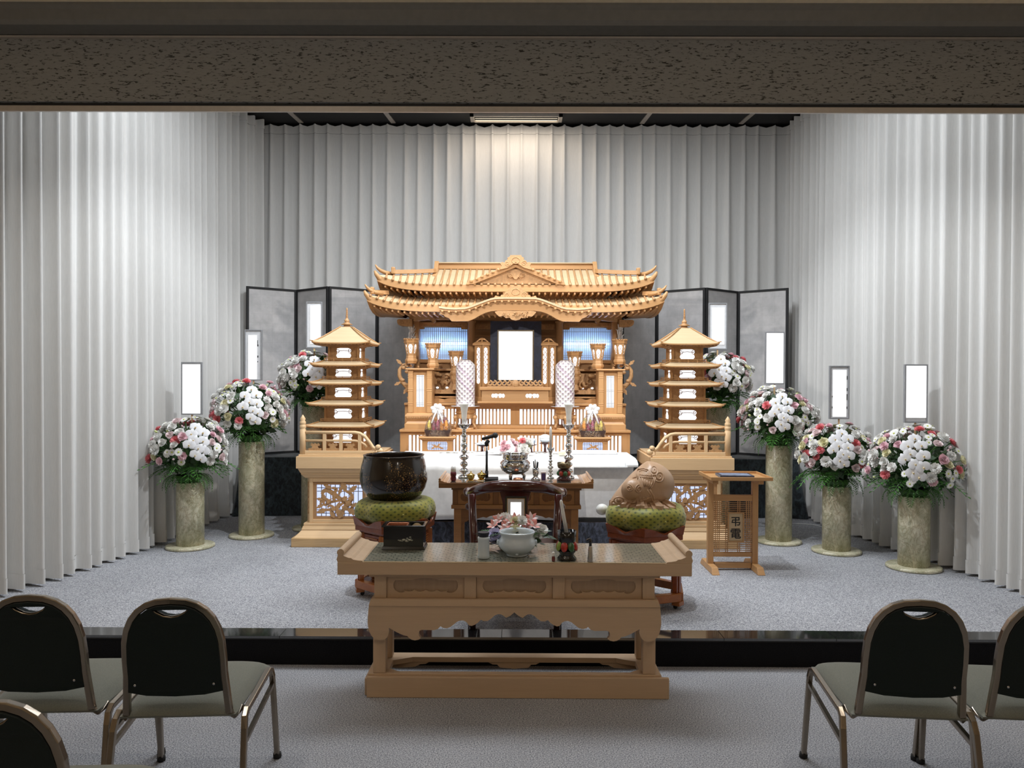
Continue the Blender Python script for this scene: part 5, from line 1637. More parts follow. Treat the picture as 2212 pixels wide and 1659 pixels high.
for s, px in ((-1, 1003), (1, 1229)):
    side = 'left' if s < 0 else 'right'
    x, y, z = candlestick(px, 917, 'candlestick', 'tall beaded silver candlestick at the %s of the brown desk' % side)
    h = Z(872, y) - z
    obj_t = thing('candle', 'flared grey-white candle on the tall %s silver candlestick' % side, 'candle', (x, y, z + .0005), world=False)
    obj('wax', G().lathe([(.017, 0), (.018, h * .3), (.022, h * .62), (.031, h * .93), (.0335, h * .985), (.031, h), (0, h)], 24), M['wax'], obj_t)
    obj('wick_cover', G().lathe([(.012, h + .0005), (.010, h + .010), (.002, h + .020), (0, h + .021)], 12), M['white'], obj_t)
x, y, z = candlestick(1190, 972, 'candlestick', 'short beaded silver candlestick holding the thin candle, on the brown desk', .62)
ct = thing('candle', 'thin straight white candle on the short silver candlestick', 'candle', (x, y, z + .0005), world=False)
h = Z(921, y) - z
obj('wax', G().lathe([(.010, 0), (.0095, h * .8), (.008, h * .93), (.002, h), (0, h)], 14), M['wax'], ct)
obj('wick', G().tube([(0, 0, h - .002), (.001, 0, h + .012)], .0012, 5), M['black'], ct)
# censer
y = 5.50; x = X(1113.5, y); k = 3.31e-3
t = thing('censer', 'shiny silver three-legged incense bowl in the middle of the brown desk', 'incense burner', (x, y, DT))
obj('bowl', G().lathe([(.03, .034), (.065, .040), (.095, .062), (.111, .092), (.108, .118), (.094, .134), (.088, .142), (.093, .150), (.097, .164), (.095, .176), (.099, .180), (.094, .183), (.088, .178), (.086, .14), (.06, .12), (0, .118)], 40, (x, y, DT)), M['chrome'], t)
obj('ash', G().lathe([(.0845, .150), (.04, .154), (0, .155)], 24, (x, y, DT), cap=False), plain('pale_ash', (.5, .48, .45), .95), t, kind='stuff')
for q in range(3):
    a = q * 2 * pi / 3 + pi / 2 + .5
    obj('leg', G().tube([(x + .052 * cos(a), y + .052 * sin(a), DT + .046), (x + .066 * cos(a), y + .066 * sin(a), DT + .025), (x + .062 * cos(a), y + .062 * sin(a), DT + .001)], [.018, .012, .010], 10), M['chrome'], t)
# microphone
y = 5.47; x = X(1052, y); zt_ = Z(958, y)
t = thing('microphone_stand', 'black desk microphone stand with round head microphone, left of the silver incense bowl', 'microphone', (x, y, DT))
obj('base', G().box(x - .012, x + .082, y - .075, y + .055, DT + .0005, DT + .012).xf(Matrix.Translation((0, 0, 0))), M['black'], t, bevel=.004)
obj('pole', G().tube([(x, y, DT + .0125), (x, y, Z(975, y))], .0085, 12), M['black'], t)
obj('lower_collar', G().tube([(x, y, DT + .0125), (x, y, DT + .06)], .012, 12), M['black'], t)
obj('upper_pole', G().tube([(x, y, Z(975, y)), (x, y, zt_ - .012)], .0055, 10), M['steel'], t)
obj('clip', G().tube([(x, y, zt_ - .02), (x - .002, y, zt_), (x + .012, y, zt_ + .022)], [.014, .016, .015], 10), M['black'], t)
a = Vector((X(1042, y), y + .01, Z(949, y))); b = Vector((X(1075, y), y - .02, Z(939, y)))
d = (b - a)
obj('handle', G().tube([a, a + d * .75], [.010, .0145], 14), M['black'], t)
obj('head', G().ball((0, 0, 0), .0205, 16, 10).xf(Matrix.Translation(a + d * .86)), plain('black_mesh', (.02, .02, .021), .5, bmp=.6, bs=600), t)
# mallet, brass cups, stick, copper dish, incense pot, box, small gong
y = 5.37
t = thing('padded_mallet', 'short mallet with white pad and red grip at the brown desk\'s left end', 'mallet', (X(980, y), y, DT))
obj('grip', G().lathe([(.012, .0), (.018, .003), (.020, .02), (.017, .034), (.0205, .04), (.021, .055), (.018, .066)], 14, (X(980, y), y, DT)), plain('red_brocade', (.16, .02, .03), .5, var=.8, vs=120), t)
obj('pad', G().lathe([(.0175, .0662), (.019, .085), (.016, .1), (.008, .107), (0, .108)], 14, (X(980, y), y, DT)), M['wax'], t)
for i, (px, yy, kk) in enumerate(((1018, 5.37, .95), (1041, 5.42, 1.05))):
    xx = X(px, yy)
    t = thing('brass_cup', ('front left' if i == 0 else 'rear right') + ' one of the two lidded brass cups on the brown desk beside the microphone', 'cup', (xx, yy, DT))
    obj('saucer', G().lathe([(.02 * kk, .001), (.027 * kk, .004), (.028 * kk, .007), (.015 * kk, .009)], 20, (xx, yy, DT)), M['brass'], t)
    obj('bowl', G().lathe([(.015 * kk, .0092), (.02 * kk, .015), (.026 * kk, .025), (.0275 * kk, .04), (.033 * kk, .041)], 20, (xx, yy, DT)), M['brass'], t)
    obj('lid', G().lathe([(.033 * kk, .0415), (.026 * kk, .048), (.012 * kk, .054), (.004, .058), (.006, .064), (.002, .07), (0, .071)], 20, (xx, yy, DT)), M['brass'], t)
t = thing('wooden_striker', 'thin pale wooden striker stick lying across the front edge of the brown desk', 'stick', (X(1034, 5.33), 5.33, DT))
obj('stick', G().tube([(X(1026, 5.38), 5.38, DT + .0055), (X(1044, 5.31), 5.31, DT + .0055)], .0045, 8), M['pine'], t)
y = 5.36
t = thing('copper_dish', 'small round copper dish in front of the silver incense bowl', 'dish', (X(1120, y), y, DT))
obj('dish', G().lathe([(.024, .001), (.033, .006), (.035, .016), (.031, .024), (.028, .024), (.026, .012), (0, .01)], 24, (X(1120, y), y, DT)), M['copper'], t)
y = 5.44
t = thing('incense_holder', 'silver footed pot bristling with short dark rods, right of the silver incense bowl', 'incense holder', (X(1158, y), y, DT))
xx = X(1158, y)
obj('pot', G().lathe([(.034, .0005), (.035, .008), (.024, .016), (.015, .026), (.018, .034), (.022, .045), (.0235, .085), (.020, .085), (.019, .05), (0, .045)], 24, (xx, y, DT)), M['chrome'], t)
for q in range(7):
    a = q * .9
    obj('rod', G().tube([(xx + .008 * cos(a), y + .008 * sin(a), DT + .048), (xx + .017 * cos(a), y + .017 * sin(a), DT + .128 + .008 * (q % 3))], .0045, 6), M['steel' if q % 2 else 'black'], t)
y = 5.34
t = thing('match_box', 'small upright purple and white box between the incense holder and the small gong', 'box', (X(1175, y), y, DT))
xx = X(1175, y)
obj('box', G().box(xx - .017, xx + .017, y, y + .022, DT + .0005, DT + .068), M['p_blush'], t)
obj('face', G().box(xx - .0125, xx + .0125, y - .0012, y - .0001, DT + .012, DT + .06), plain('purple_print', (.12, .08, .25), .4), t)
y = 5.42
xx = X(1219, y)
t = thing('small_gong', 'small bronze bowl gong on a red and green lotus base on the brown desk', 'gong', (xx, y, DT))
obj('lotus_base', G().lathe([(.05, .0005), (.051, .014), (.040, .024), (.034, .03), (.044, .04)], 24, (xx, y, DT)), M['redblack'], t)
for q in range(8):
    a = q * pi / 4 + .2
    obj('lotus_petal', G().ball((0, 0, 0), .017, 10, 6, sz=1.1, sy=.8).xf(Matrix.Translation((xx + .036 * cos(a), y + .036 * sin(a), DT + .052))), plain('petal_red', (.45, .05, .03), .25, coat=.5) if q % 2 else plain('petal_green', (.04, .14, .05), .25, coat=.5), t)
obj('cushion', G().lathe([(.03, .065), (.04, .07), (.04, .078), (.03, .082)], 20, (xx, y, DT)), M['redblack'], t)
obj('bowl', G().lathe([(.022, .0825), (.040, .088), (.047, .105), (.0475, .128), (.044, .128), (.042, .105), (0, .09)], 28, (xx, y, DT)), plain('aged_bronze', (.22, .17, .10), .3, .9), t)
obj('clapper', G().tube([(xx - .0, y, DT + .097), (xx + .02, y - .02, DT + .15)], [.006, .009], 8), M['redblack'], t)

# ---- bouquet on the coffin
y = 6.30; zc = .965
xb = X(1112, y)
t = thing('bouquet', 'pink and white bouquet wrapped in white paper lying on the white coffin cloth', 'bouquet', (xb, y, zc))
def wrap(u, v):
    a = pi * u
    L = v
    p0 = Vector((X(1052, y), y + .02, zc + .015)); p1 = Vector((X(1108, y), y, zc + .02))
    c = p0.lerp(p1, L)
    r = .015 + .105 * L * (1 + .12 * sin(u * 19 + L * 3))
    return (c.x + .02 * L * sin(u * 9), c.y + r * cos(a) * .8, c.z + r * sin(a) * .8)
obj('paper_wrap', G().grid(wrap, 26, 10), M['paper'], t, solid=.002)
g = G()
for a in range(6): g.tube([(X(1056, y), y, zc + .02), (X(1044, y), y - .02 + .03 * a / 5, zc + .012 + .008 * (a % 2)), (X(1030 - 4 * (a % 3), y), y - .04 + .05 * a / 5, zc + .01)], .004, 5)
obj('ribbon_tails', g, M['ribbon'], t)
BQ = (t, xb, y, zc)

# ------------------------------------------------------------------ gong, wooden fish, cushions, hexagonal stands
def hexstand(cx, cy, rot, label, metal_open):
    t = thing('hexagonal_stand', label, 'stand', (cx, cy, ST))
    R = .268; RW, OW = M['redwood'], M['orangewood']
    def hx(r, z0, z1, mat, name, **k): obj(name, G().lathe([(r, z0), (r, z1)], 6, (cx, cy, 0), smooth=False, ph=rot), mat, t, **k)
    ztp = .63
    hx(R, ztp - .035, ztp, RW, 'top', bevel=.004)
    hx(R - .03, ztp - .05, ztp - .0355, RW, 'moulding')
    # scalloped rim that cradles the cushion
    def rim(u, v):
        a = rot + 2 * pi * u
        ap = (R - .004) * cos(pi / 6) / cos(((a - rot) % (pi / 3)) - pi / 6)
        z = ztp + .0005 + v * (.012 + .042 * abs(cos(3 * (a - rot))) ** 1.5)
        return (cx + (ap + .012 * v) * cos(a), cy + (ap + .012 * v) * sin(a), z)
    obj('scalloped_rim', G().grid(rim, 96, 3, smooth=False, closed=True), RW, t, solid=.014)
    for r in range(6):
        a = rot + r * pi / 3
        x, y = cx + (R - .04) * cos(a), cy + (R - .04) * sin(a)
        Mx = Matrix.Translation((x, y, 0)) @ Matrix.Rotation(a, 4, 'Z')
        g = G()
        for dy in (-.02, 0, .02): g.box(-.016, .016 + (.006 if dy == 0 else 0), dy - .009, dy + .009, ST + .105, ztp - .051)
        obj('leg', g.xf(Mx), OW if metal_open else RW, t, bevel=.002)
        b = a + pi / 3
        x2, y2 = cx + (R - .04) * cos(b), cy + (R - .04) * sin(b)
        g = G().beam((x, y, ST + .245), (x2, y2, ST + .245), .018, .03)
        obj('stretcher', g, RW, t)
        xo, yo = cx + (R - .02) * cos(a), cy + (R - .02) * sin(a); xp, yp = cx + (R - .02) * cos(b), cy + (R - .02) * sin(b)
        g = G().beam((xo, yo, ST + .08), (xp, yp, ST + .08), .045, .05)
        obj('base_rail', g, OW, t, bevel=.004)
        g = G().beam((cx + (R - .005) * cos(a), cy + (R - .005) * sin(a), ST + .040), (cx + (R - .06) * cos(a), cy + (R - .06) * sin(a), ST + .040), .06, .028)
        obj('foot', g, OW, t, bevel=.003)
        # louvred panel under the top
        m = Vector(((x + x2) / 2, (y + y2) / 2, 0)); d = Vector((x2 - x, y2 - y, 0)).normalized()
        L = (Vector((x2, y2, 0)) - Vector((x, y, 0))).length / 2 - .03
        g = G().beam((m.x - d.x * L, m.y - d.y * L, ztp - .11), (m.x + d.x * L, m.y + d.y * L, ztp - .11), .010, .10)
        obj('side_panel', g, RW, t)
        n = Vector((cos(a + pi / 6), sin(a + pi / 6), 0))
        for q in range(5):
            zz = ztp - .14 + .015 * q
            p = m + n * .008
            obj('louvre', G().beam((p.x - d.x * L * .7, p.y - d.y * L * .7, zz), (p.x + d.x * L * .7, p.y + d.y * L * .7, zz), .008, .008), OW, t)
        xk, yk = cx + (R - .05) * cos(a), cy + (R - .05) * sin(a)
        w = G().lathe([(0, -.009), (.012, -.009), (.013, -.007), (.013, .007), (.012, .009), (0, .009)], 12).xf(Matrix.Translation((xk, yk, ST + .0135)) @ Matrix.Rotation(pi / 2, 4, 'X'))
        obj('caster', w, M['black'], t)
    return ztp
def cushion(cx, cy, rot, label):
    z0 = .632
    t = thing('cushion', label, 'cushion', (cx, cy, z0), world=False)
    def f(u, v):
        a = 2 * pi * u
        ph = pi * (v - .5)
        lob = 1 + .045 * cos(6 * (a - rot)) + .012 * sin(11 * a)
        r = (.175 + .085 * cos(ph) ** (.7 if v > .5 else 1.5)) * lob if 0 < v < 1 else .175
        z = .085 + .078 * sin(ph) - .010 * (1 + cos(6 * (a - rot))) * (1 if v < .5 else 0)
        return (r * cos(a), r * sin(a), z - .0)
    g = G().grid(f, 72, 13, closed=True)
    n = 72
    def top(u, v):
        a = 2 * pi * u; r = .175 * (1 - v) * (1 + .045 * cos(6 * (a - rot)) + .012 * sin(11 * a))
        return (r * cos(a), r * sin(a), .163 - .022 * v ** .7)
    g.grid(top, 72, 6, closed=True)
    g.grid(lambda u, v: (lambda p: (p[0], p[1], .007 - .004 * v))(top(u, v)), 72, 3, closed=True)
    obj('pad', g, M['brocade'], t)
    g = G()
    for q in range(6):
        a = rot + q * pi / 3 + pi / 6
        g.ball((.258 * .955 * cos(a), .258 * .955 * sin(a), .085), .008, 6, 4)
    obj('tuft', g, M['brocade'], t)
    return z0 + .141
GX, GY = X(855, 5.13), 5.13
hexstand(GX, GY, radians(20), 'red-brown hexagonal stand on casters under the big dark bowl gong', True)
zc_ = cushion(GX, GY, radians(20), 'plump green patterned brocade cushion under the big dark bowl gong')
gx = X(851, GY)
t = thing('bowl_gong', 'large dark brown gold-flecked bowl gong on a green cushion', 'gong', (gx, GY, zc_), world=False)
obj('bowl', G().lathe([(.0, .001), (.09, .003), (.145, .014), (.185, .045), (.212, .09), (.224, .14), (.224, .185), (.216, .235), (.205, .275), (.200, .30), (.203, .308), (.196, .309), (.193, .298), (.20, .24), (.205, .16), (.17, .06), (0, .02)], 64), M['gong'], t)

FX, FY = X(1395, 4.93), 4.93
hexstand(FX, FY, radians(-40), 'red-brown hexagonal stand under the wooden fish drum', False)
zc_ = cushion(FX, FY, radians(-40), 'plump green patterned brocade cushion under the wooden fish drum')
t = thing('wooden_fish', 'carved wooden fish drum shaped like a curled dragon fish on a green cushion', 'wooden fish', (X(1388, FY), FY, zc_ - .014), world=False)
M['fishwood'] = plain('camphor_wood', (.52, .33, .20), .38, var=.10, vs=7, bmp=.04, bs=60, coat=.1)
def fish(u, v):
    a = 2 * pi * u; ph = pi * (v - .5)
    x = cos(ph) * cos(a); y = cos(ph) * sin(a); z = sin(ph)
    xx = .178 * x + .028
    tp = max(0.0, -(x - .05))          # towards the tail (left)
    zz = .155 + .152 * z - .118 * tp ** 1.1 - .02 * tp * max(z, 0)
    xx -= .055 * tp ** 1.3 * (1 - .6 * max(z, 0))
    yy = .165 * y * (1 - .10 * tp)
    return (xx, yy, max(zz, .012))
obj('drum_body', G().grid(fish, 56, 30, closed=True), M['fishwood'], t)
# carved flame skirt along the tail side
g = G()
P = []
n = 26
for i in range(n + 1):
    a = radians(150 + 165 * i / n)      # front left arc seen from the camera
    P.append((.03 + .222 * cos(a), .19 * sin(a)))
for i in range(n):
    r0 = 1.03 + (.07 if i % 2 else -.02); r1 = 1.03 + (.07 if (i + 1) % 2 else -.02)
    a, b = P[i], P[i + 1]
    h = .040 + .014 * sin(i * 1.3)
    g.add([(a[0]*r0, a[1]*r0, .012), (b[0]*r1, b[1]*r1, .012), (b[0]*.99*r1, b[1]*.99*r1, h), (a[0]*.99*r0, a[1]*.99*r0, h), (a[0]*.72, a[1]*.72, .012), (b[0]*.72, b[1]*.72, .012), (b[0]*.72, b[1]*.72, h + .03), (a[0]*.72, a[1]*.72, h + .03)],
          [(0,1,2,3), (3,2,6,7), (0,3,7,4), (1,5,6,2), (0,4,5,1)])
obj('flame_skirt', g, M['fishwood'], t)
obj('carved_ball', G().ball((-.075, -.095, .135), .072, 24, 14), M['fishwood'], t)
from mathutils.bvhtree import BVHTree
fg = G().grid(fish, 56, 30, closed=True)
FT = BVHTree.FromPolygons([Vector(p) for p in fg.v], fg.f)
def on_fish(x, z):
    h = FT.ray_cast(Vector((x, -1, z)), Vector((0, 1, 0)))
    return h[0].y if h[0] is not None else -.03
g = G()
def carve_line(pts, r): g.tube([(a, on_fish(a, b) - .001, b) for a, b in pts], r, 6)
carve_line(spiral(.055, .262, .030, .006, -2.4, 1.6, 30), .0042)
carve_line(spiral(.085, .226, .034, .007, -2.4, 1.6, 30), .0046)
carve_line([(.02, .262), (.0, .268), (-.03, .26), (-.045, .24), (-.05, .215), (-.07, .205)], .005)
carve_line([(.012, .255), (-.01, .258), (-.03, .248), (-.038, .232), (-.045, .205)], .004)
carve_line([(.058, .22), (.05, .19), (.035, .165), (.02, .15)], .005)
carve_line([(.048, .222), (.04, .192), (.026, .168), (.012, .155)], .004)
for k in range(6):
    carve_line([(-.02 + .013 * k, .215 - .006 * k), (-.016 + .012 * k, .19 - .005 * k), (-.012 + .008 * k, .165)], .0035)
for k in range(8):
    for j in range(2): carve_line([(-.03 + .01 * k, .236 - .012 * j), (-.028 + .01 * k, .228 - .012 * j)], .004)
carve_line([(.02, .15), (.045, .11), (.06, .06), (.062, .03)], .006)
carve_line([(.006, .148), (.03, .108), (.045, .065), (.05, .03)], .005)
for k in range(7): carve_line([(-.10 + .02 * k, .055 + .006 * k), (-.095 + .02 * k, .085 + .004 * k)], .0035)
carve_line([(-.13, .07), (-.08, .06), (-.02, .078), (.03, .10)], .005)
obj('carved_lines', g, M['fishwood'], t)
g = G()
def ball_line(cx, cz, r0, r1, a0, tn):
    pts = []
    for a, b in spiral(cx, cz, r0, r1, a0, tn, 26):
        dx, dz = a + .075, b - .135
        q = max(.072 ** 2 - dx * dx - dz * dz, .0001)
        pts.append((a, -.095 - sqrt(q) - .0005, b))
    g.tube(pts, .0042, 6)
ball_line(-.045, .15, .026, .006, 1.5, 1.6); ball_line(-.105, .155, .022, .005, 1.6, -1.6)
g.tube([(-.165 + .03 * cos(q), -.11 - .012 * sin(q) * 0, .072 + .02 * sin(q)) for q in [i * pi / 8 for i in range(16)]], .005, 6, closed=True)
g.ball((-.165, -.11, .072), .014, 10, 6)
obj('carved_spirals', g, M['fishwood'], t)
g = G()
g.ball((0, 0, 0), .030, 14, 8, sz=.34, sy=.5)
g.tube([(.0, 0, 0), (.02, .0, .014), (.04, .004, .030)], [.008, .006, .002], 8)
obj('sound_slot_shade', g.xf(Matrix.Translation((.160, -.086, .145)) @ Matrix.Rotation(radians(52), 4, 'Z')), M['black'], t)  # black solid standing in for the shade inside the hollow slot
t = thing('fish_mallet', 'mallet with white padded ball head resting behind the wooden fish drum', 'mallet', (X(1300, 5.1), 5.1, .80))
hx_, hy_, hz_ = X(1302, 5.05), 5.05, Z(1100, 5.05)
obj('head', G().ball((hx_, hy_, hz_), .041, 18, 12, sz=.9), M['wax'], t)
obj('handle', G().tube([(hx_ + .03, hy_ + .012, hz_ + .002), (hx_ + .40, hy_ + .23, hz_ - .02)], .010, 8), M['redwood'], t)

# ------------------------------------------------------------------ dark red round-backed armchair
cx, cy = X(1114, 4.4), 4.62
t = thing('armchair', 'dark red lacquered armchair with a horseshoe top rail seen from behind', 'chair', (cx, cy, ST))
RWd = M['rosewood']
zr = Z(1050, 4.40)
pts = []
for i in range(33):
    a = pi * i / 32
    u = cos(a)
    # back at y=4.40, arms run forward
    pts.append((cx + .285 * u * (1 - .0), cy - .22 + .42 * (1 - sin(a)) ** 1.25, zr - .075 * (abs(u) ** 3.2) - .02 * (1 - sin(a))))
rr = [.026 + .008 * sin(pi * i / 32) for i in range(33)]
obj('top_rail', G().tube(pts, rr, 12, up=(0, 0, 1)), RWd, t)
for e, p in ((-1, pts[-1]), (1, pts[0])):
    obj('rail_scroll', G().ball((p[0] + e * .012, p[1] + .01, p[2] - .004), .030, 14, 8), RWd, t)
    obj('arm_knob', G().ball((p[0] + e * .004, p[1] - .02, p[2] - .09), .024, 12, 8), RWd, t)
    obj('arm_post', G().tube([(p[0] - e * .0, p[1] - .02, p[2] - .01), (p[0] - e * .03, p[1] - .03, ST + .42)], .015, 10), RWd, t)
for e in (-1, 1):
    x0 = cx + e * .25; 
    g = G().tube([(cx + e * .252, cy - .17, zr - .055), (cx + e * .235, cy - .19, ST + .44), (cx + e * .245, cy - .235, ST + .002)], [.024, .026, .024], 8, up=(0, 1, 0))
    obj('rear_leg', g, RWd, t)
    obj('front_leg', G().tube([(cx + e * .235, cy + .22, ST + .42), (cx + e * .245, cy + .24, ST + .002)], [.024, .022], 8), RWd, t)
    obj('side_stretcher', G().beam((cx + e * .24, cy - .20, ST + .12), (cx + e * .24, cy + .22, ST + .12), .022, .03), RWd, t)
obj('foot_rail', G().beam((cx - .235, cy + .235, ST + .10), (cx + .235, cy + .235, ST + .10), .03, .03), RWd, t)
obj('rear_stretcher', G().beam((cx - .235, cy - .215, ST + .20), (cx + .235, cy - .215, ST + .20), .022, .03), RWd, t)
obj('splat', G().prism([(cx - .072, ST + .43), (cx + .072, ST + .43), (cx + .072, zr - .10), (cx + .088, zr - .04), (cx + .10, zr), (cx - .10, zr), (cx - .088, zr - .04), (cx - .072, zr - .10)], cy - .218, cy - .198), RWd, t, bevel=.003)
obj('seat_frame', G().box(cx - .265, cx + .265, cy - .21, cy + .25, ST + .36, ST + .42), RWd, t, bevel=.008)
def sc_(u, v):
    a, b = -1 + 2 * u, -1 + 2 * v
    h = .045 * (1 - a ** 6) ** .5 * (1 - b ** 6) ** .5
    return (cx + .235 * a, cy + .02 + .21 * b, ST + .4205 + h)
obj('seat_cushion', G().grid(sc_, 22, 22), plain('brown_leather', (.085, .055, .05), .35), t)
# ------------------------------------------------------------------ pale incense table in front of the stage
TZ = .685; TY0, TY1 = 3.78, 4.225
TH = .874
T_ = thing('incense_table', 'long pale wooden incense table with scalloped apron and rolled ends in front of the stage', 'table', (0, 4.0, 0))
tw, tv, td = M['table'], M['table_v'], M['table_d']
tz = lambda py: Z(py, 3.79)
obj('top_board', G().box(-TH, TH, TY0, TY1, tz(1243.5), TZ), tw, T_, bevel=.003)
obj('front_lip', G().box(-TH + .13, TH - .13, TY0, TY0 + .008, TZ + .0003, TZ + .003), M['pale'], T_)
for e in (-1, 1):
    obj('rolled_end', G().prism(scroll_end(e, e * TH, 0, 0, TZ + .0005, 1.08), TY0 + .003, TY1 - .003), tw, T_)
obj('vinyl_mat', G().box(-TH + .128, TH - .128, TY0 + .010, TY1 - .006, TZ + .0004, TZ + .0045), M['mat'], T_)
obj('moulding', G().box(X(797, 3.80), -X(797, 3.80), TY0 + .03, TY1 - .03, tz(1251), tz(1243.5) - .0005), tw, T_, bevel=.002)
zp0, zp1 = tz(1299), tz(1251) - .0005
xo = -X(809, 3.82)
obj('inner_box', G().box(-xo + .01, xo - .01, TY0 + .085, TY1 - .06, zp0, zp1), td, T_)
px_ = [(809, 836), (1002, 1030)]
cs = [((-xo) + .030, ), ]
posts = [-xo + .030, X(1017, 3.82), -X(1017, 3.82), xo - .030]
for p in posts:
    obj('panel_post', G().box(p - .030, p + .030, TY0 + .045, TY0 + .084, zp0, zp1), tv, T_, bevel=.002)
for a, b in zip(posts, posts[1:]):
    l, r = a + .031, b - .031
    o = cusp_panel((l + r) / 2, (zp0 + zp1) / 2 + .006, (r - l) * .84, (zp1 - zp0) * .70)
    obj('cartouche_panel', G().prism([(l, zp0), (r, zp0), (r, zp1), (l, zp1)], TY0 + .062, TY0 + .072, holes=[o]), tw, T_)
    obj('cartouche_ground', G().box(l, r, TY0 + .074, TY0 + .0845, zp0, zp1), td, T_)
obj('ledge', G().frustum((X(797, 3.8), -X(797, 3.8), TY0 + .02, TY1 - .02), (X(801, 3.8), -X(801, 3.8), TY0 + .024, TY1 - .024), tz(1313), zp0 - .0005), tw, T_)
# apron from the traced half outline
ah = [(265,1000),(261,1030),(258,1070),(257,1100),(261,1130),(268,1155),(280,1178),(296,1194),(316,1203),(335,1205),(352,1201),(368,1190),(380,1170),(384,1150),(382,1131),(395,1137),(420,1152),(445,1164),(468,1174),(490,1178),(500,1190),(515,1199),(535,1203),(555,1199),(569,1190),(562,1184),(556,1173),(556,1158),(562,1146),(576,1141),(610,1142),(645,1143),(668,1136),(684,1119),(696,1128),(718,1132),(740,1125),(762,1108),(780,1093),(800,1085),(820,1086),(836,1095),(850,1113),(866,1117),(884,1110),(904,1096),(919,1080),(936,1088),(960,1087),(980,1073),(998,1056),(1018,1047),(1038,1048),(1054,1058),(1066,1068),(1092,1056),(1115,1036)]
cxz = 1115.0
ap_ = []
for a, b in ah:
    px, py = 700 + a / 2.697, 940 + b / 2.697
    ap_.append((-(700 + cxz / 2.697 - px) * 3.805 / F, Z(py, 3.805)))
apo = ap_ + [(-x, z) for x, z in ap_[::-1][1:]]
obj('apron', G().prism(apo, TY0 + .025, TY0 + .055, smooth=False), tw, T_, bevel=.002)
# end aprons and legs
lz0 = Z(1462, 3.85)
for e in (-1, 1):
    side = [(TY0 + .06, tz(1313)), (TY0 + .06, tz(1385)), (TY0 + .09, tz(1378)), (TY0 + .11, tz(1362)), (TY0 + .15, tz(1350)), (4.0, tz(1338)), (TY1 - .12, tz(1350)), (TY1 - .08, tz(1362)), (TY1 - .06, tz(1378)), (TY1 - .03, tz(1385)), (TY1 - .03, tz(1313))]
    xx = e * .695
    obj('end_apron', G().prism(side, xx - .012, xx + .012, 'x'), tw, T_)
    for y in (3.872, 4.085):
        obj('leg', G().box(*sorted((e * .645, e * .708)), y - .030, y + .030, .1135, tz(1313) - .0005), tv, T_, bevel=.003)
fr_o = [(-.735, 3.837), (.735, 3.837), (.735, 4.135), (-.735, 4.135)]
fr_i = [(-.585, 3.872), (-.635, 3.912), (-.635, 4.022), (-.54, 4.068), (.54, 4.068), (.635, 4.022), (.635, 3.912), (.585, 3.872)]
obj('plinth_frame', G().prism(fr_o, .086, .113, 'z', holes=[fr_i]), tw, T_, bevel=.002)
br_ = mir([(0, .0855), (-.14, .0855), (-.115, .073), (-.09, .072), (-.075, .056), (-.03, .053), (0, .050)])
obj('frame_bracket', G().prism(br_, 4.075, 4.095), tw, T_)
for e in (-1, 1):
    b2 = [(e * .65, .0855), (e * .45, .0855), (e * .47, .074), (e * .50, .072), (e * .53, .058), (e * .60, .053), (e * .65, .052)]
    obj('frame_bracket', G().prism(b2, 4.075, 4.095), tw, T_)
    obj('plinth_side', G().box(*sorted((e * .71, e * .75)), 3.845, 4.13, .001, .0855), tw, T_, bevel=.002)
obj('plinth_board', G().box(-.735, .772, 3.815, 3.836, .001, .1035), M['table'], T_, bevel=.002)
for e in (-1, 1):
    obj('caster', G().lathe([(0, -.012), (.022, -.012), (.024, -.008), (.024, .008), (.022, .012), (0, .012)], 14).xf(Matrix.Translation((e * .675, 4.06, .0245)) @ Matrix.Rotation(pi / 2, 4, 'Y')), M['black'], T_)

MT = TZ + .005
ty = lambda py: 1661 * (1.6 - MT) / (py - 815)
# incense box
y0, y1 = ty(1190), ty(1190) + .135
xa, xb_ = X(826, y0), X(914, y0)
t = thing('incense_box', 'black lacquered incense box with mother-of-pearl inlay on the left of the incense table', 'incense box', ((xa + xb_) / 2, (y0 + y1) / 2, MT))
BL = M['blackgloss']
obj('foot', G().frustum((xa - .004, xb_ + .012, y0, y1), (xa + .002, xb_ + .004, y0 + .006, y1 - .006), MT + .0005, MT + .018), BL, t, bevel=.002)
h = Z(1141, y0) - MT
g = G()
ol = [(xa + .006, y0 + .008), (xb_ + .002, y0 + .008), (xb_ + .002, y1 - .008), (xa + .006, y1 - .008)]
xm = xa + .128
h1 = [(xa + .014, y0 + .016), (xm, y0 + .016), (xm, y1 - .016), (xa + .014, y1 - .016)]
h2 = [(xm + .012, y0 + .016), (xb_ - .006, y0 + .016), (xb_ - .006, y1 - .016), (xm + .012, y1 - .016)]
g.prism(ol, MT + .0185, MT + h, 'z', holes=[h1, h2])
obj('walls', g, BL, t)
obj('rim', G().prism([(xa - .004, y0 - .002), (xb_ + .012, y0 - .002), (xb_ + .012, y1 + .002), (xa - .004, y1 + .002)], MT + h + .0003, MT + h + .008, 'z', holes=[[(xa + .013, y0 + .015), (xb_ - .005, y0 + .015), (xb_ - .005, y1 - .015), (xa + .013, y1 - .015)]]), BL, t, bevel=.002)
obj('copper_tray', G().prism([(xa + .0145, y0 + .0165), (xm - .0005, y0 + .0165), (xm - .0005, y1 - .0165), (xa + .0145, y1 - .0165)], MT + h - .02, MT + h + .004, 'z', holes=[[(xa + .022, y0 + .024), (xm - .008, y0 + .024), (xm - .008, y1 - .024), (xa + .022, y1 - .024)]]), M['copper'], t, bevel=.002)
obj('ash_bed', G().box(xa + .016, xm - .002, y0 + .018, y1 - .018, MT + .02, MT + h - .012), plain('brown_ash', (.16, .12, .10), .9), t)
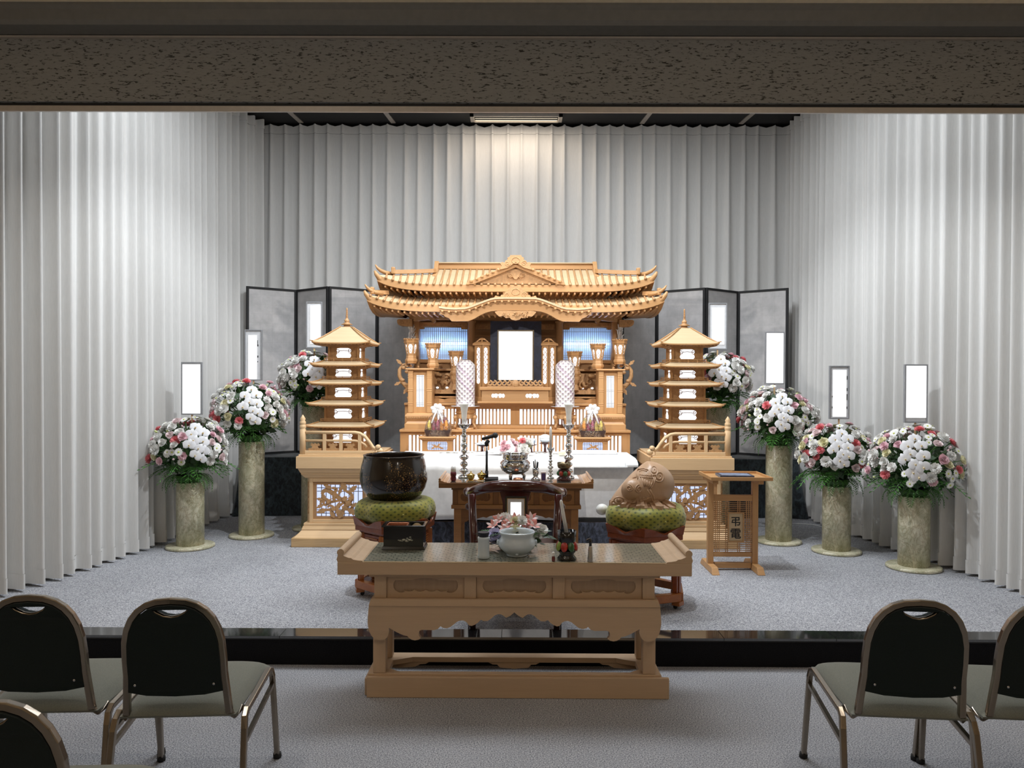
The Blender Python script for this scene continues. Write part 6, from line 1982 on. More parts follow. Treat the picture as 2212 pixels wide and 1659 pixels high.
obj('incense_heap', G().lathe([(.036, .0), (.03, .018), (.012, .032), (0, .035)], 16, ((xm + .012 + xb_ - .006) / 2, (y0 + y1) / 2, MT + h - .024)), plain('brown_incense', (.22, .14, .06), .95, var=.5, vs=300, bmp=.6, bs=300), t, kind='stuff')
g = G()
for a, b, r in ((-.012, .052, .010), (.004, .047, .012), (.016, .052, .010), (.006, .060, .006), (.022, .066, .006), (-.03, .048, .006), (-.04, .05, .004), (-.02, .045, .005), (.03, .05, .007), (.026, .058, .003)):
    g.lathe([(0, -.0006), (r, -.0006), (r, .0006), (0, .0006)], 8, sy=.6).xf(Matrix.Identity(4))
    k = len(g.v) - 32
    Mx = Matrix.Translation(((xa + xb_) / 2 + .018 + a, y0 + .0072, MT + b)) @ Matrix.Rotation(pi / 2, 4, 'X')
    for i in range(k, len(g.v)): g.v[i] = tuple(Mx @ Vector(g.v[i]))
obj('inlay', g, plain('mother_of_pearl', (.42, .42, .36), .25, var=.4, vs=200), t)
# white jar with dark lid
y = ty(1207); x = X(1046, y)
t = thing('lidded_jar', 'white cylindrical jar with dark navy fluted lid on the incense table', 'jar', (x, y, MT))
h = Z(1160, y) - MT
obj('body', G().lathe([(.027, .0005), (.030, .003), (.030, .018), (.0285, .022), (.0285, h - .016), (.031, h - .012), (.031, h - .004), (.028, h), (0, h)], 32, (x, y, MT)), M['porcelain'], t)
obj('lid', G().lathe([(.024, h + .0005), (.024, h + .004), (.029, h + .022), (.028, h + .023), (0, h + .020)], 36, (x, y, MT), smooth=False, lobes=18, la=.02), plain('navy_lid', (.008, .009, .02), .4), t)
# white censer
y = ty(1200); x = X(1118, y)
t = thing('white_censer', 'pale glazed porcelain incense bowl in the middle of the incense table', 'bowl', (x, y, MT))
k = .0915 / 40
px2 = lambda p: p * y / F
obj('bowl', G().lathe([(px2(22), .0005), (px2(23.5), .004), (px2(22), .010), (px2(27), .017), (px2(37), .040), (px2(41), .060), (px2(39), .080), (px2(35.5), .092), (px2(35), .102), (px2(37.5), .112), (px2(39.5), .120), (px2(38), .125), (px2(35), .122), (px2(33), .11), (px2(33), .07), (0, .06)], 48, (x, y, MT)), M['porcelain'], t)
obj('ash', G().lathe([(px2(32.8), .098), (px2(10), .101), (0, .101)], 32, (x, y, MT), cap=False), plain('grey_ash', (.33, .33, .30), .95, var=.15, vs=150), t, kind='stuff')
for q in range(3):
    a = -pi / 2 + q * 2 * pi / 3
    obj('knob', G().ball((x + px2(27) * cos(a), y + px2(27) * sin(a), MT + .018), .009, 10, 6), M['porcelain'], t)
for e in (-1, 1): obj('ear', G().ball((x + e * px2(41), y, MT + .066), .012, 10, 6, sz=1.3, sx=.6), M['porcelain'], t)
# small incense bottle and lighter
y = ty(1213); x = X(1197, y)
t = thing('tiny_bottle', 'tiny red bottle with white stopper left of the black lotus cup', 'bottle', (x, y, MT))
obj('body', G().lathe([(.007, .0005), (.009, .004), (.0085, .018), (.0065, .026)], 12, (x, y, MT)), plain('red_glaze', (.14, .008, .006), .1, coat=1), t)
obj('stopper', G().lathe([(.0062, .0262), (.0072, .030), (.0072, .044), (.004, .047), (0, .047)], 12, (x, y, MT)), M['wax'], t)
y = ty(1213); x = X(1277, y)
t = thing('stick_lighter', 'standing steel and black lighter on the right of the incense table', 'lighter', (x, y, MT))
obj('body', G().lathe([(.0145, .0005), (.0145, .003), (.009, .075), (.008, .078)], 16, (x, y, MT)), M['steel'], t)
obj('head', G().lathe([(.0075, .0782), (.0065, .10), (.0055, .115), (0, .116)], 12, (x, y, MT)), M['blackgloss'], t)
obj('trigger', G().beam((x - .004, y, MT + .112), (x - .018, y, MT + .106), .006, .006), M['blackgloss'], t)
# black lotus cup and candle
y = ty(1208); x = X(1226, y)
t = thing('lotus_cup', 'tall black lacquer cup on a base of red and green petals on the incense table', 'cup', (x, y, MT))
obj('base', G().lathe([(.046, .0005), (.048, .006), (.038, .018), (.034, .028), (.045, .040), (.047, .046), (.03, .05)], 36, (x, y, MT), lobes=12, la=.03), BL, t)
cols = [plain('vermilion_petal', (.42, .022, .012), .2, coat=.7, var=.3, vs=90), plain('green_lacquer_petal', (.022, .10, .025), .2, coat=.7, var=.3, vs=90), plain('lime_petal', (.22, .30, .04), .2, coat=.7, var=.2)]
for q in range(8):
    a = -pi / 2 + q * pi / 4 - .35
    g = G().ball((0, 0, 0), .0195, 12, 8, sz=1.35, sy=.55, sx=.95).xf(Matrix.Translation((x + .044 * cos(a), y + .044 * sin(a), MT + .070)) @ Matrix.Rotation(a + pi / 2, 4, 'Z') @ Matrix.Rotation(radians(-18), 4, 'X'))
    obj('petal', g, cols[0] if q % 2 == 0 else cols[1 if q != 7 else 2], t)
h = Z(1146, y) - MT
obj('cup', G().lathe([(.030, .0505), (.034, .07), (.043, .09), (.046, .11), (.0475, h), (.0455, h), (.042, .1), (0, .09)], 40, (x, y, MT)), BL, t)
zb_ = MT + .0905
t = thing('taper_candle', 'thin white taper candle leaning inside the black lotus cup', 'candle', (x, y, zb_))
p0 = Vector((x + .006, y + .02, zb_ + .001)); p1 = Vector((X(1213.5, y), y + .036, Z(1080, y + .03)))
d = p1 - p0
obj('wax', G().tube([p0, p0 + d * .93, p0 + d * .975, p1], [.0105, .0085, .0065, .0015], 12), M['wax'], t)
# small photo frame behind the flowers
y = 4.17
xa, xb_ = X(1092, y), X(1139, y)
za, zb_ = MT, Z(1073, y)
t = thing('photo_frame', 'small black photo frame with white centre behind the incense table\'s flower dish', 'picture frame', (0, y, MT))
Mx = Matrix.Translation((0, y, MT)) @ Matrix.Rotation(radians(-5), 4, 'X') @ Matrix.Translation((0, -y, -MT))
def fr(a, b, c, d, w0, w1, ya, yb):
    return G().prism([(a, c), (b, c), (b, d), (a, d)], ya, yb, holes=[[(a + w0, c + w1), (b - w0, c + w1), (b - w0, d - w1), (a + w0, d - w1)]])
obj('frame', fr(xa, xb_, za + .004, zb_, .011, .012, y - .012, y + .002).xf(Mx), BL, t, bevel=.002)
obj('gold_slip', fr(xa + .0112, xb_ - .0112, za + .0162, zb_ - .0122, .002, .002, y - .007, y - .001).xf(Mx), M['brass'], t)
obj('mount', fr(xa + .0134, xb_ - .0134, za + .0184, zb_ - .0144, .016, .018, y - .004, y - .001).xf(Mx), M['palegrey'], t)
obj('glowing_blank', G().box(xa + .0296, xb_ - .0296, y - .0025, y - .001, za + .0366, zb_ - .0326).xf(Mx), M['screen'], t)  # whited-out photo, given an added glow
obj('backing', G().box(xa + .001, xb_ - .001, y + .0022, y + .010, za + .005, zb_ - .001).xf(Mx), M['black'], t)
obj('easel_leg', G().beam((.006, y + .034, zb_ - .08), (.006, y + .050, MT + .003), .03, .004), M['black'], t)
# dish under the flowers
yF = 4.07; xF = X(1114, yF)
FD = thing('flower_dish', 'shallow dish of pink alstroemeria, white and lavender flowers behind the porcelain bowl', 'flower arrangement', (xF, yF, MT))
obj('dish', G().lathe([(.06, .0005), (.085, .008), (.09, .020), (.086, .020), (.08, .01), (0, .006)], 28, (xF, yF, MT)), M['porcelain'], FD)

# ------------------------------------------------------------------ condolence telegram stand
y0, y1 = 5.64, 5.93
ym = 5.78
xl, xr = X(1541.5, 5.70), X(1638.5, 5.70)
cx = (xl + xr) / 2
t = thing('telegram_stand', 'slim wooden lattice stand with tray top and lettered plaque, right of the wooden fish', 'stand', (cx, ym, ST))
S_, SV = M['orange_pine'] if 'orange_pine' in M else wood('stand_cedar', (.56, .31, .13), (.47, .25, .10), 'x'), wood('stand_cedar_upright', (.56, .31, .13), (.47, .25, .10), 'z')
ztr = Z(1037, 5.6)
for x in (xl, xr):
    obj('foot', G().frustum((x - .028, x + .028, 5.60, 5.98), (x - .024, x + .024, 5.64, 5.94), ST + .001, ST + .05), S_, t, bevel=.004)
    obj('post', G().box(x - .022, x + .022, ym - .022, ym + .022, ST + .0505, ztr - .03), SV, t, bevel=.003)
    obj('tray_bearer', G().box(x - .02, x + .02, ym - .15, ym + .15, ztr - .0295, ztr - .0005), S_, t, bevel=.003)
obj('foot_rail', G().box(xl + .029, xr - .029, ym - .02, ym + .02, ST + .015, ST + .055), S_, t, bevel=.003)
obj('top_rail', G().box(xl + .0225, xr - .0225, ym - .018, ym + .018, Z(1080, ym), Z(1067, ym)), S_, t, bevel=.002)
obj('bottom_rail', G().box(xl + .0225, xr - .0225, ym - .018, ym + .018, Z(1200, ym), Z(1191, ym)), S_, t, bevel=.002)
la, lb = Z(1191, ym), Z(1080, ym)
for k in range(1, 26):
    if k in (): continue
    z = la + (lb - la) * k / 26
    obj('lattice_bar', G().box(xl + .0225, xr - .0225, ym - .007, ym + .001, z - .0027, z + .0027), S_, t)
for f in (.05, .10, .15, .32, .37, .63, .68, .85, .90, .95):
    x = xl + .022 + (xr - xl - .044) * f
    obj('lattice_bar', G().box(x - .0027, x + .0027, ym - .0145, ym - .0075, la, lb), SV, t)
tx0, tx1 = X(1537, 5.60), X(1671, 5.60)
ty0, ty1 = 5.60, 5.98
obj('tray_floor', G().box(tx0 + .01, tx1 - .01, ty0 + .01, ty1 - .01, ztr, ztr + .008), SV, t)
obj('tray_rim', G().prism([(tx0, ty0), (tx1, ty0), (tx1, ty1), (tx0, ty1)], ztr + .0, ztr + .026, 'z', holes=[[(tx0 + .0099, ty0 + .0099), (tx1 - .0099, ty0 + .0099), (tx1 - .0099, ty1 - .0099), (tx0 + .0099, ty1 - .0099)]]), S_, t, bevel=.002)
pa, pb = X(1575, 5.74), X(1608, 5.74)
pz0, pz1 = Z(1169, 5.74), Z(1106, 5.74)
obj('plaque', G().box(pa, pb, 5.747, 5.765, pz0, pz1), M['pale'], t)
obj('plaque_frame', fr(pa - .004, pb + .004, pz0 - .004, pz1 + .004, .009, .009, 5.738, 5.7469), S_, t, bevel=.001)
def kanji(ch, xc, zc_, size):
    c = bpy.data.curves.new('lettering', 'FONT'); c.body = ch; c.size = size; c.extrude = .0007; c.offset = .0011
    c.align_x = 'CENTER'; c.align_y = 'CENTER'
    o = bpy.data.objects.new('tmp', c); C.objects.link(o)
    bpy.context.view_layer.update()
    me = bpy.data.meshes.new_from_object(o.evaluated_get(bpy.context.evaluated_depsgraph_get()))
    bpy.data.objects.remove(o)
    xs = [v.co.x for v in me.vertices]; ys = [v.co.y for v in me.vertices]
    ox, oy = (min(xs) + max(xs)) / 2, (min(ys) + max(ys)) / 2
    f = OFF[t.name]
    for v in me.vertices:
        v.co = Vector((xc + (v.co.x - ox), 5.7462 - v.co.z, zc_ + (v.co.y - oy))) - f
    me.materials.clear(); me.materials.append(M['black'])
    q = bpy.data.objects.new('character', me); C.objects.link(q); q.parent = t
kanji('弔', (pa + pb) / 2, pz0 + (pz1 - pz0) * .69, .078)
kanji('電', (pa + pb) / 2, pz0 + (pz1 - pz0) * .28, .084)
bx = X(1590, 5.75)
t = thing('telegram_folder', 'dark navy folder with a pale printed cover lying in the tray of the telegram stand', 'folder', (bx, 5.78, ztr + .008))
Mx = Matrix.Translation((bx, 5.78, 0)) @ Matrix.Rotation(radians(-3), 4, 'Z') @ Matrix.Translation((-bx, -5.78, 0))
obj('folder', G().box(bx - .125, bx + .125, 5.69, 5.87, ztr + .0085, ztr + .026).xf(Mx), M['navy'], t, bevel=.002)
obj('cover_print', G().box(bx - .105, bx + .105, 5.71, 5.85, ztr + .0262, ztr + .0268).xf(Mx), plain('blue_grey_print', (.20, .24, .34), .4, var=.5, vs=30), t)
t = thing('white_sheet', 'white paper sheet lying flat under the navy folder in the tray', 'paper', (bx, 5.78, ztr + .008))
obj('sheet', G().box(tx0 + .04, tx1 - .03, 5.625, 5.66, ztr + .0083, ztr + .0092), M['paper'], t)
# ------------------------------------------------------------------ flower kinds (unit size, facing +z)
def fan(g, n, r, z0, z1, wob, ph=0, mi=0, cup=0.0, r0=0.08):
    vs = []
    for i in range(n):
        a = 2 * pi * i / n + ph
        vs.append((r0 * cos(a), r0 * sin(a), z0))
    for i in range(n):
        a = 2 * pi * i / n + ph
        k = r * (1 + (wob if i % 2 else -wob))
        vs.append((k * .6 * cos(a), k * .6 * sin(a), z0 + (z1 - z0) * .45))
    for i in range(n):
        a = 2 * pi * i / n + ph
        k = r * (1 + (wob if i % 2 else -wob))
        vs.append((k * cos(a), k * sin(a), z1 + (cup if i % 2 else -cup)))
    fs = [(j*n+i, j*n+(i+1) % n, (j+1)*n+(i+1) % n, (j+1)*n+i) for j in range(2) for i in range(n)]
    g.add(vs, fs, False, mi)
def carnation(m, name):
    g = G()
    for k, (r, z1) in enumerate(((1, .12), (.92, .34), (.74, .52), (.52, .66), (.3, .74))):
        fan(g, 14, r, -.05 + .05 * k, z1, .10, k * .37, 0, .09)
    g.lathe([(.05, -.5), (.16, -.35), (.2, -.02)], 6, mi=1)
    return g.mesh(name, [M[m], M['stem']])
def rose(m, name):
    g = G()
    for k, (r, h, z0) in enumerate(((.98, .35, -.15), (.8, .5, -.1), (.62, .58, -.05), (.42, .62, 0), (.22, .62, 0))):
        n = 10
        vs = []
        for j, (q, z) in enumerate(((.35, z0), (.85, z0 + h * .5), (1.0 if k > 1 else 1.12, z0 + h))):
            for i in range(n):
                a = 2 * pi * i / n + k * .5
                w = 1 + .12 * cos(3 * a + k) + (.1 if k < 2 and i % 2 else 0)
                vs.append((r * q * w * cos(a), r * q * w * sin(a), z))
        g.add(vs, [(j*n+i, j*n+(i+1) % n, (j+1)*n+(i+1) % n, (j+1)*n+i) for j in range(2) for i in range(n)], True)
    g.lathe([(.05, -.5), (.2, -.3), (.3, -.1)], 6, mi=1)
    return g.mesh(name, [M[m], M['stem']])
def daisy(name):
    g = G()
    for k in range(2):
        for i in range(11):
            a = 2 * pi * (i + .5 * k) / 11
            ca, sa = cos(a), sin(a)
            def p(r, w, z): return (r * ca - w * sa, r * sa + w * ca, z)
            zz = .05 * k
            g.add([p(.12, -.05, zz), p(.65, -.15, .06 + zz), p(1 - .1 * k, 0, .02 + .12 * k), p(.65, .15, .06 + zz), p(.12, .05, zz)], [(0, 1, 2, 3, 4)], False)
    g.ball((0, 0, .08), .24, 8, 5, sz=.6, mi=1)
    return g.mesh(name, [M['p_white'], M['p_eye']])
def orchid(name):
    g = G()
    def petal(a, L, w, lift):
        ca, sa = cos(a), sin(a)
        vs = []; n = 9
        for i in range(n):
            t = i / (n - 1)
            ww = w * sin(pi * min(.08 + t * .92, 1)) ** .7
            for s in (-1, 0, 1):
                r = L * t; q = s * ww
                vs.append((r * ca - q * sa, r * sa + q * ca, lift * t + (.10 * (1 - s * s)) * sin(pi * t) - .12 * t * t))
        g.add(vs, [(i*3+j, i*3+j+1, (i+1)*3+j+1, (i+1)*3+j) for i in range(n - 1) for j in range(2)], True)
    for a in (90, 210, 330): petal(radians(a), .95, .34, .0)
    for a in (12, 168): petal(radians(a), 1.0, .58, .10)
    g.ball((0, -.10, .16), .13, 8, 5, sz=.9, sy=1.3, mi=1)
    g.ball((0, -.02, .26), .07, 6, 4, mi=0)
    return g.mesh(name, [M['p_orchid'], M['p_lip']])
def bud(m, name):
    g = G().lathe([(.12, -.8), (.5, -.3), (.55, .2), (.3, .75), (.0, .95)], 8)
    return g.mesh(name, [M[m]])
def lily(name):
    g = G()
    for k in range(6):
        a = k * pi / 3; ca, sa = cos(a), sin(a)
        vs = []
        for i in range(6):
            t = i / 5
            w = .25 * sin(pi * min(.1 + t * .9, 1)) ** .8
            for s in (-1, 0, 1):
                r = .1 + .9 * t ** 1.2; q = s * w
                vs.append((r * ca - q * sa, r * sa + q * ca, .75 * t ** .6 - .05 * s * s))
        g.add(vs, [(i*3+j, i*3+j+1, (i+1)*3+j+1, (i+1)*3+j) for i in range(5) for j in range(2)], True, mi=k % 2)
    for k in range(4): g.beam((0, 0, .1), (.2 * cos(k * 1.6), .2 * sin(k * 1.6), .7), .03, .03)
    return g.mesh(name, [M['p_blush'], M['p_rose']])
M['p_rose'] = plain('rose_streaked_petal', (.78, .30, .26), .5, var=.25)
M['p_lav'] = plain('lavender_petal', (.62, .60, .82), .6, var=.1)
def frond(name, L=1.0, n=11):
    g = G(); pts = []
    for i in range(n + 1):
        t = i / n
        pts.append((0, L * t, .30 * sin(t * 2.0) - .42 * t * t))
    g.tube(pts, .008, 3, smooth=False, cap=False)
    for i in range(1, n + 1):
        t = i / n; p = pts[i]
        w = .30 * sin(pi * min(.12 + t * .88, 1)) ** .8 + .02
        for s in (-1, 1):
            g.add([(p[0], p[1] - .035, p[2]), (p[0] + s * w * .5, p[1] + .02, p[2] + .01), (p[0] + s * w, p[1] + .10, p[2] - .05), (p[0] + s * w * .5, p[1] + .075, p[2])], [(0, 1, 2, 3)])
            g.add([(p[0] + s * w * .3, p[1] + .03, p[2]), (p[0] + s * w * .5, p[1] + .10, p[2] - .01), (p[0] + s * w * .7, p[1] + .045, p[2] - .02)], [(0, 1, 2)])
    return g.mesh(name, [M['fern']])
FL = {'white carnation': carnation('p_white', 'white_carnation'), 'coral carnation': carnation('p_coral', 'coral_carnation'), 'pink carnation': carnation('p_pink', 'pink_carnation'),
      'cream rose': rose('p_cream', 'cream_rose'), 'white rose': rose('p_white', 'white_rose'), 'pink rose': rose('p_blush', 'pink_rose'), 'pink lisianthus': rose('p_pink', 'pink_lisianthus'),
      'daisy': daisy('white_daisy'), 'orchid': orchid('white_orchid'), 'green bud': bud('p_green', 'green_bud'), 'pink bud': bud('p_pink', 'pink_bud')}
FROND = [frond('fern_frond'), frond('fern_frond', .8, 9)]
def quat(n, spin):
    q = Vector((0, 0, 1)).rotation_difference(Vector(n).normalized())
    return q @ Quaternion((0, 0, 1), spin)
NAMES = {k: k.replace(' ', '_') for k in FL}
def arrangement(cx, cy, zt, rx, rz, zc, label, seed, orc):
    """zt: top of the pillar; zc: centre height of the flower dome"""
    r = random.Random(seed)
    t = thing('flower_arrangement', label, 'flower arrangement', (cx, cy, zt), group='round funeral flower arrangements')
    obj('bowl', G().lathe([(.08, .0005), (.10, .03), (.105, .06), (.098, .06), (.09, .03), (0, .02)], 20, (cx, cy, zt)), M['leaf'], t)
    # leaf mass and stems
    g = G()
    c0 = Vector((cx, cy, zt + .05))
    cc = Vector((cx, cy, zc))
    for k in range(300):
        u = r.uniform(-.92, .85); a = r.uniform(0, 2 * pi)
        s = sqrt(max(1 - u * u, 0)); f = r.uniform(.5, .80)
        if u < -.4: f *= .9
        p = Vector((cx + rx * f * s * cos(a), cy + rx * f * s * sin(a), zc + rz * f * u))
        n = (p - cc).normalized()
        L = r.uniform(.05, .10)
        tq = n.cross(Vector((r.uniform(-1, 1), r.uniform(-1, 1), r.uniform(-1, 1)))).normalized()
        dq = (n * .6 + tq).normalized()
        sd = dq.cross(n).normalized() * L * .30
        g.add([p, p + dq * L * .5 + sd, p + dq * L, p + dq * L * .5 - sd], [(0, 1, 2, 3)])
    obj('foliage', g, M['leaf'], t, kind='stuff')
    g = G()
    pts = []
    N = 128
    kinds = (['white carnation'] * 28 + ['daisy'] * 20 + ['white rose'] * 9 + ['cream rose'] * 8 + ['pink rose'] * 10 + ['pink lisianthus'] * 4 + ['coral carnation'] * 7 + ['pink carnation'] * 8 + ['green bud'] * 5 + ['pink bud'] * 5)
    r.shuffle(kinds)
    for i in range(N):
        u = -.34 + 1.32 * (i + .5) / N
        u = min(u, .97)
        a = i * 2.39996 + r.uniform(-.15, .15)
        s = sqrt(max(1 - u * u, 0))
        f = r.uniform(.90, 1.05)
        if u < -.1: f *= .98
        d = Vector((s * cos(a), s * sin(a), u))
        p = Vector((cx + rx * f * d.x, cy + rx * f * d.y, zc + rz * f * d.z))
        # the orchid spray takes the front middle
        e_ = d.copy(); e_.rotate(Quaternion((0, 0, 1), atan2(cx, cy)))
        if e_.y < -.1 and abs(e_.x - orc) < .30 and -.25 < e_.z < .95: continue
        kd = kinds[i % len(kinds)]
        R = {'daisy': .034, 'green bud': .017, 'pink bud': .016, 'white carnation': .041, 'coral carnation': .037, 'cream rose': .034, 'white rose': .034}.get(kd, .032) * r.uniform(.88, 1.15)
        if kd == 'white carnation' and u > .8: kd = 'daisy'; R = .036
        n = (d + Vector((-.25 * sin(atan2(cx, cy)), -.25, .35)) * .6 + Vector((r.uniform(-.25, .25), r.uniform(-.25, .25), r.uniform(-.25, .25)))).normalized()
        put(NAMES[kd], FL[kd], t, p, quat(n, r.uniform(0, 6.28)), R)
        g.tube([c0, cc.lerp(p, .5) + Vector((0, 0, -.02)), p - n * R * .4], .003, 3, smooth=False, cap=False)
        if kd == 'daisy' and r.random() < .6:      # sprays
            for q in range(2):
                o = Vector((r.uniform(-.05, .05), r.uniform(-.05, .05), r.uniform(-.05, .05)))
                o -= n * o.dot(n) * .8
                put('daisy', FL['daisy'], t, p + o + n * .005, quat((n + o * 8), r.uniform(0, 6)), R * r.uniform(.75, 1.0))
    obj('stems', g, M['stem'], t, kind='stuff')
    sp = [(0, .66), (-.13, .50), (.13, .52), (-.05, .34), (.15, .30), (-.17, .22), (.04, .12), (.16, .06), (-.02, -.06), (.08, -.16)]
    for k, (a, b) in enumerate(sp):
        d = Vector((orc + a * 1.05 + r.uniform(-.02, .02), -1.0, b * 1.05))
        d.y = -sqrt(max(1 - min(d.x ** 2 + d.z ** 2, .96), .04))
        d.rotate(Quaternion((0, 0, 1), -atan2(cx, cy)))
        p = Vector((cx + rx * 1.06 * d.x, cy + rx * 1.06 * d.y, zc + rz * 1.06 * d.z))
        n = (d * .9 + Vector((0, -.7, .12 - .1 * (k % 2)))).normalized()
        put('orchid', FL['orchid'], t, p, quat(n, r.uniform(-.3, .3) + 0), .052 * r.uniform(.92, 1.08))
    for k in range(16):
        a = 2 * pi * k / 16 + .2
        q = Quaternion((0, 0, 1), a - pi / 2) @ Quaternion((1, 0, 0), r.uniform(-1.0, -.5))
        put('fern_frond', FROND[k % 2], t, (cx + .116 * cos(a), cy + .116 * sin(a), zt + .065), q, (.13, .15, .15))
    for k in range(26):
        a = 2 * pi * k / 26 + r.uniform(-.1, .1)
        L = r.uniform(.18, .29)
        q = Quaternion((0, 0, 1), a - pi / 2) @ Quaternion((1, 0, 0), r.uniform(-.25, .30))
        put('fern_frond', FROND[k % 2], t, (cx + .07 * cos(a), cy + .07 * sin(a), zt + .07 + r.uniform(-.0, .05)), q, (L * .8, L * 1.1, L))
    return t
def pillar(cx, cy, h, label):
    t = thing('flower_pillar', label, 'pillar', (cx, cy, ST), group='green marbled flower pillars')
    obj('base', G().lathe([(.19, .001), (.196, .004), (.196, .018), (.188, .024), (0, .0245)], 48, (cx, cy, ST)), M['marble'], t)
    obj('shaft', G().lathe([(.112, .025), (.112, h - .003), (.109, h)], 40, (cx, cy, ST)), M['marble'], t)
M['inkmark'] = M['black']
def nameplate(cx, cy, px0, px1, py0, py1, inset, label, marks=()):
    Y = cy
    t = thing('name_board', label, 'name board', ((X(px0, Y) + X(px1, Y)) / 2, Y, Z(py1, Y)), group='framed white name boards above the flowers')
    a, b, c, d = X(px0, Y), X(px1, Y), Z(py1, Y), Z(py0, Y)
    w = .011
    obj('frame', fr(a, b, c, d, w, w, Y - .012, Y + .012), M['silverframe'], t, bevel=.002)
    obj('board', G().box(a + w + .0002, b - w - .0002, Y - .004, Y + .006, c + w + .0002, d - w - .0002), M['palegrey'], t)
    l, rr, bo, to = inset
    obj('glowing_blank', G().box(X(l, Y), X(rr, Y), Y - .0085, Y - .0045, Z(bo, Y), Z(to, Y)), M['screen'], t)  # blanked-out name, made to glow by its material
    for (mx, mz, mw, mh) in marks:
        obj('ink_mark', G().box(X(mx, Y), X(mx + mw, Y), Y - .006, Y - .0042, Z(mz + mh, Y), Z(mz, Y)), M['black'], t)
    return t
DEF = [  # side, px, base y, pillar height, dome (px centre x, y, half width), orchid shift, plate rect, inset
    ('leftmost and lowest on the left', 410, 1183, .55, (404, 968, 80), .18, (391, 436, 782, 896), (391.5, 432, 894, 787), ()),
    ('middle one on the left', 543, 1159, .855, (540, 889, 82), 0.0, (528, 566, 712, 822), (536, 554.5, 822, 724), ((555.6, 735, 1, 12), (555.6, 744, 2, 4), (555.6, 768, 2, 4), (555.6, 780, 1.5, 2))),
    ('tallest on the left, beside the left pagoda', 677, 1143, 1.16, (665, 817, 68), .10, (661, 696, 652, 752), (670, 692.5, 743, 660), ()),
    ('tallest on the right, beside the right pagoda', 1551, 1143, 1.16, (1560, 816, 68), .0, (1529, 1569, 655, 755), (1537, 1563.5, 744.5, 665), ()),
    ('second tallest on the right', 1683, 1171, .855, (1677, 902, 80), 0.08, (1651, 1693, 717, 830), (1652.5, 1691, 828, 718.5), ()),
    ('second from the right', 1808, 1192, .55, (1804, 978, 78), .12, (1790, 1833, 790, 905), (1797.5, 1826.5, 900, 799), ((1826.8, 812, 2, 8), (1826.8, 838, 2, 6), (1826.8, 851, 2, 13), (1826.8, 878, 2, 5), (1795.8, 855, 1.4, 3), (1795.8, 878, 1.4, 4))),
    ('rightmost and lowest on the right', 1975, 1227, .55, (1972, 1000, 96), .0, (1951, 2001, 787, 913), (1955.5, 1999, 902, 788.5), ())]
for k, (lab, px, by_, h, (fx_, fy_, fw), orc, pr, ins, mk) in enumerate(DEF):
    cyr = by_ - (px - 1113) * .0038
    cy = 1661 * 1.44 / (cyr - 815)
    cx = X(px, cy)
    pillar(cx, cy, h, 'green marbled flower pillar, ' + lab)
    zt = ST + h
    rx = fw * cy / F * .97
    zc = Z(fy_ - (px - 1113) * .0038 + 4, cy)
    acx = X(fx_, cy) * .5 + cx * .5
    arrangement(acx, cy, zt + .0005, rx, rx * .90, zc, 'dome of white orchids and pink carnations, ' + lab, 50 + k, orc)
    p0, p1, q0, q1 = pr
    dy = -(px - 1113) * .0038
    yp = cy + .06
    ins2 = (ins[0], ins[1], ins[2] + dy, ins[3] + dy)
    t = nameplate(cx, yp, p0, p1, q0 + dy, q1 + dy, ins2, 'white name board in grey frame, ' + lab, [(a, b + dy, c, d) for a, b, c, d in mk])
    xm = (X(p0, yp) + X(p1, yp)) / 2
    obj('stake', G().box(xm - .006, xm + .006, yp - .004, yp + .006, zt + .06, Z(q1 + dy, yp) - .0005), M['pine'], t)
# the flower dish on the incense table
r = random.Random(5)
LY = lily('pink_alstroemeria'); lav = carnation('p_lav', 'lavender_carnation')
items = [(LY, 'alstroemeria', a, b, .036) for a, b in ((-.115, .105), (-.075, .125), (-.035, .115), (.0, .135), (.035, .12), (.075, .125), (.10, .11), (-.055, .10), (.06, .10), (-.09, .125), (.015, .11), (.085, .135), (-.02, .13))]
items += [(FL['white carnation'], 'white_carnation', -.055, .14, .034), (FL['white carnation'], 'white_carnation', -.02, .135, .032), (FL['white carnation'], 'white_carnation', .035, .14, .03), (FL['cream rose'], 'cream_rose', 0, .105, .025), (FL['white rose'], 'white_rose', .135, .095, .036), (FL['white rose'], 'white_rose', .115, .06, .024),
          (lav, 'lavender_carnation', -.108, .07, .042), (lav, 'lavender_carnation', -.10, .035, .036), (FL['daisy'], 'daisy', .105, .04, .025), (FL['cream rose'], 'cream_rose', .0, .14, .024)]
for me, nm, a, b, R in items:
    y = yF - .02 + r.uniform(-.03, .05) + (.03 if b > .11 else 0)
    n = Vector((a * 3, -.7, .9 + r.uniform(-.2, .2)))
    put(nm, me, FD, (xF + a, y, MT + b + .012), quat(n, r.uniform(0, 6)), R)
g = G()
for k in range(150):
    a = r.uniform(0, 2 * pi); q = r.uniform(.03, .165)
    p = Vector((xF + q * cos(a), yF + .3 * q * sin(a), MT + r.uniform(.015, .10)))
    d = Vector((cos(a), .5 * sin(a), r.uniform(-.4, .4))).normalized(); L = r.uniform(.035, .07)
    s = Vector((-d.y, d.x, .4)).normalized() * L * .22
    g.add([p, p + d * L * .5 + s, p + d * L, p + d * L * .5 - s], [(0, 1, 2, 3)])
obj('foliage', g, M['leaf'], FD, kind='stuff')
for k in range(8):
    a = (-2.9, -2.6, -2.3, -.2, -.5, -.8, 3.0, .1)[k]
    q = Quaternion((0, 0, 1), a - pi / 2) @ Quaternion((1, 0, 0), .45)
    put('fern_frond', FROND[k % 2], FD, (xF + .07 * cos(a), yF + .03 * sin(a), MT + .05), q, (.10, .12, .10))
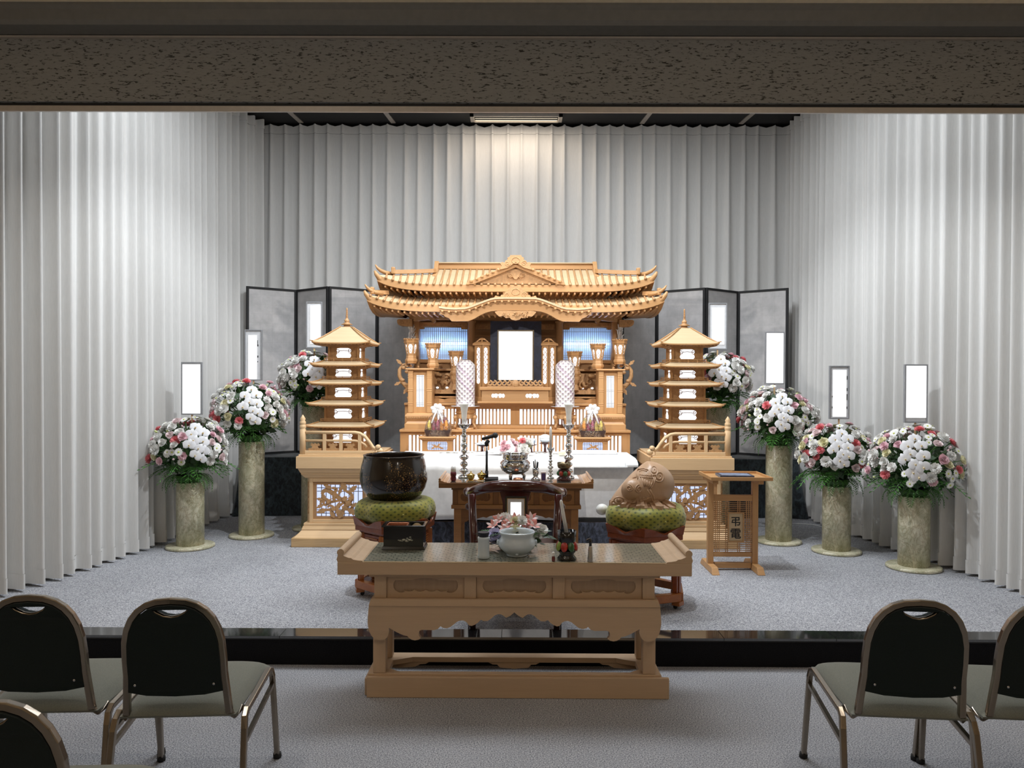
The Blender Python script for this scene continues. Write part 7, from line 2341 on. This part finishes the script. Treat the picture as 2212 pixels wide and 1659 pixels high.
# the bouquet on the coffin
bt, bx, by__, bz = BQ
for k in range(34):
    a = r.uniform(-1, 1); b = r.uniform(0, 1)
    kd = r.choice(['pink carnation', 'pink rose', 'pink rose', 'pink lisianthus', 'daisy']) if a < .25 else r.choice(['white rose', 'cream rose', 'white carnation'])
    if k < 2: kd = 'coral carnation'
    x = bx + .02 + .115 * a; z = bz + .035 + .115 * b * (1 - .35 * abs(a)) ; y = by__ - .055 + .07 * b + r.uniform(-.02, .02)
    put(NAMES[kd], FL[kd], bt, (x, y, z), quat((a * .6, -1, .5 + b), r.uniform(0, 6)), r.uniform(.022, .032))

# ------------------------------------------------------------------ stacking chairs in the hall
def arch(w, z0, z1, n=14, wb=None):
    """half-oval arch outline from (-w,z0) over the top to (w,z0)"""
    zs = z1 - .21
    wb = wb or w
    p = [(-wb, z0), (-w, zs - .06), (-w, zs)]
    for i in range(1, n):
        a = pi - pi * i / n
        c, s = cos(a), sin(a)
        p.append((w * (abs(c) ** .80) * (1 if c > 0 else -1), zs + (z1 - zs) * abs(s) ** .80))
    return p + [(w, zs), (w, zs - .06), (wb, z0)]
def lean(x, z):          # back leans away from the seat
    k = max(0, z - .42)
    return (x, -.205 - .20 * k + .05 * k * k, z)
def make_chair(label, loc, rz):
    t = thing('stacking_chair', label, 'chair', loc, rz, group='stacking chairs in the hall', world=False)
    a = arch(.167, .40, .82, wb=.178)
    path = [lean(x, z) for x, z in a]
    path = [(-.198, -.13, .383), (-.190, -.185, .378)] + path + [(.190, -.185, .378), (.198, -.13, .383)]
    obj('back_frame', G().tube(path, .0165, 4, smooth=False, up=(0, 1, 0), sx=1.0), M['bronze'], t, bevel=.004)
    # padded back with a hand slot
    zs = .485
    out = arch(.159, .55, .808)
    out = [(-.163, zs + .0), (-.160, .52)] + out[1:-1] + [(.160, .52), (.163, zs)] + [(.10, zs - .012), (0, zs - .016), (-.10, zs - .012)]
    slot = [(-.062, .792), (.062, .792), (.05, .778), (.025, .765), (0, .761), (-.025, .765), (-.05, .778)]
    g = G().prism(out, -.014, .022, 'y', holes=[slot])
    for i, (x, y, z) in enumerate(g.v):
        q = lean(x, z); g.v[i] = (x, q[1] + y + .010 * (1 - (x / .18) ** 2) * (1 if y > 0 else -.6), z)
    obj('back_pad', g, M['fabric_g'], t)
    s2 = [(x, z - .010) for x, z in slot[2:][::1]]
    g = G().tube([(lean(x, z)[0], lean(x, z)[1] - .002, z) for x, z in ((-.064, .792), (-.05, .777), (-.025, .764), (0, .760), (.025, .764), (.05, .777), (.064, .792))], .006, 6, sx=2.2)
    obj('slot_trim', g, M['bronze'], t)
    for e in (-1, 1):
        q = lean(e * .135, .515)
        obj('screw', G().ball((q[0], q[1] - .022, q[2]), .005, 8, 5, sy=.5), M['steel'], t)
    def seat(u, v):
        a_, b_ = -1 + 2 * u, -1 + 2 * v
        w = .213 - .012 * (1 - b_) / 2
        ro = (1 - abs(a_) ** 5) ** .5 * (1 - abs(b_) ** 5) ** .5
        x = a_ * w; y = .015 + .228 * b_
        return (x, y, .392 + .050 * ro)
    g = G().grid(seat, 22, 22)
    g.grid(lambda u, v: ((-1 + 2 * u) * .202, .015 + .222 * (-1 + 2 * v), .383), 2, 2)
    g.grid(lambda u, v: (lambda p, q: (p[0] + (q[0] - p[0]) * v, p[1] + (q[1] - p[1]) * v, p[2] + (q[2] - p[2]) * v))(*(lambda w: ((( -1 + 2 * w[0]) * (.213 - .012 * (1 - (-1 + 2 * w[1])) / 2), .015 + .228 * (-1 + 2 * w[1]), .392), ((-1 + 2 * w[0]) * .202, .015 + .222 * (-1 + 2 * w[1]), .383)))(per(u))), 80, 2)
    obj('seat', g, M['fabric_s'], t)
    for e in (-1, 1):
        x = e * .213
        # inverted U of square tube, feet splayed
        f = [(x + e * .024, -.265, .002), (x + e * .016, -.20, .335), (x + e * .013, -.185, .370), (x + e * .012, -.160, .386), (x + e * .012, .165, .406), (x + e * .013, .195, .396), (x + e * .016, .208, .365), (x + e * .024, .262, .002)]
        obj('leg_frame', G().tube(f, .0155, 4, smooth=False, up=(1, 0, 0)), M['bronze'], t, bevel=.004)
        obj('stretcher', G().tube([(x + e * .018, -.218, .285), (x + e * .018, .215, .335)], .011, 4, smooth=False, up=(1, 0, 0)), M['bronze'], t)
        for y in (-.265, .262):
            obj('foot_cap', G().lathe([(.017, .0005), (.018, .01), (.016, .022)], 8, (x + e * .024, y * 1.0 - (.0 if y > 0 else 0), 0)), M['black'], t)
    obj('seat_rail', G().beam((-.222, -.12, .376), (.222, -.12, .376), .022, .012), M['bronze'], t)
    obj('seat_rail', G().beam((-.222, .15, .376), (.222, .15, .376), .022, .012), M['bronze'], t)
    return t
def per(u):
    s = u * 4 * .9999; k = int(s); f = s - k
    return [(f, 0), (1, f), (1 - f, 1), (0, 1 - f)][k]
def chair_pos(px, pytop, yaw):
    # rail top is .80 high; find depth from the pixel height of the rail
    yy = pytop - (px - 1113) * .0038
    Yt = (1.6 - .83) * F / (yy - 815)
    x = X(px, Yt)
    o = Vector((0, -.205 - .20 * .40, 0)); o.rotate(Quaternion((0, 0, 1), yaw))
    return (x - o.x, Yt - o.y, 0)
c0 = make_chair('dark green stacking chair with sticker on its rear leg, second from left in front', chair_pos(366, 1295, radians(4)), radians(4))
ch = {}
for k, (px, py, yaw, lab) in enumerate(((58, 1289, 3, 'dark green stacking chair cut by the left picture edge, leftmost in front'),
                                        (-42, 1520, 3, 'dark green stacking chair, only its back corner shows at the lower left corner'),
                                        (1990, 1297, -5, 'dark green stacking chair with sticker, whole one at the right near the aisle'),
                                        (2284, 1301, -5, 'dark green stacking chair cut by the right picture edge'))):
    ch[k] = dup(c0, chair_pos(px, py, radians(yaw)), radians(yaw), label=lab)
M['tape'] = plain('white_sticker', (.62, .63, .66), .5)
def sticker(root, e):
    x = e * .2335
    g = G().box(x - .017, x + .017, -.2565, -.2225, .165, .20)
    o = obj('sticker', g, M['tape'], root)
sticker(c0, 1); sticker(ch[2], 1)
# socket flex lying along the curtains at the rear corners
t = thing('power_cable', 'thin white cable on the carpet at the foot of the right curtain', 'cable', (2.75, 7.6, ST))
obj('cable', G().tube(smooth_path([(2.5, 7.55, ST + .005), (2.75, 7.6, ST + .005), (2.95, 7.5, ST + .005), (2.98, 7.2, ST + .005)]), .004, 6), M['paper'], t)
